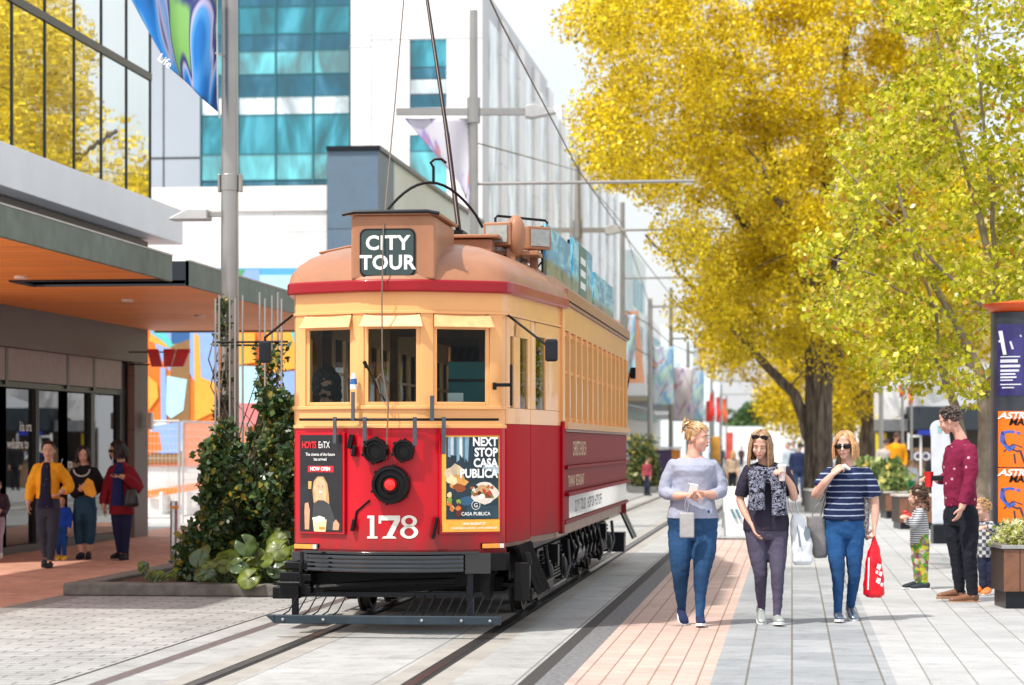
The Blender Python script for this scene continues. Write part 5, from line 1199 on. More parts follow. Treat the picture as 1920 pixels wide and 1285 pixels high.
def bag(t, A, top, body, m, depth=.1, handles=(), hm=None, yc=-.05, fold=.012, name='bag_body'):
    """soft bag: rows (py, xl, xr, thick) lofted"""
    b = MB(); n = 24; vs = []
    for py, xl, xr, th in body:
        c = A((xl + xr) / 2, py, yc); rx = (A(xr, 0).x - A(xl, 0).x) / 2
        for k in range(n): a = 2 * math.pi * k / n; cc, ss = math.cos(a), math.sin(a); vs.append(c + Vector((math.copysign(abs(cc) ** .6, cc) * rx, math.copysign(abs(ss) ** .8, ss) * th, 0)))
    K = len(body); b.add(vs, [(i * n + k, i * n + (k + 1) % n, (i + 1) * n + (k + 1) % n, (i + 1) * n + k) for i in range(K - 1) for k in range(n)] + [tuple(range(n))[::-1], tuple(range((K - 1) * n, K * n))])
    me = remesh(b, .009, 1); wrinkle(me, fold, 11, .7); me.materials.append(m); o2 = bpy.data.objects.new(name, me); col.objects.link(o2); o2.parent = t
    for h in handles:
        b = MB(); b.tube([A(*p) for p in h], [(.005, .016)] * len(h), 8); b.build('handle', hm or m, t)
    return o2
m_plast = mat('white_plastic_bag', (.66, .70, .74), .35, var=.08, bump=.3, bs=18)
t = held('carrier_bag', 'white plastic carrier bag hanging from the elbow of the woman in the scarf', 'bag', o)
bag(t, A, None, [(1060, 1490, 1518, .035), (1052, 1484, 1523, .055), (1020, 1482, 1521, .055), (990, 1481, 1514, .045), (972, 1482, 1508, .03), (964, 1484, 1500, .015)], m_plast, handles=([(1486, 968, -.07), (1478, 950, -.08), (1475, 933, -.06), (1488, 930, -.03)], [(1498, 966, -.04), (1492, 945, -.03), (1489, 925, -.03), (1486, 932, .02)]))
b = MB(); b.add([A(1507, 985, -.112), A(1515, 992, -.112), A(1517, 1008, -.112), A(1508, 1014, -.112), A(1504, 1000, -.112)], [(0, 1, 2, 3, 4)]); b.add([A(1491, 985, -.115), A(1493, 985, -.115), A(1499, 1025, -.115), A(1496, 1025, -.115)], [(0, 1, 2, 3)]); b.build('bag_print', mat('bag_print_ink', (.15, .2, .24), .5), t, fix=False)

# --- woman in the striped top
W3R = [(1010, 1551, 1613, .62), (997, 1546, 1620, .66), (975, 1544, 1621, .68), (952, 1547, 1618, .66), (930, 1551, 1616, .68), (910, 1552, 1620, .72), (897, 1551, 1624, .74), (888, 1553, 1623, .64), (880, 1562, 1616, .56), (873, 1573, 1605, .55), (869, 1580, 1600, .8)]
o, A, S, Sm, g = person(1583, 1164, 'woman in navy striped top and sunglasses with strawberry blond bob', W3R, dict(p=(1584, 861, -22, 3, 0), dy=-.03),
 [dict(p=[(1556, 893, .02), (1540, 912, .0), (1529, 928, -.03), (1543, 905, -.13), (1556, 890, -.16)], r=[11, 10.5, 9.5, 8, 5.2], sl=.34, loose=.02, hand=((.75, -.1, .8), (.5, .6, -.4), 1.0), th=1),
  dict(p=[(1620, 893, .02), (1632, 915, .02), (1640, 938, .02), (1641, 965, .0), (1639, 985, -.02)], r=[11, 10.5, 9, 7.5, 5.2], sl=.42, loose=.026, hand=((-.05, -.05, -1), (-1, 0, 0), .9), th=1)],
 [dict(p=[(1564, 998, 0), (1566, 1030, -.04), (1568, 1080, -.12), (1568, 1106, -.13), (1567, 1148, -.15)], r=[19, 17, 11.2, 9.8, 6]), dict(p=[(1603, 998, 0), (1601, 1030, -.01), (1600, 1080, -.05), (1599, 1106, .02), (1597, 1144, .10)], r=[19, 17, 11.2, 9.8, 6])],
 [(1567, 1163, -.16, -3, -4, .95, .12), (1597, 1157, .09, 4, 12, .95, .12)], 'fair', dict(m=patt('striped_top', 'stripe', (.012, .02, .07), (.32, .38, .50), 19), name='striped_top', amp=.012, inf=.022, cut=873), dict(m=denim2, name='jeans'), dict(m=mat('silver_blue_boot', (.14, .19, .27), .3, .5, var=.3)),
 hair_=(h_straw, 'bob', dict(seed=9)), glasses='eyes', hem=993, waist=975, hd=.236)
t = held('tote_bag', 'grey leather tote hanging at the hip of the woman in stripes', 'bag', o)
bag(t, A, None, [(1046, 1527, 1549, .03), (1040, 1523, 1551, .05), (1010, 1518, 1550, .05), (985, 1512, 1546, .045), (968, 1511, 1543, .035)], mat('grey_leather', (.20, .19, .19), .4, var=.15, bump=.3), yc=-.02, handles=([(1520, 972, -.03), (1528, 950, -.04), (1541, 935, -.05), (1552, 905, -.1), (1562, 884, -.11)], [(1538, 972, .0), (1546, 940, .02), (1556, 900, .03)]), fold=.005)
t = held('shopping_bag', 'bright red plastic shopping bag in the hand of the woman in stripes', 'bag', o)
bag(t, A, None, [(1120, 1622, 1652, .03), (1114, 1617, 1658, .05), (1085, 1619, 1656, .06), (1050, 1622, 1653, .05), (1034, 1625, 1650, .035), (1022, 1630, 1647, .02), (1008, 1634, 1642, .012), (1002, 1635, 1641, .010)], mat('red_plastic_bag', (.72, .0, .012), .3, var=.15, bump=.4, bs=20), yc=-.03)
b = MB()
for k, (x, y, r) in enumerate(((1645, 1062, 5), (1648, 1075, 4), (1644, 1088, 5), (1650, 1095, 3), (1641, 1072, 3))):
    c = A(x, y, -.098); n = 9; b.add([c + Vector((r / S * .8 * math.cos(a) * (1 + .4 * (i % 2)), 0, r / S * math.sin(a) * (1 + .4 * (i % 2)))) for i, a in enumerate([2 * math.pi * q_ / n for q_ in range(n)])], [tuple(range(n))])
b.add([A(1625, 1045, -.09), A(1628, 1045, -.09), A(1626, 1105, -.095), A(1623, 1105, -.095)], [(0, 1, 2, 3)])
b.build('bag_print', mat('bag_print_white', (.75, .7, .7), .5), t, fix=False)
t = MB(); n = 0
t.tube([A(1622, 920, .03), A(1624, 945, .05), A(1622, 975, .05), A(1622, 998, .03), A(1627, 1012, .0)], [(.02, .03), (.035, .06), (.045, .06), (.04, .05), (.01, .015)], 12)
me = remesh(t, .008, 2); wrinkle(me, .01, 12); me.materials.append(patt('leopard_shawl', 'leopard', (.55, .52, .50), (.05, .045, .05), 38)); s_ = bpy.data.objects.new('shawl', me); col.objects.link(s_); s_.parent = o
b = MB(); b.tube([A(1566, 884, -.11), A(1572, 878, -.12), A(1580, 874, -.13), A(1590, 880, -.12)], [.02, .025, .022, .012], 8); b.build('neck_scarf', m_white, o, smooth=True)

# --- man in the burgundy sweater, in profile to the left
MR = [(985, 1776, 1822, .72), (968, 1772, 1830, .72), (950, 1772, 1831, .72), (935, 1770, 1831, .74), (915, 1769, 1830, .74), (890, 1770, 1829, .78), (865, 1773, 1829, .86), (845, 1778, 1826, .95), (833, 1783, 1821, .95), (824, 1790, 1815, .85), (820, 1794, 1811, .8)]
o, A, S, Sm, g = person(1800, 1128, 'man in burgundy sweater and black trousers with dark curly hair', MR, dict(p=(1786, 812, -110, 14, 0), dy=-.0),
 [dict(p=[(1812, 846, -.16), (1813, 872, -.20), (1811, 897, -.21), (1803, 925, -.22), (1795, 950, -.24)], r=[12.5, 12, 10.5, 9, 6.5], sl=.95, loose=.006, hand=((-.35, 0, -1), (-.6, .4, 0), .35), th=-1),
  dict(p=[(1788, 846, .15), (1784, 872, .18), (1786, 893, .18), (1768, 900, .12), (1757, 898, .1)], r=[11, 11, 10, 8.5, 6], sl=.95, hand=((-1, 0, .2), (0, -.2, -1), .6), th=-1)],
 [dict(p=[(1789, 965, .06), (1790, 1000, .05), (1795, 1045, .05), (1799, 1075, .06), (1802, 1112, .07)], r=[19, 17, 12, 11.5, 9]), dict(p=[(1813, 965, -.07), (1815, 1000, -.07), (1815, 1045, -.08), (1818, 1075, -.07), (1821, 1115, -.07)], r=[19, 17.5, 12.5, 12, 9.5])],
 [(1797, 1123, .07, -82, 0, 1.12), (1816, 1130, -.07, -84, 0, 1.15)], 'pink', dict(m=patt('burgundy_dotted', 'dots', (.20, .012, .05), (.55, .35, .38), 9.5), name='sweater', amp=.010), dict(m=cloth('black_jeans', (.012, .014, .022)), amp=.009), dict(m=mat('brown_shoe', (.22, .10, .055), .4), sole=mat('tan_sole', (.35, .2, .12), .6)),
 hair_=(h_gbrown, 'curly', dict(seed=11)), hem=952, waist=934, hd=.242, gnd=1128)
t = held('red_cup', 'red paper cup and dark tray held by the man in burgundy', 'cup', o)
b = MB(); b.lathe([(.035, -.07), (.048, .075), (.05, .08), (.002, .08)], A(1744, 900, .08)); b.build('cup', mat('cup_red', (.7, .02, .02), .4), t, smooth=35)
b = MB(); b.obox(A(1760, 897, .1), (.14, .12, .05)); b.build('tray', m_dark, t, bevel=.01)

# --- small girl
GR = [(1020, 1706, 1740, .8), (1000, 1706, 1742, .8), (985, 1707, 1741, .8), (970, 1709, 1739, .8), (958, 1712, 1736, .8), (951, 1718, 1730, .9), (948, 1720, 1728, 1)]
o, A, S, Sm, g = person(1727, 1105, 'small girl in striped shirt and floral leggings with long curly brown hair', GR, dict(p=(1720, 951, -118, 0, 0)),
 [dict(p=[(1722, 960, -.1), (1716, 975, -.13), (1708, 984, -.15), (1702, 976, -.15), (1699, 970, -.15)], r=[7, 6.5, 5.5, 5, 3.8], sl=.95, hand=((-1, 0, .4), (0, 0, -1), .6, .7), th=1), dict(p=[(1724, 960, .1), (1716, 975, .12), (1706, 980, .1), (1700, 974, .1)], r=[7, 6.5, 5.5, 4], sl=.95)],
 [dict(p=[(1718, 1012, .04), (1719, 1035, .03), (1720, 1065, .03), (1722, 1094, .03)], r=[10.5, 9.5, 7.5, 6]), dict(p=[(1730, 1012, -.04), (1731, 1035, -.04), (1731, 1065, -.04), (1732, 1094, -.04)], r=[10.5, 9.5, 7.5, 6])],
 [(1718, 1104, .03, -80, 0, .82, .06), (1731, 1105, -.05, -80, 0, .82, .06)], 'fair', dict(m=patt('grey_stripes', 'stripe', (.12, .13, .15), (.62, .63, .64), 42), name='shirt', inf=.016), dict(m=patt('floral_leggings', 'floral', (.45, .40, .04), (.20, .16, .13), 22), name='leggings', amp=.012), dict(m=cloth('dark_slate_shoe', (.03, .04, .05))),
 hair_=(h_brown, 'curlylong', dict(seed=13)), hem=1022, waist=1000, hd=.215, neckr=.04, vox=.007)
t = held('toy', 'small red toy held in the hands of the girl with curly hair', 'toy', o); b = MB(); b.ell(A(1697, 966, -.12), (.05, .04, .028)); b.ell(A(1694, 960, -.12), (.03, .03, .02)); b.build('body', mat('toy_red', (.7, .03, .03), .4), t, smooth=True)
# --- toddler
KR = [(1045, 1832, 1866, .7), (1025, 1830, 1866, .75), (1005, 1831, 1863, .75), (990, 1833, 1861, .75), (980, 1836, 1858, .75), (974, 1842, 1852, .9), (972, 1843, 1850, 1)]
o, A, S, Sm, g = person(1846, 1116, 'toddler with blond curls in plaid shirt standing behind the man in burgundy', KR, dict(p=(1842, 974, -60, 6, 0)),
 [dict(p=[(1856, 985, -.04), (1862, 1000, -.1), (1852, 990, -.17), (1840, 988, -.18)], r=[7, 6.5, 5.5, 4], sl=.9, hand=((-1, 0, .1), (0, 0, -1), .6, .65), th=1), dict(p=[(1838, 985, .05), (1832, 1000, .06), (1828, 990, .02)], r=[7, 6.5, 4.5], sl=.95)],
 [dict(p=[(1842, 1040, .0), (1842, 1060, 0), (1843, 1080, .0), (1843, 1104, .0)], r=[9.5, 9, 7.5, 6]), dict(p=[(1856, 1040, .0), (1856, 1060, 0), (1856, 1080, .0), (1855, 1106, .02)], r=[9.5, 9, 7.5, 6])],
 [(1850, 1115, -.03, -30, 0, .75, .06), (1840, 1112, .03, -40, 0, .75, .06)], 'fair', dict(m=patt('plaid', 'check', (.08, .08, .09), (.50, .51, .54), 26), name='plaid_shirt', inf=.016), dict(m=navy), dict(m=mat('orange_shoe', (.75, .22, .05), .5)),
 hair_=(h_blond, 'curly', dict(seed=17)), hem=1050, waist=1025, hd=.20, neckr=.038, vox=.007)

# --- people on the left pavement
LV = .010
YR = [(970, 68, 112, .65), (955, 65, 115, .68), (935, 68, 112, .66), (915, 70, 110, .66), (895, 68, 112, .7), (880, 67, 113, .62), (872, 74, 107, .55), (867, 82, 100, .7), (865, 86, 97, .8)]
o, A, S, Sm, g = person(90, 1064, 'woman in mustard yellow blazer and grey trousers with short dark hair', YR, dict(p=(91, 863, 4, 0, 0)),
 [dict(p=[(72, 880, 0), (60, 905, .02), (56, 925, 0), (54, 943, -.03)], r=[9.5, 8.5, 7, 5], sl=.93, loose=.008, hand=((0, -.1, -1), (1, 0, 0), .3, .9), th=-1), dict(p=[(109, 880, 0), (124, 900, .05), (130, 915, .02), (118, 922, -.1)], r=[9.5, 8.5, 7.5, 5.5], sl=.9, loose=.008, hand=((-.6, -.3, -.6), (-.6, 0, .2), .6, .9), th=1)],
 [dict(p=[(79, 962, 0), (80, 985, -.02), (83, 1015, -.03), (87, 1045, 0)], r=[12.5, 11, 8.5, 6]), dict(p=[(101, 962, 0), (101, 985, -.05), (100, 1015, -.06), (97, 1050, -.1)], r=[12.5, 11, 8.5, 6])],
 [(83, 1062, .0, 12, 0, .93, .05), (97, 1066, -.12, 0, 0, .93, .05)], 'tan', dict(m=cloth('mustard_blazer', (.75, .33, .015)), name='blazer', inf=.022), dict(m=cloth('charcoal_trousers', (.035, .037, .055))), dict(m=black, sole=black),
 hair_=(h_black, 'short', dict(seed=21)), hem=950, waist=935, hd=.235, vox=LV)
b = MB(); b.tube([A(89, 868, -.06), A(89, 880, -.095), A(89, 900, -.108), A(88, 925, -.10), A(88, 952, -.105)], [(.04, .02), (.06, .022), (.065, .022), (.07, .022), (.10, .025)], 14, hint=Vector((0, 1, 0))); b.build('blouse', patt('navy_dots', 'dots', (.012, .012, .035), (.3, .3, .4), 26), o, smooth=True)
SR = [(965, 138, 180, .7), (948, 137, 181, .7), (930, 139, 179, .68), (910, 139, 179, .68), (890, 138, 180, .68), (880, 142, 175, .6), (873, 150, 168, .7), (870, 154, 165, .8)]
o, A, S, Sm, g = person(158, 1049, 'young woman in black sweater and rolled jeans holding a yellow folder', SR, dict(p=(156, 869, 8, 6, 0)),
 [dict(p=[(142, 887, 0), (136, 910, .02), (142, 925, -.05), (158, 915, -.18)], r=[8.5, 8, 7, 5], sl=.93, loose=.012, hand=((1, -.2, .1), (0, .3, 1), .5, .9), th=1), dict(p=[(176, 887, 0), (186, 908, .0), (180, 920, -.1), (170, 914, -.18)], r=[8.5, 8, 7, 5], sl=.93, loose=.012, hand=((-1, -.2, 0), (0, .3, 1), .5, .9), th=-1)],
 [dict(p=[(149, 955, 0), (148, 980, -.02), (149, 1005, -.02), (152, 1034, 0)], r=[11.5, 10.5, 9, 7]), dict(p=[(170, 955, 0), (171, 980, -.02), (170, 1005, -.02), (167, 1030, .05)], r=[11.5, 10.5, 9, 7])],
 [(153, 1047, -.02, -6, 0, .93, .05), (166, 1047, .0, 8, 0, .93, .05)], 'fair', dict(m=cloth('black_sweater', (.012, .012, .014)), name='sweater', inf=.022), dict(m=cloth('rolled_denim', (.02, .06, .11), vs=3, var=.4), len=.86, name='jeans'), dict(m=black, sole=black),
 hair_=(h_black, 'bob', dict(seed=22)), hem=938, waist=930, hd=.225, vox=LV)
b = MB(); b.tube([A(156 + 15 * math.cos(a), 880 + 13 * math.sin(a), -.118) for a in [math.pi * k / 12 for k in range(13)]], .012, 6); b.build('neck_trim', mat('silver_trim', (.5, .5, .52), .4), o)
t = held('folder', 'round edged yellow folder hugged by the young woman in black', 'folder', o); b = MB(); b.prism([(A(157, 0).x, A(0, 912).z), (A(170, 0).x, A(0, 896).z), (A(180, 0).x, A(0, 902).z), (A(187, 0).x, A(0, 925).z), (A(180, 0).x, A(0, 933).z), (A(166, 0).x, A(0, 927).z)], 'y', -.235, -.215); b.build('cover', mat('folder_yellow', (.8, .36, .01), .5), t, bevel=.004)
CR = [(965, 207, 250, .7), (945, 206, 250, .72), (925, 208, 248, .7), (905, 207, 248, .72), (888, 206, 248, .66), (878, 210, 242, .6), (869, 218, 236, .7), (864, 221, 233, .8)]
o, A, S, Sm, g = person(229, 1050, 'woman in dark red cardigan and sunglasses looking at her phone', CR, dict(p=(221, 861, -62, 6, 0)),
 [dict(p=[(211, 884, .08), (202, 905, .1), (195, 930, .08), (194, 950, .04)], r=[8.5, 8, 7, 5], sl=.93, loose=.014, hand=((0, -.1, -1), (1, 0, 0), .3, .9), th=-1), dict(p=[(245, 886, -.05), (257, 905, -.07), (262, 918, -.1), (245, 897, -.2), (232, 893, -.24)], r=[9, 8.5, 7.5, 6, 4.5], sl=.9, loose=.012, hand=((-1, -.2, -.1), (0, 0, 1), .4, .9), th=-1)],
 [dict(p=[(219, 955, 0), (220, 980, 0), (222, 1005, .0), (225, 1036, .03)], r=[11.5, 10.5, 8, 6]), dict(p=[(237, 955, 0), (238, 980, -.04), (237, 1005, -.05), (236, 1038, -.05)], r=[11.5, 10.5, 8, 6])],
 [(222, 1047, .03, -25, 0, .93, .14), (236, 1050, -.06, -12, 0, .93, .16)], 'tan', dict(m=cloth('dark_red_cardigan', (.20, .01, .02)), name='cardigan', inf=.028), dict(m=cloth('navy_trousers', (.012, .014, .05))), dict(m=black, sole=black),
 hair_=(h_black, 'bob', dict(seed=23)), glasses='eyes', hem=966, waist=945, hd=.235, vox=LV)
b = MB(); b.tube([A(226, 868, -.07), A(225, 880, -.11), A(224, 900, -.125), A(223, 925, -.12), A(222, 948, -.12)], [(.04, .02), (.065, .025), (.075, .025), (.08, .025), (.09, .025)], 14, hint=Vector((0, 1, 0))); b.build('blouse', cloth('royal_navy', (.015, .02, .10)), o, smooth=True)
t = held('handbag', 'black bucket handbag at the hip of the woman in the red cardigan', 'bag', o); bag(t, A, None, [(950, 238, 262, .05), (944, 235, 266, .07), (930, 238, 264, .06), (917, 242, 260, .04)], mat('black_leather', (.015, .018, .02), .35), yc=-.2, handles=([(243, 918, -.2), (248, 895, -.17), (252, 885, -.05)],), fold=.003)
t = held('phone', 'dark phone in the hand of the woman in the red cardigan', 'phone', o); b = MB(); b.obox(A(222, 889, -.27), (.12, .07, .012), (0, .2, 0)); b.build('case', m_dark, t, bevel=.004)
# --- simpler figures farther away
def simple(x0, fy, hpx, label, topm, botm, skin, hm, yaw=0, style='short', sit=False, w=1.0, child=False, group=None, shoe=None, name2='shirt', arms_up=0, vox=.013, coat=0, bald=False):
    u = hpx / 100.0; X = lambda dx: x0 + dx * u * w; Y = lambda h: fy - h * u      # h in hundredths of the standing height
    head_h = 17 if child else 13.5; hdm = head_h / 100 * hpx / (F / (F * CH / (fy - HY)))
    side = abs(math.sin(R(yaw))) > .6; k = .72 if side else 1
    rows = [(Y(46), X(-9.5 * k), X(9.5 * k), .7), (Y(52), X(-10 * k), X(10 * k), .75), (Y(58), X(-9 * k), X(9 * k), .75), (Y(68), X(-10 * k), X(10 * k), .75), (Y(76), X(-11 * k), X(11 * k), .7), (Y(80), X(-10.5 * k), X(10.5 * k), .6), (Y(82.5), X(-5.5), X(5.5), .7), (Y(84), X(-3), X(3), .9)]
    if child: rows = [(p - 0 * u, a, b_, *r) for (p, a, b_, *r) in rows]
    ar = [dict(p=[(X(-10.5 * k), Y(78), .0), (X(-13 * k), Y(66), .02), (X(-13 * k), Y(56), -.02), (X(-12 * k), Y(48), -.06)], r=[4 * u, 3.6 * u, 3 * u, 2.2 * u], sl=.95, hand=((0, 0, -1), (1, 0, 0), .4, .9)),
          dict(p=[(X(10.5 * k), Y(78), .0), (X(13 * k), Y(66), .02), (X(12 * k), Y(58), -.1), (X(4 + 4 * k), Y(60 + arms_up), -.25)] if arms_up else [(X(10.5 * k), Y(78), .0), (X(13 * k), Y(66), .02), (X(13 * k), Y(56), -.02), (X(12 * k), Y(48), -.06)], r=[4 * u, 3.6 * u, 3 * u, 2.2 * u], sl=.95, hand=((0, 0, -1), (-1, 0, 0), .4, .9))]
    lg = [dict(p=[(X(-5 * k), Y(48), 0), (X(-5 * k), Y(38), 0), (X(-5 * k), Y(26), -.03), (X(-5 * k), Y(5), .02)], r=[5.5 * u, 5 * u, 4 * u, 2.8 * u]), dict(p=[(X(5 * k), Y(48), 0), (X(5 * k), Y(38), 0), (X(5 * k), Y(26), -.06), (X(5 * k), Y(5), -.05)], r=[5.5 * u, 5 * u, 4 * u, 2.8 * u])]
    o, A, S, Sm, g = person(x0, fy, label, rows, dict(p=(x0 - (2 * u if yaw < -40 else -2 * u if yaw > 40 else 0), Y(100 - head_h), yaw, 0, 0)), ar, lg, [(X(-5 * k), fy, 0, yaw, 0, hdm / .235), (X(5 * k), fy, -.04, yaw, 0, hdm / .235)], skin,
        dict(m=topm, name=name2, inf=.018), dict(m=botm), dict(m=shoe or black), hair_=None if bald else (hm, style, dict(seed=int(x0))), hem=Y(50 - coat), waist=Y(58), hd=hdm, vox=vox, group=group, neckr=.045 if not child else .034)
    return o, A, S
simple(1498, 935, 104, 'man in navy suit walking away in front of the big tree trunk', cloth('suit_navy', (.02, .03, .085)), cloth('suit_trousers', (.03, .06, .14)), 'tan', h_black, yaw=175, name2='jacket', coat=8, w=1.15)
simple(1479, 925, 96, 'man in blue striped shirt walking just left of the navy suit', patt('blue_stripe_shirt', 'stripe', (.5, .55, .6), (.10, .2, .35), 28), navy, 'pink', h_grey, yaw=-80)
simple(1489, 905, 78, 'older man half hidden between the striped shirt and the navy suit', cloth('pale_shirt', (.45, .5, .55)), navy, 'pink', h_grey, yaw=-60)
simple(1373, 930, 84, 'woman with long fair hair in a beige top far down the street', cloth('beige_top', (.52, .38, .27)), black, 'fair', h_blond, yaw=178, style='long')
simple(1213, 930, 72, 'person in dark red at the shops behind the tram', cloth('dim_red', (.35, .06, .08)), navy, 'tan', h_black, yaw=60)
simple(1679, 935, 124, 'person in bright orange jacket beyond the planted concrete box', cloth('orange_jacket', (.85, .34, .01)), black, 'tan', h_brown, yaw=180, name2='jacket', w=1.15)
simple(1660, 935, 112, 'person in pale top standing left of the orange jacket', cloth('pale_top', (.5, .45, .42)), black, 'tan', h_brown, yaw=150)
simple(1692, 925, 100, 'person in black beside the orange jacket at the shop', black, black, 'tan', h_black, yaw=170)
simple(1756, 962, 122, 'bald man in black vest seated by the timber planters', cloth('vest_black', (.02, .02, .025)), black, 'pink', h_grey, yaw=175, bald=True, w=1.1)
simple(1706, 945, 82, 'small boy in white and grey tee with green shorts by the planter', cloth('white_grey_tee', (.55, .57, .60)), cloth('green_shorts', (.02, .28, .10)), 'fair', h_blond, yaw=178, child=True, w=1.15)
o, A, S = simple(1841, 985, 160, 'person with dark backpack partly hidden behind the man in burgundy', cloth('grey_hoodie', (.18, .19, .21)), black, 'tan', h_black, yaw=165)
t = held('backpack', 'dark rounded backpack worn by the person behind the man in burgundy', 'backpack', o); bag(t, A, None, [(935, 1832, 1856, .1), (925, 1827, 1861, .14), (890, 1826, 1862, .14), (855, 1830, 1858, .11), (842, 1836, 1852, .07)], cloth('backpack_navy', (.02, .025, .035)), yc=-.2, fold=.006)
simple(1858, 965, 155, 'person in bright yellow beside the poster column', cloth('yellow_top', (.85, .62, .01)), black, 'tan', h_black, yaw=160)
simple(116, 1050, 120, 'child in blue football shirt walking behind the woman in yellow', cloth('royal_blue', (.01, .06, .45)), cloth('blue_tracks', (.01, .06, .25)), 'tan', h_black, yaw=0, child=True, vox=.01, shoe=mat('yellow_shoe', (.8, .45, .02), .5))
simple(-6, 1046, 146, 'child in black and white jacket at the left edge of the pavement', cloth('black_white_jacket', (.06, .04, .06)), cloth('lilac_leggings', (.5, .42, .52)), 'tan', h_black, yaw=10, child=True, vox=.01, shoe=m_white, arms_up=2)
for k, (x, y, h, c) in enumerate(((1230, 880, 42, (.05, .06, .1)), (1243, 878, 40, (.4, .1, .05)), (1352, 880, 44, (.1, .1, .14)), (1362, 878, 40, (.5, .5, .5)), (1390, 876, 38, (.08, .05, .05)), (1336, 884, 46, (.3, .32, .4)), (1720, 900, 60, (.1, .12, .2)), (1640, 905, 66, (.3, .3, .3)))):
    simple(x, y, h, ('distant pedestrian in slate', 'distant pedestrian in rust', 'distant pedestrian in charcoal', 'distant pedestrian in white', 'distant pedestrian in brown', 'distant pedestrian in grey blue', 'shopper in navy', 'shopper in grey')[k] + (' near the far shops' if k < 2 else ' far down the middle of the street' if k < 6 else ' under the dark awning behind the planters'), cloth('far_cloth%d' % k, c), navy, 'tan', h_brown, yaw=180, vox=.03, group='people far along the street')
# the driver behind the nose window
b = MB(); c = tl(612, 735, .7); b.ell((c.x, c.y, c.z + .05), (.095, .11, .135)); b.tube([(c.x, c.y, c.z), (c.x, c.y, c.z - .15)], .06, 12); b.tube([(c.x, c.y + .02, c.z - .13), (c.x, c.y + .02, c.z - .2), (c.x, c.y + .02, c.z - .45), (c.x, c.y + .02, c.z - .85)], [(.08, .06), (.2, .11), (.19, .13), (.17, .13)], 16)
for s in (1, -1): b.tube([(c.x + s * .19, c.y, c.z - .2), (c.x + s * .24, c.y, c.z - .42), (c.x + s * .12, c.y - .15, c.z - .52)], [.05, .042, .03], 10); b.tube([(c.x + s * .1, c.y, c.z - .8), (c.x + s * .1, c.y - .05, c.z - 1.3)], [.08, .06], 10)
me = remesh(b, .012, 3); me.materials.append(SK['tan']); o = bpy.data.objects.new('person', me); col.objects.link(o); o.location = (TX0, TY0, 0); tag(o, 'tram driver with dark hair sitting behind the left front window', 'person')
b = MB(); b.ell((c.x - .0, c.y + .02, c.z + .06), (.125, .13, .16)); b.ell((c.x, c.y + .05, c.z - .04), (.13, .1, .13))
me = remesh(b, .012, 1); wrinkle(me, .02, 16); me.materials.append(mat('driver_hair', (.012, .01, .009), .6)); q_ = bpy.data.objects.new('hair', me); col.objects.link(q_); q_.parent = o
b = MB(); b.tube([(c.x, c.y + .02, c.z - .15), (c.x, c.y + .02, c.z - .22), (c.x, c.y + .02, c.z - .45), (c.x, c.y + .02, c.z - .84)], [(.09, .07), (.215, .125), (.205, .145), (.185, .145)], 16); b.build('jacket', navy, o, smooth=True)

# ------------------------------------------------------------ trees
def leaves(name, centers, radii, counts, size, m, parent, seed=1, squash=.8, droop=.0, quad=True):
    rg = np.random.default_rng(seed); V = []; 
    C = []; 
    for c, r, n in zip(centers, radii, counts):
        d = rg.normal(size=(n, 3)); d /= np.linalg.norm(d, axis=1)[:, None]; rad = r * rg.random(n) ** .3
        C.append(np.array(c)[None] + d * rad[:, None] * np.array([1, 1, squash]))
    C = np.concatenate(C); n = len(C)
    a = rg.normal(size=(n, 3)); a[:, 2] -= droop; a /= np.linalg.norm(a, axis=1)[:, None]
    b_ = np.cross(a, rg.normal(size=(n, 3))); b_ /= np.linalg.norm(b_, axis=1)[:, None]; nn = np.cross(a, b_)
    s = size * (.6 + .8 * rg.random(n))[:, None]
    p0 = C; p1 = C + a * s * .5 + b_ * s * .32 + nn * s * .08; p2 = C + a * s; p3 = C + a * s * .5 - b_ * s * .32 + nn * s * .08
    V = np.stack([p0, p1, p2, p3], 1).reshape(-1, 3).astype('f')
    me = bpy.data.meshes.new(name); me.vertices.add(len(V)); me.vertices.foreach_set('co', V.ravel())
    me.loops.add(len(V)); me.loops.foreach_set('vertex_index', np.arange(len(V), dtype='i'))
    me.polygons.add(n); me.polygons.foreach_set('loop_start', np.arange(0, len(V), 4, dtype='i')); me.polygons.foreach_set('loop_total', np.full(n, 4, 'i'))
    me.update(); me.validate(); me.materials.append(m)
    o = bpy.data.objects.new(name, me); col.objects.link(o); o.parent = parent; return o
def wob(p0, p1, n, amp, rr):
    p0, p1 = Vector(p0), Vector(p1); L = (p1 - p0).length
    return [p0.lerp(p1, k / n) + (Vector((rr.gauss(0, 1), rr.gauss(0, 1), rr.gauss(0, .6))) * amp * L if 0 < k < n else Vector((0, 0, 0))) for k in range(n + 1)]
q = N('bark_grey_brown'); n_ = q.n('TexNoise', i_Scale=1.0, i_Detail=9.0, i_Roughness=.65, i_Distortion=.4); q.l(q.co(scale=(9, 9, 1.3)), n_.inputs['Vector'])
q.l(q.ramp(n_.outputs[0], [(.36, (.028, .021, .016)), (.5, (.12, .09, .068)), (.66, (.24, .195, .15))]), q.b.inputs['Base Color']); q.b.inputs['Roughness'].default_value = .95
bp = q.n('Bump', i_Strength=1.0, i_Distance=.08); q.l(n_.outputs[0], bp.inputs['Height']); q.l(bp.outputs[0], q.b.inputs['Normal']); bark = q.m; bark2 = mat('bark_pale', (.26, .21, .16), .85, var=.3, vs=6, bump=.6, bs=20)
lf_y = leafmat('leaves_yellow', [(0, (.30, .21, .0)), (.35, (.78, .56, .0)), (.85, (.98, .78, .0)), (1, (.10, .10, .0))], .18)
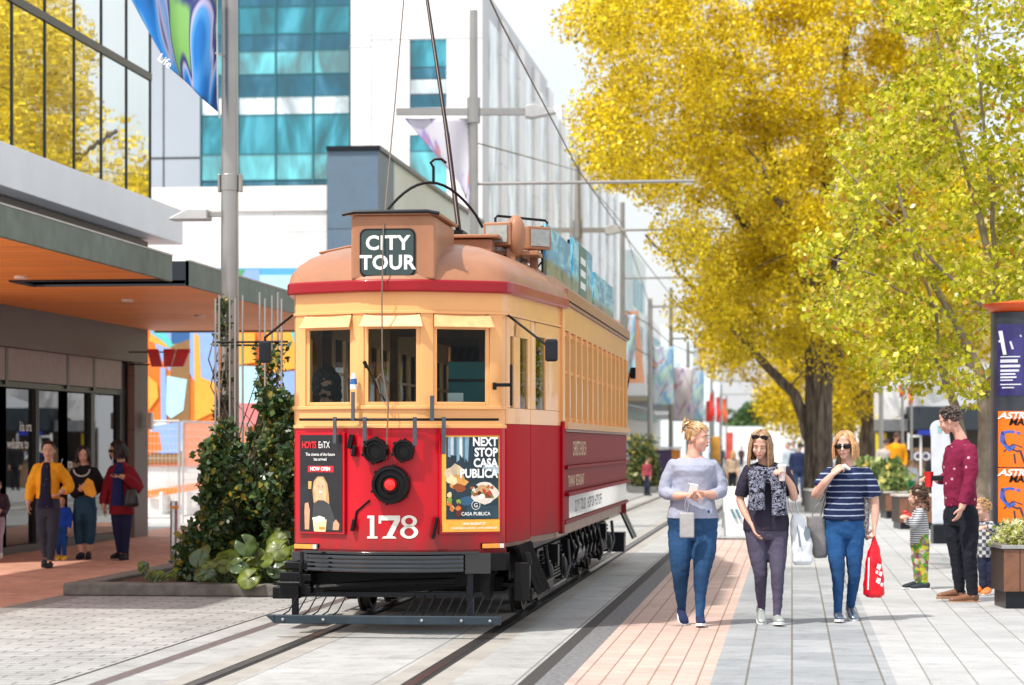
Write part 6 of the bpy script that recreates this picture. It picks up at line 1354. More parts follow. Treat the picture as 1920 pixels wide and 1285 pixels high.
lf_g = leafmat('leaves_lime', [(0, (.22, .25, .008)), (.35, (.50, .50, .012)), (.75, (.72, .68, .03)), (.85, (.92, .86, .16)), (.97, (.55, .28, .05)), (1, (.42, .17, .03))], .45, .3)
lf_d = leafmat('leaves_dark_green', [(0, (.022, .055, .018)), (.6, (.05, .105, .035)), (.86, (.11, .16, .035)), (1, (.42, .30, .03))], .15, .35)
lf_f = leafmat('leaves_far_green', [(0, (.06, .13, .05)), (1, (.16, .26, .09))], .3)
def inpoly(x, y, P_):
    c = False; j = len(P_) - 1
    for i in range(len(P_)):
        if (P_[i][1] > y) != (P_[j][1] > y) and x < (P_[j][0] - P_[i][0]) * (y - P_[i][1]) / (P_[j][1] - P_[i][1]) + P_[i][0]: c = not c
        j = i
    return c
# the big yellow tree: the crown is a set of boughs (clumps) round limbs, 5 m deep each way
def bigtree(label, base, d, poly, nclump, per, rc, leafs, depth, seed, trunk, limbs, lm, barkm=bark, thin=1.0):
    rr = random.Random(seed); t = thing('tree', label, 'tree', (base.x, base.y, 0))
    o0 = Vector((base.x, base.y, 0)); xs = [p[0] for p in poly]; ys = [p[1] for p in poly]; cs = []; cxm = sum(xs) / len(xs); cym = sum(ys) / len(ys)
    while len(cs) < nclump:
        x, y = rr.uniform(min(xs), max(xs)), rr.uniform(min(ys), max(ys))
        if not inpoly(x, y, poly): continue
        e = max(abs(x - cxm) / (max(xs) - min(xs)) * 2, abs(y - cym) / (max(ys) - min(ys)) * 2)
        dd = d - (9 * max(0, 1 - (x - 1092) / 330) if seed == 3 else 0) + rr.uniform(-1, 1) * depth * math.sqrt(max(.15, 1 - e * e * .8)); cs.append(W(x, y, dd) * 1.0 - o0)
    b = MB()
    for pts, rs in trunk: P_ = [p - o0 for p in pts]; b.tube(P_, rs, 12)
    for pts, rs in limbs:
        P_ = []; 
        for i in range(len(pts) - 1): P_ += wob(pts[i] - o0, pts[i + 1] - o0, 4, .03, rr)[:-1]
        P_.append(pts[-1] - o0); n = len(P_); b.tube(P_, [rs[0] + (rs[1] - rs[0]) * k / (n - 1) for k in range(n)], 8)
        for c in rr.sample(cs, min(len(cs), 10)):                                 # twigs to nearby clumps
            q = min(P_, key=lambda v: (v - c).length)
            if (q - c).length < 3.2: b.tube(wob(q, c, 4, .05, rr), [rs[1] * .8, rs[1] * .6, rs[1] * .4, rs[1] * .25, .006], 5)
    b.build('trunk', barkm, t, smooth=True)
    leaves('crown', cs, [rc * rr.uniform(.6, 1.25) for _ in cs], [int(per * rr.uniform(.6, 1.3)) for _ in cs], leafs, lm, t, seed)
    return t
gb = G(1536, 948)
D1 = (gb.y * CA - gb.x * SA)
tp = lambda x, y, dd=0: W(x, y, D1 + dd)
b0 = Vector((gb.x, gb.y, 0))
poly1 = [(1092, 0), (1085, 40), (1110, 85), (1098, 120), (1120, 170), (1090, 215), (1112, 262), (1140, 300), (1140, 335), (1220, 350), (1235, 400), (1262, 430), (1270, 470), (1310, 520), (1290, 570), (1310, 640), (1330, 680), (1440, 640), (1500, 700), (1620, 700), (1720, 600), (1780, 420), (1800, 200), (1780, -60), (1500, -130), (1250, -110)]
bigtree('large yellow leaved tree with thick grey trunk behind the striped woman', b0, D1, poly1, 380, 560, .70, .09, 4.4, 3,
 [([b0 + Vector((0, 0, -.1)), tp(1535, 880), tp(1534, 800), tp(1536, 700), tp(1530, 600), tp(1528, 500), tp(1520, 380)], [.46, .375, .355, .345, .31, .27, .18])],
 [([tp(1520, 830), tp(1490, 740), tp(1440, 690), tp(1360, 590), tp(1290, 530), tp(1210, 440)], [.16, .03]), ([tp(1530, 640), tp(1440, 470), tp(1330, 330), tp(1180, 230)], [.2, .05]), ([tp(1528, 560), tp(1470, 380), tp(1400, 150, 1), tp(1330, -20)], [.2, .05]), ([tp(1525, 480), tp(1560, 250), tp(1600, 20)], [.18, .05]), ([tp(1540, 720), tp(1620, 560), tp(1700, 360), tp(1760, 200)], [.2, .05]), ([tp(1528, 600), tp(1480, 420, -3), tp(1420, 300, -4)], [.15, .04]), ([tp(1528, 600), tp(1600, 450, -3), tp(1650, 250, -4)], [.15, .04])], lf_y)
# lower hanging masses and the next trees in the row
g2 = G(1622, 905); D2 = g2.y * CA - g2.x * SA; tq = lambda x, y, dd=0: W(x, y, D2 + dd)
poly2 = [(1300, 560), (1290, 620), (1310, 690), (1400, 700), (1425, 770), (1470, 800), (1500, 812), (1640, 790), (1720, 720), (1820, 600), (1800, 280), (1500, 250), (1350, 480)]
bigtree('second yellow tree with forked dark trunk right of the big trunk', Vector((g2.x, g2.y, 0)), D2, poly2, 300, 230, .85, .14, 4.5, 5,
 [([Vector((g2.x, g2.y, -.1)), tq(1624, 850), tq(1632, 790), tq(1600, 700), tq(1560, 560)], [.5, .38, .36, .24, .1]), ([tq(1628, 800), tq(1640, 740), tq(1660, 600)], [.3, .25, .1])],
 [([tq(1632, 790), tq(1500, 700), tq(1380, 600)], [.2, .04]), ([tq(1600, 700), tq(1620, 500)], [.2, .06])], lf_y)
g3 = G(1583, 884); D3 = g3.y * CA - g3.x * SA; tr = lambda x, y, dd=0: W(x, y, D3 + dd)
poly3 = [(1440, 700), (1440, 780), (1490, 812), (1640, 812), (1700, 740), (1680, 560), (1500, 520)]
bigtree('third yellow tree farther back between the two thick trunks', Vector((g3.x, g3.y, 0)), D3, poly3, 150, 170, 1.3, .2, 5, 6,
 [([Vector((g3.x, g3.y, -.1)), tr(1585, 840), tr(1590, 760), tr(1580, 650)], [.6, .5, .45, .2])], [([tr(1590, 780), tr(1540, 700)], [.2, .1])], lf_y)
# thin half bare tree reaching over the tram side
poly4 = [(1180, 440), (1190, 520), (1260, 560), (1300, 520), (1330, 420), (1290, 370), (1230, 360)]
g4 = G(1418, 912); D4 = g4.y * CA - g4.x * SA; ts = lambda x, y, dd=0: W(x, y, D1 - 4 + dd)
# maple close on the right
gm = G(1838, 995); Dm = gm.y * CA - gm.x * SA; tm = lambda x, y, dd=0: W(x, y, Dm + dd)
Dm0 = 31.0; tn = lambda x, y, dd=0: W(x, y, Dm0 + dd)
gm = tn(1840, 833); gm.z = 0
poly5 = [(1655, -20), (1640, 60), (1668, 150), (1620, 200), (1640, 260), (1570, 270), (1580, 330), (1560, 370), (1600, 400), (1560, 430), (1520, 460), (1510, 500), (1540, 520), (1500, 560), (1530, 600), (1500, 640), (1560, 650), (1560, 700), (1620, 690), (1640, 730), (1700, 740), (1760, 700), (1800, 745), (1860, 720), (1880, 600), (1960, 560), (2100, 500), (2200, 200), (2150, -80), (1800, -120)]
bigtree('slender maple with lime yellow leaves beside the poster column', gm, Dm0, poly5, 360, 92, .30, .085, 2.3, 8,
 [([gm, tn(1842, 900), tn(1846, 800), tn(1838, 700), tn(1790, 600), tn(1730, 500), tn(1690, 380), tn(1660, 250)], [.1, .085, .08, .07, .05, .035, .025, .012]),
  ([gm + Vector((-.15, .1, 0)), tn(1822, 900, .3), tn(1790, 760, .4), tn(1760, 680, .4), tn(1700, 620, .4)], [.08, .07, .06, .04, .02]), ([gm + Vector((.2, 0, 0)), tn(1850, 880), tn(1856, 740), tn(1880, 600), tn(1840, 420), tn(1780, 200), tn(1750, 30)], [.09, .085, .075, .06, .045, .03, .015])],
 [([tn(1838, 700), tn(1760, 640), tn(1700, 430, -1), tn(1560, 290, -1)], [.035, .006]), ([tn(1880, 600), tn(1740, 480, -1), tn(1600, 350, -1)], [.035, .006]), ([tn(1860, 560), tn(1850, 300), tn(1830, 100), tn(1840, -40)], [.035, .008]), ([tn(1880, 590), tn(1960, 400), tn(1980, 100)], [.04, .01]),
  ([tn(1790, 600), tn(1650, 520), tn(1540, 480)], [.025, .006]), ([tn(1760, 680, .4), tn(1640, 640), tn(1560, 600)], [.022, .006])], lf_g, bark2)
# far trees
for k, (px, fy_, w_, hh, lab, lm) in enumerate(((1398, 862, 34, 110, 'green tree far at the end of the street', lf_f), (1310, 868, 16, 60, 'small dark green tree by the far shops', lf_f), (1480, 866, 40, 80, 'yellow green tree left of the distant heads', lf_y))):
    g = G(px, fy_); dd = g.y * CA - g.x * SA; s = dd / F; t = thing('tree', lab, 'tree', g); rr = random.Random(k)
    b = MB(); b.tube([(0, 0, 0), (.1, 0, hh * s * .6)], [.25, .12], 8); b.build('trunk', bark, t)
    cs = [Vector((rr.gauss(0, .45) * w_ * s, rr.gauss(0, .45) * w_ * s, (hh * .65 + rr.gauss(0, .17) * hh) * s)) for _ in range(46)]
    leaves('crown', cs, [w_ * s * .3] * 46, [90] * 46, .42, lm, t, k)
# more of the row beyond the right edge, seen in the mirrored windows of the bank
for k, (x, y, h) in enumerate(((4.2, 86, 12), (5.0, 104, 12))):
    t = thing('tree', ('yellow tree farther along the row mirrored in the bank windows', 'last yellow tree of the row before the end of the street', 'yellow tree beyond the right hand shops')[k], 'tree', (x, y, 0)); rr = random.Random(40 + k)
    b = MB(); b.tube([(0, 0, 0), (.1, .1, h * .45), (0, 0, h * .75)], [.42, .3, .12], 10); b.build('trunk', bark, t)
    cs = [Vector((rr.gauss(0, 2.0), rr.gauss(0, 2.0), h * .62 + rr.gauss(0, h * .17))) for _ in range(150)]; cs = [c for c in cs if c.z > 4]
    leaves('crown', cs, [1.0] * len(cs), [110] * len(cs), .22, lf_y, t, 60 + k)

# ------------------------------------------------------------ planter bed by the tram
kb = thing('planter_kerb', 'low stone kerb round the planted bed left of the tram', 'kerb', (-7.46, 24.2, 0))
b = MB(); b.box(0, 2.5, 0, .28, 0, .13); b.box(0, .26, .283, 5.0, 0, .128); b.box(2.24, 2.5, .283, 5, 0, .128); b.box(.263, 2.237, 4.75, 5, 0, .128); b.build('stone', mat('kerb_stone', (.17, .155, .135), .85, var=.25, vs=9, bump=.4, bs=40, dirt=.3), kb, bevel=.02)
b = MB(); b.box(.262, 2.238, .282, 4.74, 0, .09); tag(b.build('soil', mat('bark_mulch', (.09, .045, .03), .95, var=.5, vs=30, bump=1, bs=50), None, loc=(-7.46, 24.2, 0)), kind='structure')
kx = lambda px, py, d: W(px, py, d)
def shrub(label, pts, size, m, seed, per=110, stems=None, name='shrub'):
    o0 = Vector((sum(p[0].x for p in pts) / len(pts), sum(p[0].y for p in pts) / len(pts), .08)); t = thing(name, label, 'shrub', o0); rr = random.Random(seed)
    b = MB()
    for p, r in pts[::2]: b.tube(wob((rr.uniform(-.2, .2), rr.uniform(-.2, .2), 0), p - o0, 4, .05, rr), [.02, .016, .012, .008, .004], 5)
    b.build('stem', bark, t); leaves('foliage', [p - o0 for p, r in pts], [r for p, r in pts], [per] * len(pts), size, m, t, seed, squash=1); return t
rr = random.Random(4); pts = []
sp = [(345, 1085), (350, 1000), (385, 930), (400, 860), (395, 800), (418, 780), (440, 860), (470, 870), (490, 760), (515, 735), (545, 760), (548, 850), (548, 1000), (545, 1085)]
while len(pts) < 165:
    x, y = rr.uniform(340, 550), rr.uniform(735, 1088)
    if inpoly(x, y, sp): p = kx(x, y, rr.uniform(25.6, 27.6)); p.z = max(p.z, .12); pts.append((p, rr.uniform(.10, .2)))
shrub('dense dark evergreen climber bush beside the lamp pole left of the tram', pts, .085, lf_d, 4, 130)
pts = []
for k in range(26): x = rr.gauss(420, 6); y = rr.uniform(560, 800); pts.append((kx(x, y, 28.4), .08))
for k in range(26): x = rr.choice((492, 506, 522)) + rr.gauss(0, 4); y = rr.uniform(650, 760); pts.append((kx(x, y, 27), .09))
shrub('sparse climbing vine twisting up the pole and the steel rods', pts, .07, lf_d, 9, 16, name='vine')
tw = thing('climbing_frame', 'cluster of tall thin steel rods with ring for climbing plants', 'plant support', kx(470, 833, 27.5) * Vector((1, 1, 0)) if 0 else Vector((kx(470, 833, 27.5).x, kx(470, 833, 27.5).y, .05)))
o0 = tw.location.copy()
for k, px in enumerate((404, 411, 431, 441, 455, 487, 497, 510, 521, 528)):
    b = MB(); p = kx(px, 560 - 6 * (k % 3), 26.8 + .5 * (k % 3)); b.tube([Vector((p.x, p.y, 0)) - o0, p - o0], .012, 6); b.build('rod', m_steel, tw)
b = MB(); p = kx(400, 642, 27); q_ = kx(540, 641, 27); b.tube([p - o0, q_ - o0], .014, 6); p = kx(400, 648, 27.9); q_ = kx(540, 647, 27.9); b.tube([p - o0, q_ - o0], .014, 6); b.build('crossbar', m_black, tw)
# big round glossy leaves
m_lig = mat('round_leaf_green', (.085, .115, .010), .42, var=.7, vs=12, coat=.05, spec=.3); m_lig2 = mat('round_leaf_dark', (.045, .085, .018), .3, var=.4, vs=9, coat=.25)
def round_plant(label, px0, px1, py0, py1, n, r, seed, group):
    g = kx((px0 + px1) / 2, 833, 24.9); o0 = Vector((g.x, g.y, .09)); t = thing('leafy_plant', label, 'plant', o0, 0, group); rr = random.Random(seed)
    for k in range(n):
        c = kx(rr.uniform(px0, px1), rr.uniform(py0, py1), rr.uniform(24.6, 25.5)) - o0; R_ = r * rr.uniform(.7, 1.2); ph = rr.uniform(0, 6.28)
        M_ = Matrix.Translation(c) @ Matrix.Rotation(rr.uniform(-.9, .9), 4, 'Y') @ Matrix.Rotation(R(35) + rr.uniform(-.3, .6), 4, 'X') @ Matrix.Rotation(ph, 4, 'Z')
        b = MB(); NA, NR = 30, 6; vs = []
        for j in range(NR + 1):
            q = j / NR
            for i in range(NA):
                a = .28 + (2 * math.pi - .56) * i / (NA - 1); x, y = R_ * q * math.cos(a), R_ * q * math.sin(a); z = -.14 * R_ * q * q + .05 * R_ * q * math.sin(a * 5 + ph) * q + .12 * R_ * (1 - abs(math.cos(a / 2))) * q
                vs.append(M_ @ Vector((x, y, z)))
        b.add(vs, [(j * NA + i, j * NA + i + 1, (j + 1) * NA + i + 1, (j + 1) * NA + i) for j in range(NR) for i in range(NA - 1)])
        o_ = b.build('leaf', m_lig if rr.random() < .62 else m_lig2, t, smooth=60, sol=.004)
        b = MB(); b.tube([(0, 0, 0), Vector((c.x * .5, c.y * .5, c.z * .7)), c], .008, 5); b.build('leaf_stalk', m_lig2, o_)
round_plant('clump of big round glossy leaves in front of the dark bush', 372, 468, 1035, 1090, 24, .11, 1, 'round leaved plants in the bed')
round_plant('clump of big round glossy leaves touching the tram corner', 458, 556, 1010, 1088, 26, .12, 2, 'round leaved plants in the bed')
round_plant('few small drooping round leaves on the bare mulch', 245, 330, 1060, 1082, 9, .055, 3, 'round leaved plants in the bed')
# lamp poles ----------------------------------------------
m_pole = mat('brushed_pole', (.36, .35, .335), .35, .7, var=.1, vs=2)
g = kx(431, 833, 28.6); o0 = Vector((g.x, g.y, 0))
t = thing('lamp_pole', 'thick steel lamp pole standing in the planted bed left of the tram', 'street lamp', o0)
b = MB(); b.tube([(0, 0, 0), (0, 0, 2.0), (0, 0, 7.6)], [.115, .11, .092], 28); b.build('pole', m_pole, t, smooth=True)
b = MB(); zc = kx(431, 343, 28.6).z; b.cyl((0, 0, zc - .1), (0, 0, zc + .1), .108); b.box(-.14, -.11, -.04, .04, zc - .11, zc + .1); b.box(.11, .15, -.04, .04, zc - .11, zc + .1); b.build('clamp', m_pole, t, bevel=.008)
zl = kx(366, 405, 28.6).z; x_ = lambda px: (px - 431) / F * 28.6
b = MB(); b.box(x_(392), -.09, -.04, .04, zl - .01, zl + .04); b.build('arm', m_pole, t)
b = MB(); b.prism([(x_(318), zl - .05), (x_(392), zl - .05), (x_(392), zl + .07), (x_(355), zl + .085), (x_(322), zl - .02)], 'y', -.14, .14); b.build('luminaire', mat('lamp_grey', (.5, .5, .5), .4, .3), t, bevel=.012)
# hanging cloth banner: a folded, blown flag
def banner(label, corners, zs_, m, o0, rx=0, seed=1, fold=.12, rot=0):
    t = thing('banner', label, 'banner', o0); rr = random.Random(seed)
    a, b_, c, d_ = [Vector(x) for x in corners]               # top outer, top pole, bottom pole, bottom outer
    q = MB(); q.grid(lambda u, v: (a.lerp(b_, u)).lerp(d_.lerp(c, u), v) + Vector((0, fold * math.sin(u * 9 + v * 3 + seed) * (1 - u * .5), 0)), 40, 40)
    q.build('cloth', m, t, smooth=60, sol=.004); return t
def bannermat(name, stops, sc_=1.0, dist=1.3):
    q = N(name); co = q.co('Generated'); n = q.n('TexNoise', i_Scale=sc_, i_Detail=1.5, i_Distortion=dist); q.l(co, n.inputs['Vector']); c = q.ramp(n.outputs[0], stops, 'EASE'); q.l(c, q.b.inputs['Base Color']); q.b.inputs['Roughness'].default_value = .6
    t = q.n('BsdfTranslucent'); q.l(c, t.inputs[0]); m = q.n('MixShader'); m.inputs[0].default_value = .3; q.l(q.b.outputs[0], m.inputs[1]); q.l(t.outputs[0], m.inputs[2]); q.l(m.outputs[0], q.o.inputs[0]); return q.m
bm1 = bannermat('banner_blue', [(.32, (.02, .05, .22)), (.42, (.01, .22, .65)), (.48, (.10, .42, .85)), (.53, (.58, .55, .78)), (.57, (.05, .06, .25)), (.64, (.30, .60, .18))])
loc = lambda px, py: kx(px, py, 28.2) - o0
tb = banner('blue and lilac street banner blown sideways from the near lamp pole', (loc(195, -90), loc(404, -110), loc(409, 212), loc(322, 130)), None, bm1, o0, seed=2)
b = MB(); b.tube([loc(405, -120), loc(408, 190), loc(412, 222)], .012, 6); b.tube([loc(405, 100), (0, 0, loc(0, 100).z)], .012, 6); b.build('banner_rod', m_chrome, tb)
text_mb('Life', .13, Matrix.Translation(loc(312, 140) + Vector((0, -.16, .1))) @ Matrix.Rotation(R(90), 4, 'X') @ Matrix.Rotation(R(-38), 4, 'Z'), .002).build('banner_lettering', m_white, tb, fix=False)
# span poles down the left side of the tracks
m_ban2 = bannermat('banner_white', [(.40, (.75, .74, .80)), (.52, (.72, .70, .80)), (.60, (.45, .35, .70)), (.68, (.75, .35, .25))], 1.6)
m_ban3 = bannermat('banner_mixed', [(.36, (.30, .50, .75)), (.46, (.55, .75, .60)), (.54, (.65, .62, .78)), (.64, (.15, .15, .35)), (.7, (.8, .45, .2))], 1.5)
sp_lab = ['tall grey span pole with cross arm lamp behind the tram roof', 'span pole just right of the tram roof boards', 'span pole rising over the rear of the tram', 'span pole beside the orange gable', 'span pole next to the pale hanging banner', 'span pole before the red flags', 'span pole at the red flags', 'farthest span pole of the row', 'thin span pole beyond the far shops']
for k, (px, d, ytop, arm_y, lw) in enumerate(((888, 43, 20, 345, 1), (1083, 62, 290, 433, 1), (1167, 70, 380, 522, 1), (1219, 84, 560, 575, 1), (1258, 100, 540, 635, 1), (1290, 118, 640, 660, 1), (1314, 138, 655, 690, 0), (1334, 160, 690, 715, 0), (1352, 190, 720, 740, 0))):
    g = kx(px, 833, d); o0 = Vector((g.x, g.y, 0)); t = thing('span_pole', sp_lab[k], 'pole', o0, AY, 'span poles along the tracks'); s = d / F
    zt = CH + (HY - ytop) * s; za = CH + (HY - arm_y) * s
    b = MB(); b.tube([(0, 0, 0), (0, 0, za), (0, 0, zt)], [.10, .085, .07], 16); b.build('pole', m_pole, t, smooth=True)
    L = 3.9 if k else (1302 - 888) * s
    b = MB(); b.tube([(0, 0, za), (L, 0, za + .05)], .03 if k < 3 else .045, 8); b.build('span_arm', m_pole, t)
    if k in (0, 1):
        zl = CH + (HY - (210 if k == 0 else 432)) * s; xa = (743 - 888) * s if k == 0 else -.9; xb = (985 - 888) * s if k == 0 else .7
        b = MB(); b.box(xa, xb, -.05, .05, zl - .06, zl + .06); b.cyl((0, 0, zl - .2), (0, 0, zl + .25), .12); b.build('cross_arm', m_pole, t)
        b = MB(); b.prism([(xb, zl - .10), (xb + .12, zl - .12), (xb + .55, zl - .03), (xb + .50, zl + .02), (xb + .15, zl + .13), (xb, zl + .09)], 'y', -.16, .16); b.build('luminaire', MC['lamp_grey'], t, bevel=.012)
    if k == 0:
        l0 = lambda px_, py_: Vector(((px_ - 888) * s, 0, CH + (HY - py_) * s))
        q = MB(); q.grid(lambda u, v: l0(758, 222).lerp(l0(880, 222), u).lerp(l0(868, 350).lerp(l0(880, 400), u), v) + Vector((0, .06 * math.sin(u * 7 + v * 4), 0)), 24, 24)
        bn = thing('banner', 'white banner with purple print sagging below the cross arm', 'banner', o0, AY); q.build('cloth', m_ban2, bn, smooth=60, sol=.004)
    if k in (2, 3, 4, 5):
        w0, h0, h1 = ((14, 590, 700), (30, 650, 760), (28, 690, 790), (20, 690, 790))[k - 2]
        bn = thing('banner', ('colourful banner on the pole over the tram rear', 'blue and purple banner beside the orange gable', 'long pale banner with faint lettering', 'pale blue banner near the red flags')[k - 2], 'banner', o0, AY, 'banners on the span poles')
        q = MB(); z0, z1 = CH + (HY - h0) * s, CH + (HY - h1) * s; q.grid(lambda u, v: Vector((.1 + u * w0 * s * 1.3, .05 * math.sin(v * 6 + u * 4), z0 + (z1 - z0) * v)), 14, 20); q.build('cloth', (m_ban3, m_ban3, m_ban2, m_ban3)[k - 2], bn, smooth=60, sol=.004)
# overhead wires
def wire(label, pts, r=.012):
    o0 = Vector(pts[0]); b = MB(); b.tube([Vector(p) - o0 for p in pts], r, 5); tag(b.build('overhead_wire', m_dark, loc=o0), label, 'wire')
wire('contact wire running back over the tram track', [kx(905, -30, 20.6), kx(940, 45, 24), kx(1035, 225, 31), kx(1085, 320, 37), kx(1170, 440, 48), kx(1300, 610, 85), kx(1400, 740, 190)], .010)
wire('thin feeder wire strung between the first span poles', [kx(893, 268, 43), kx(1010, 300, 50), kx(1083, 320, 62), kx(1167, 420, 70), kx(1219, 575, 84)], .012)
wire('thin span wire above the far shops', [kx(1167, 580, 70), kx(1219, 610, 84), kx(1258, 645, 100), kx(1380, 700, 130)], .02)
wire('second thin span wire above the far shops', [kx(1167, 640, 70), kx(1258, 690, 100), kx(1420, 700, 120)], .02)
# red flags far off
for k, (px, y0, y1, d, c) in enumerate(((1338, 738, 790, 120, 'r'), (1350, 745, 792, 124, 'r'), (1362, 748, 792, 128, 'o'), (1331, 752, 792, 132, 'r'), (1692, 722, 745, 70, 'r'), (1709, 726, 760, 74, 'o'))):
    s = d / F; g = kx(px, 833, d); t = thing('flag', ('tall red flag nearest the shops', 'red flag second along the street', 'orange red flag third along the street', 'small red flag partly behind the first', 'red flag above the right awning', 'orange red flag above the right awning')[k], 'flag', (g.x, g.y, 0), AY, 'red flags along the street')
    b = MB(); b.tube([(0, 0, 0), (0, 0, CH + (HY - y0 + 6) * s)], .04, 8); b.build('flagpole', m_pole, t)
    b = MB(); z0, z1 = CH + (HY - y0) * s, CH + (HY - y1) * s; b.grid(lambda u, v: Vector((.05 - u * 9 * s, .05 * math.sin(v * 7), z0 + (z1 - z0) * v)), 6, 12); b.build('cloth', mat('flag_' + c, (.75, .03, .02) if c == 'r' else (.8, .13, .03), .6), t, sol=.01)
# bollard
g = G(327, 1052); t = thing('bollard', 'stainless steel bollard with orange band on the brick pavement', 'bollard', g)
b = MB(); b.lathe([(.07, .0), (.055, .012), (.055, .78), (.05, .80), (.004, .802)], n=24); b.build('post', mat('stainless', (.5, .49, .48), .25, .9), t, smooth=35)
b = MB(); b.lathe([(.057, .70), (.057, .735)], n=24); b.build('band', mat('band_orange', (.85, .3, .02), .5), t)

# ------------------------------------------------------------ right side: planters, column, stalls
m_tim = bricks('timber_boards', (.20, .085, .045), (.27, .12, .065), (.04, .02, .012), .16, 3.0, .006, offset=0, rot=(R(90), 0, 0), rough=.5, stain=.3)
m_ctop = mat('planter_cap', (.5, .47, .42), .6, var=.1)
def planter(label, px0, px1, py0, py1, dep, plants, capm, foot=.16, seed=1, group='timber planters on the right'):
    g = G(px0, py1); dd = g.y * CA - g.x * SA; s = dd / F; L = (px1 - px0) * s; H = (py1 - py0) * s
    t = thing('timber_planter', label, 'planter', g, AY, group)
    b = MB(); b.box(0, L, 0, dep, foot, H); b.build('boards', m_tim, t, bevel=.008)
    b = MB(); b.box(.03, L - .03, .03, dep - .03, 0, foot - .003); b.build('plinth', m_dark, t)
    b = MB(); b.box(-.02, L + .02, -.02, dep + .02, H + .002, H + .04); b.build('rim', capm, t, bevel=.006)
    if plants:
        p = thing('flower_clump', plants[1] + ' in ' + label, 'plant', g + Vector((0, 0, H)), AY); rr = random.Random(seed)
        cs = [Vector((rr.uniform(.05, L - .05), rr.uniform(.05, dep - .05), .06 + rr.uniform(0, plants[2]))) for _ in range(60)]
        leaves('foliage', cs, [.12] * 60, [26] * 60, plants[3], plants[0], p, seed, squash=1)
    return t
lf_h = leafmat('leaves_hosta', [(0, (.10, .17, .05)), (.5, (.22, .30, .10)), (.9, (.45, .48, .16)), (1, (.7, .5, .1))], .25); lf_w = leafmat('leaves_white_flower', [(0, (.18, .28, .06)), (.5, (.45, .45, .10)), (.8, (.75, .70, .35)), (1, (.85, .8, .7))], .3)
planter('big timber planter box cut by the right edge', 1881, 1985, 1030, 1142, .6, (lf_w, 'white and yellow flowers', .12, .05), m_steel, seed=3)
planter('timber planter behind the toddler', 1866, 1960, 990, 1062, .6, (lf_w, 'yellow green flowers', .15, .08), m_ctop, seed=4)
planter('long pale topped timber bench planter behind the girl', 1686, 1815, 932, 993, .9, None, m_ctop, foot=.12)
planter('timber planter between the woman in stripes and the girl', 1660, 1700, 925, 973, .9, (lf_h, 'broad green hosta leaves', .2, .14), m_ctop, seed=6)
planter('timber planter behind the man in burgundy', 1740, 1885, 905, 962, .9, (lf_h, 'green leaves and small blooms', .2, .1), m_ctop, seed=7)
g = G(1520, 962); dd = g.y * CA - g.x * SA; s = dd / F; t = thing('stone_planter', 'long low grey stone planter with dense leaves behind the striped woman', 'planter', g, AY)
b = MB(); b.box(0, 140 * s, 0, 1.2, 0, 40 * s); b.build('stone', mat('planter_stone', (.16, .16, .155), .8, var=.2, bump=.3), t, bevel=.01); b = MB(); b.box(-.02, 140 * s + .02, -.02, 1.22, 40 * s + .001, 44 * s); b.build('cap', m_ctop, t, bevel=.005)
p = thing('leafy_bed', 'mass of broad green and cream leaves in the long stone planter', 'plant', g + Vector((0, 0, 40 * s)), AY); rr = random.Random(2)
leaves('foliage', [Vector((rr.uniform(1.0, 140 * s + .35), rr.uniform(.1, 1.1), rr.uniform(.05, .5))) for _ in range(110)], [.2] * 110, [36] * 110, .2, lf_h, p, 12, squash=1)
# advertising column
g = G(1905, 1036) ; g = kx(1912, 833, 27.0); o0 = Vector((g.x, g.y, 0)); t = thing('poster_column', 'round advertising column with orange cyclist posters and orange cap', 'advertising column', o0, AY + R(6)); Rc = .32
zz = lambda py: CH + (HY - py) / F * 26.7
b = MB(); b.lathe([(Rc, 0), (Rc, zz(585))], n=40); b.build('drum', mat('column_black', (.03, .035, .045), .3, var=.4, vs=3), t, smooth=35)
b = MB(); b.lathe([(Rc - .02, zz(585)), (Rc + .08, zz(574)), (Rc + .10, zz(568)), (.01, zz(560))], n=40); b.build('cap', mat('cap_orange', (.75, .10, .015), .4), t, smooth=35)
def wrap(mb, polys, mi, off):
    for pl_ in polys: pass
def cyl_pt(px, py, off=.004):
    x = (px - 1912) / F * 26.7; x = max(-Rc * .995, min(Rc * .995, x)); return Vector((x * (1 + off / Rc), -math.sqrt(max(0, Rc * Rc - x * x)) - off, zz(py)))
def wrect(b, x0_, x1_, y0_, y1_, off):
    n = 10; a0_, a1_ = math.asin(max(-1, (x0_ - 1912) / F * 26.7 / Rc)), math.asin(min(1, (x1_ - 1912) / F * 26.7 / Rc)); r = Rc + off
    vs = []
    for k in range(n + 1): a = a0_ + (a1_ - a0_) * k / n; vs += [(r * math.sin(a), -r * math.cos(a), zz(y1_)), (r * math.sin(a), -r * math.cos(a), zz(y0_))]
    b.add(vs, [(2 * k, 2 * k + 2, 2 * k + 3, 2 * k + 1) for k in range(n)])
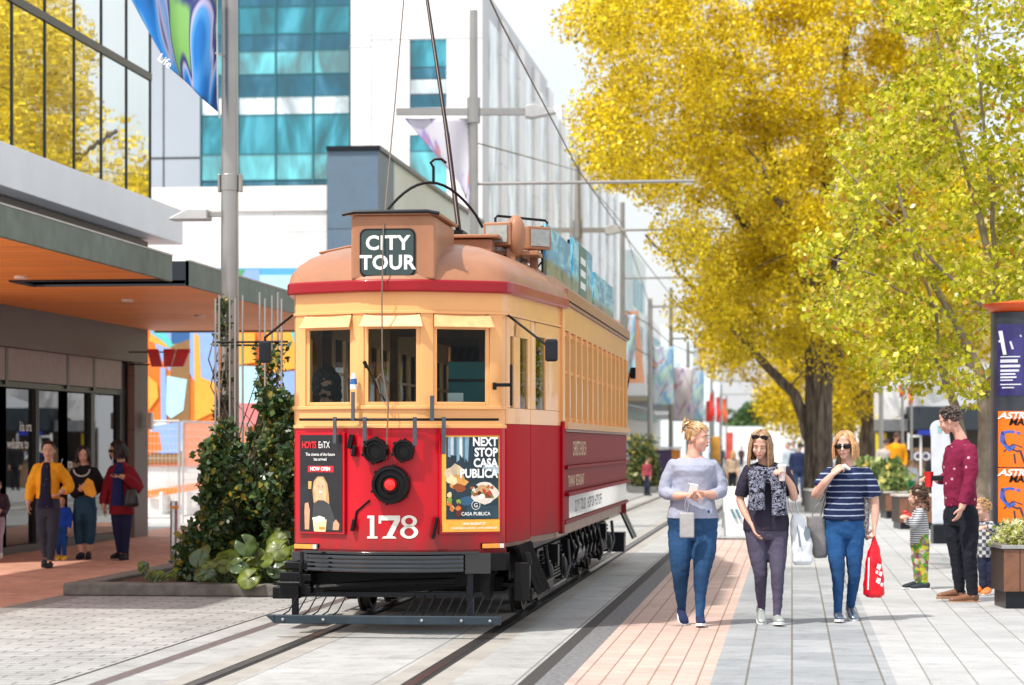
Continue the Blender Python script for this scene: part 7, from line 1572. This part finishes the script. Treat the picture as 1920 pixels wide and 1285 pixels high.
for y0_, y1_ in ((771, 876), (878, 980)):
    b = MB(); wrect(b, 1863, 1961, y0_, y1_, .004); po = b.build('poster', mat('poster_orange_red', (.82, .17, .01), .4, var=.05), t, fix=False)
    for s_, px, py, m_, sz in (('ASTRO', 1890, y0_ + 14, m_white, .10), ('MAN', 1896, y0_ + 26, m_black, .10)):
        q = text_mb(s_, sz, Matrix.Identity(4), .003, sx=1.0)
        vs = []
        for x, y, z in q.v: xx = px + (x + y * .25) / 26.7 * F; v = cyl_pt(xx, py - y / 26.7 * F, .008); vs.append(tuple(v))
        q.v = vs; q.build('poster_lettering', m_, po, fix=False)
    b = MB()
    def stroke(pts, w_):
        for (xa, ya), (xb_, yb_) in zip(pts, pts[1:]):
            dx, dy = xb_ - xa, yb_ - ya; L = math.hypot(dx, dy); nx, ny = -dy / L * w_ / 2, dx / L * w_ / 2
            b.add([cyl_pt(xa + nx, ya + ny + y0_, .007), cyl_pt(xb_ + nx, yb_ + ny + y0_, .007), cyl_pt(xb_ - nx, yb_ - ny + y0_, .007), cyl_pt(xa - nx, ya - ny + y0_, .007)], [(0, 1, 2, 3)])
    stroke([(1868, 38), (1872, 60), (1880, 70), (1892, 76)], 3); stroke([(1896, 74), (1904, 98)], 4); stroke([(1886, 80), (1888, 98)], 3); stroke([(1890, 76), (1912, 66), (1930, 80)], 3); stroke([(1870, 76), (1884, 62), (1900, 68)], 2); b.build('poster_figure', mat('ink_dark', (.05, .03, .06), .5), po, fix=False)
    b = MB(); stroke([(1869, 40), (1868, 56), (1874, 66), (1880, 74)], 6); stroke([(1869, 40), (1880, 38), (1896, 42)], 5); stroke([(1880, 70), (1888, 66)], 5); b.build('poster_figure', mat('ink_blue', (.05, .12, .45), .5), po, fix=False)
b = MB(); wrect(b, 1862, 1902, 608, 742, .004); po = b.build('poster', mat('poster_purple', (.03, .025, .13), .35, var=.5, vs=4), t, fix=False)
b = MB(); stroke = None
for k, (x0_, x1_, y0_, h_) in enumerate(((1866, 1896, 668, 2), (1866, 1892, 674, 6), (1866, 1896, 684, 5), (1866, 1894, 693, 4), (1866, 1888, 700, 3), (1866, 1890, 706, 3), (1866, 1884, 712, 2), (1866, 1898, 720, 2), (1868, 1886, 726, 2))): wrect(b, x0_, x1_, y0_, y0_ + h_, .008)
for (xa, ya, xb_, yb_, w_) in ((1864, 640, 1898, 630, 4), (1866, 620, 1872, 665, 5), (1880, 640, 1884, 655, 3)):
    dx, dy = xb_ - xa, yb_ - ya; L = math.hypot(dx, dy); nx, ny = -dy / L * w_ / 2, dx / L * w_ / 2; b.add([cyl_pt(xa + nx, ya + ny, .009), cyl_pt(xb_ + nx, yb_ + ny, .009), cyl_pt(xb_ - nx, yb_ - ny, .009), cyl_pt(xa - nx, ya - ny, .009)], [(0, 1, 2, 3)])
b.build('poster_lettering', mat('print_pale', (.6, .62, .7), .5), po, fix=False)
b = MB(); wrect(b, 1909, 1961, 596, 654, .004); wrect(b, 1909, 1961, 745, 769, .004); b.build('poster', mat('poster_blue', (.01, .16, .40), .4, var=.3, vs=5), t, fix=False)
b = MB(); wrect(b, 1910, 1961, 656, 744, .004); b.build('poster', MC['poster_orange_red'], t, fix=False)
# A-frame board, round topped sign behind the man
g = G(1380, 1006); t = thing('sandwich_board', 'white pavement sign board between the two left women', 'sign', g, AY)
b = MB(); b.obox((0, .12, .42), (.40, .02, .85), (R(-9), 0, 0)); b.obox((0, .36, .42), (.40, .02, .85), (R(9), 0, 0)); b.build('panel', m_white, t, bevel=.005)
b = MB()
for x in (-.19, .19): b.tube([(x, .02, 0), (x, .22, .86), (x, .44, 0)], .014, 6)
b.build('frame', m_steel, t)
b = MB(); 
for x in (-.08, .0): b.add([Vector((x - .02, .045, .46)), Vector((x + .03, .045, .46)), Vector((x + .10, .035, .30)), Vector((x + .05, .035, .30))], [(0, 1, 2, 3)])
b.build('board_print', mat('board_ink', (.12, .25, .3), .5), t, fix=False)
g = kx(1765, 833, 38); t = thing('round_topped_sign', 'tall white round topped sign leaning behind the man in burgundy', 'sign', (g.x, g.y, 0), AY)
s = 38 / F; pl_ = [(-17 * s, .3), (22 * s, .3), (20 * s, CH - 20 * s)] + [(-4 * s + 17 * s * math.cos(a), CH + 28 * s + 17 * s * math.sin(a)) for a in [math.pi * k / 10 for k in range(11)]] + [(-19 * s, CH + 10 * s)]
b = MB(); b.prism(pl_, 'y', -.03, .03); b.build('panel', mat('sign_pale', (.62, .66, .72), .5), t, bevel=.01)
b = MB(); b.box(-.15, .25, -.15, .15, 0, .3); b.build('base', m_dark, t, bevel=.02)
b = MB(); b.add([(-8 * s, -.035, CH + 34 * s), (2 * s, -.035, CH + 36 * s), (0, -.035, CH + 22 * s), (-7 * s, -.035, CH + 20 * s)], [(0, 1, 2, 3)]); b.build('sign_print', mat('ink_teal', (.25, .5, .55), .5), t, fix=False)
# pavilion / cafe with awning on the right
g = kx(1700, 833, 82); t = thing('cafe_pavilion', 'cafe building with white sloping roof and dark awning behind the planters', 'building', (g.x, g.y, 0), AY); s = 82 / F
X_ = lambda px: (px - 1700) * s; Z_ = lambda py: CH + (HY - py) * s
b = MB(); b.prism([(X_(1655), Z_(795)), (X_(1810), Z_(738)), (X_(1960), Z_(690)), (X_(1960), Z_(670)), (X_(1700), Z_(700)), (X_(1655), Z_(720))], 'y', 1.0, 2.0); b.build('roof', m_ww, t)
b = MB(); b.box(X_(1708), X_(1960), .0, 1.9, Z_(806), Z_(762)); b.build('awning', mat('awning_dark', (.02, .03, .04), .5), t, bevel=.01)
b = MB(); b.box(X_(1654), X_(1706), .4, 1.9, Z_(808), Z_(786)); 
for k in range(12): b.box(X_(1656 + k * 4.3), X_(1657.6 + k * 4.3), .36, .4, Z_(808), Z_(786))
b.build('awning', mat('awning_grey', (.22, .23, .24), .5), t)
b = MB(); b.box(X_(1720), X_(1770), -.06, -.01, Z_(816), Z_(807)); b.build('blue_sign', mat('cafe_blue', (.01, .03, .35), .4), t)
b = MB(); b.box(X_(1660), X_(1960), 2.2, 2.4, 0, Z_(800)); b.build('wall', mat('cafe_wall', (.10, .08, .07), .7), t)
b = MB(); b.box(X_(1655), X_(1715), .3, 1.4, 0, .9); b.box(X_(1706), X_(1775), .2, 1.4, 0, Z_(840)); b.build('counter', mat('cafe_wood', (.22, .13, .08), .6), t, bevel=.01)
b = MB(); b.box(X_(1707), X_(1775), .13, .19, 1.0, Z_(848)); o_ = b.build('menu_board', mat('menu_purple', (.06, .04, .09), .5), t)
text_mb('CON', .38, plane_m((X_(1738), .12, 1.02), (1, 0, 0)), .004).build('board_lettering', m_white, o_, fix=False)
b = MB()
for px in (1704, 1727, 1775): b.box(X_(px) - .03, X_(px) + .03, .05, .11, 0, Z_(812))
b.box(X_(1704), X_(1727), .05, .11, Z_(820), Z_(816)); b.build('frame_post', m_white, t)
b = MB(); b.obox((X_(1687), 1.2, Z_(776)), (70 * s, .05, 16 * s), (0, R(-16), 0)); b.build('yellow_canopy', mat('canvas_yellow', (.85, .66, .01), .6), t, bevel=.02)
b = MB(); b.box(X_(1655), X_(1675), 1.5, 1.6, 1.0, Z_(812)); b.build('yellow_panel', MC['canvas_yellow'], t)
g = kx(1652, 833, 72); t = thing('street_pole', 'plain grey pole between the second trunk and the cafe', 'pole', (g.x, g.y, 0)); b = MB(); b.tube([(0, 0, 0), (0, 0, 4)], .07, 12); b.build('pole', m_pole, t, smooth=True)
# planting and bed behind the tram's rear
g = G(1182, 925); t = thing('street_bed', 'low stone edged bed with green shrubs behind the tram', 'planter', g, AY); dd = g.y * CA - g.x * SA; s = dd / F
b = MB(); b.box(0, 50 * s, 0, 2, 0, .2); b.build('stone', MC['planter_stone'], t, bevel=.02)
p = thing('shrub', 'green shrub in the bed behind the tram rear', 'shrub', g + Vector((0, 0, .2)), AY); rr = random.Random(3)
leaves('foliage', [Vector((rr.uniform(.1, 45 * s), rr.uniform(.2, 1.8), rr.uniform(.1, 95 * s) * rr.uniform(.4, 1))) for _ in range(60)], [.28] * 60, [60] * 60, .16, leafmat('leaves_mid', [(0, (.04, .08, .03)), (.8, (.14, .17, .05)), (1, (.4, .3, .05))], .2), p, 5, squash=1)
b = MB(); b.tube([(.6, 1, 0), (.6, 1, .8)], .03); b.build('stem', bark, p)
# hedge planter seen through the bank glass, orange stall with yellow tables on the promenade edge
for px, d, lab in ((1245, 92, 'parked dark stall with purple print near the far shops'), (1262, 96, 'orange and white pillar sign near the far shops')):
    g = kx(px, 833, d); t = thing('kiosk', lab, 'kiosk', (g.x, g.y, 0), AY); b = MB(); b.box(-.3, .3, 0, .6, 0, 1.35); b.build('body', mat('kiosk_purple', (.08, .05, .14), .5) if px < 1250 else mat('kiosk_orange', (.8, .3, .05), .5), t, bevel=.03); b = MB(); b.box(-.35, .35, -.1, .7, 1.37, 1.45); b.build('roof', m_white, t)
for k, (px, d, h, w_) in enumerate(((1342, 108, 1.9, .36), (1368, 112, 2.1, .3))):
    g = kx(px, 833, d); t = thing('poster_stand', ('orange printed poster stand far down the street', 'red and white round sign on a stand far down the street')[k], 'sign', (g.x, g.y, 0), AY)
    b = MB(); b.box(-w_ / 2, w_ / 2, -.1, .1, .6, h); b.build('panel', mat('stand%d' % k, ((.8, .35, .06), (.7, .1, .08))[k], .5, var=.5, vs=2), t, bevel=.02); b = MB(); b.box(-.2, .2, -.2, .2, 0, .6); b.build('base', m_dark, t)
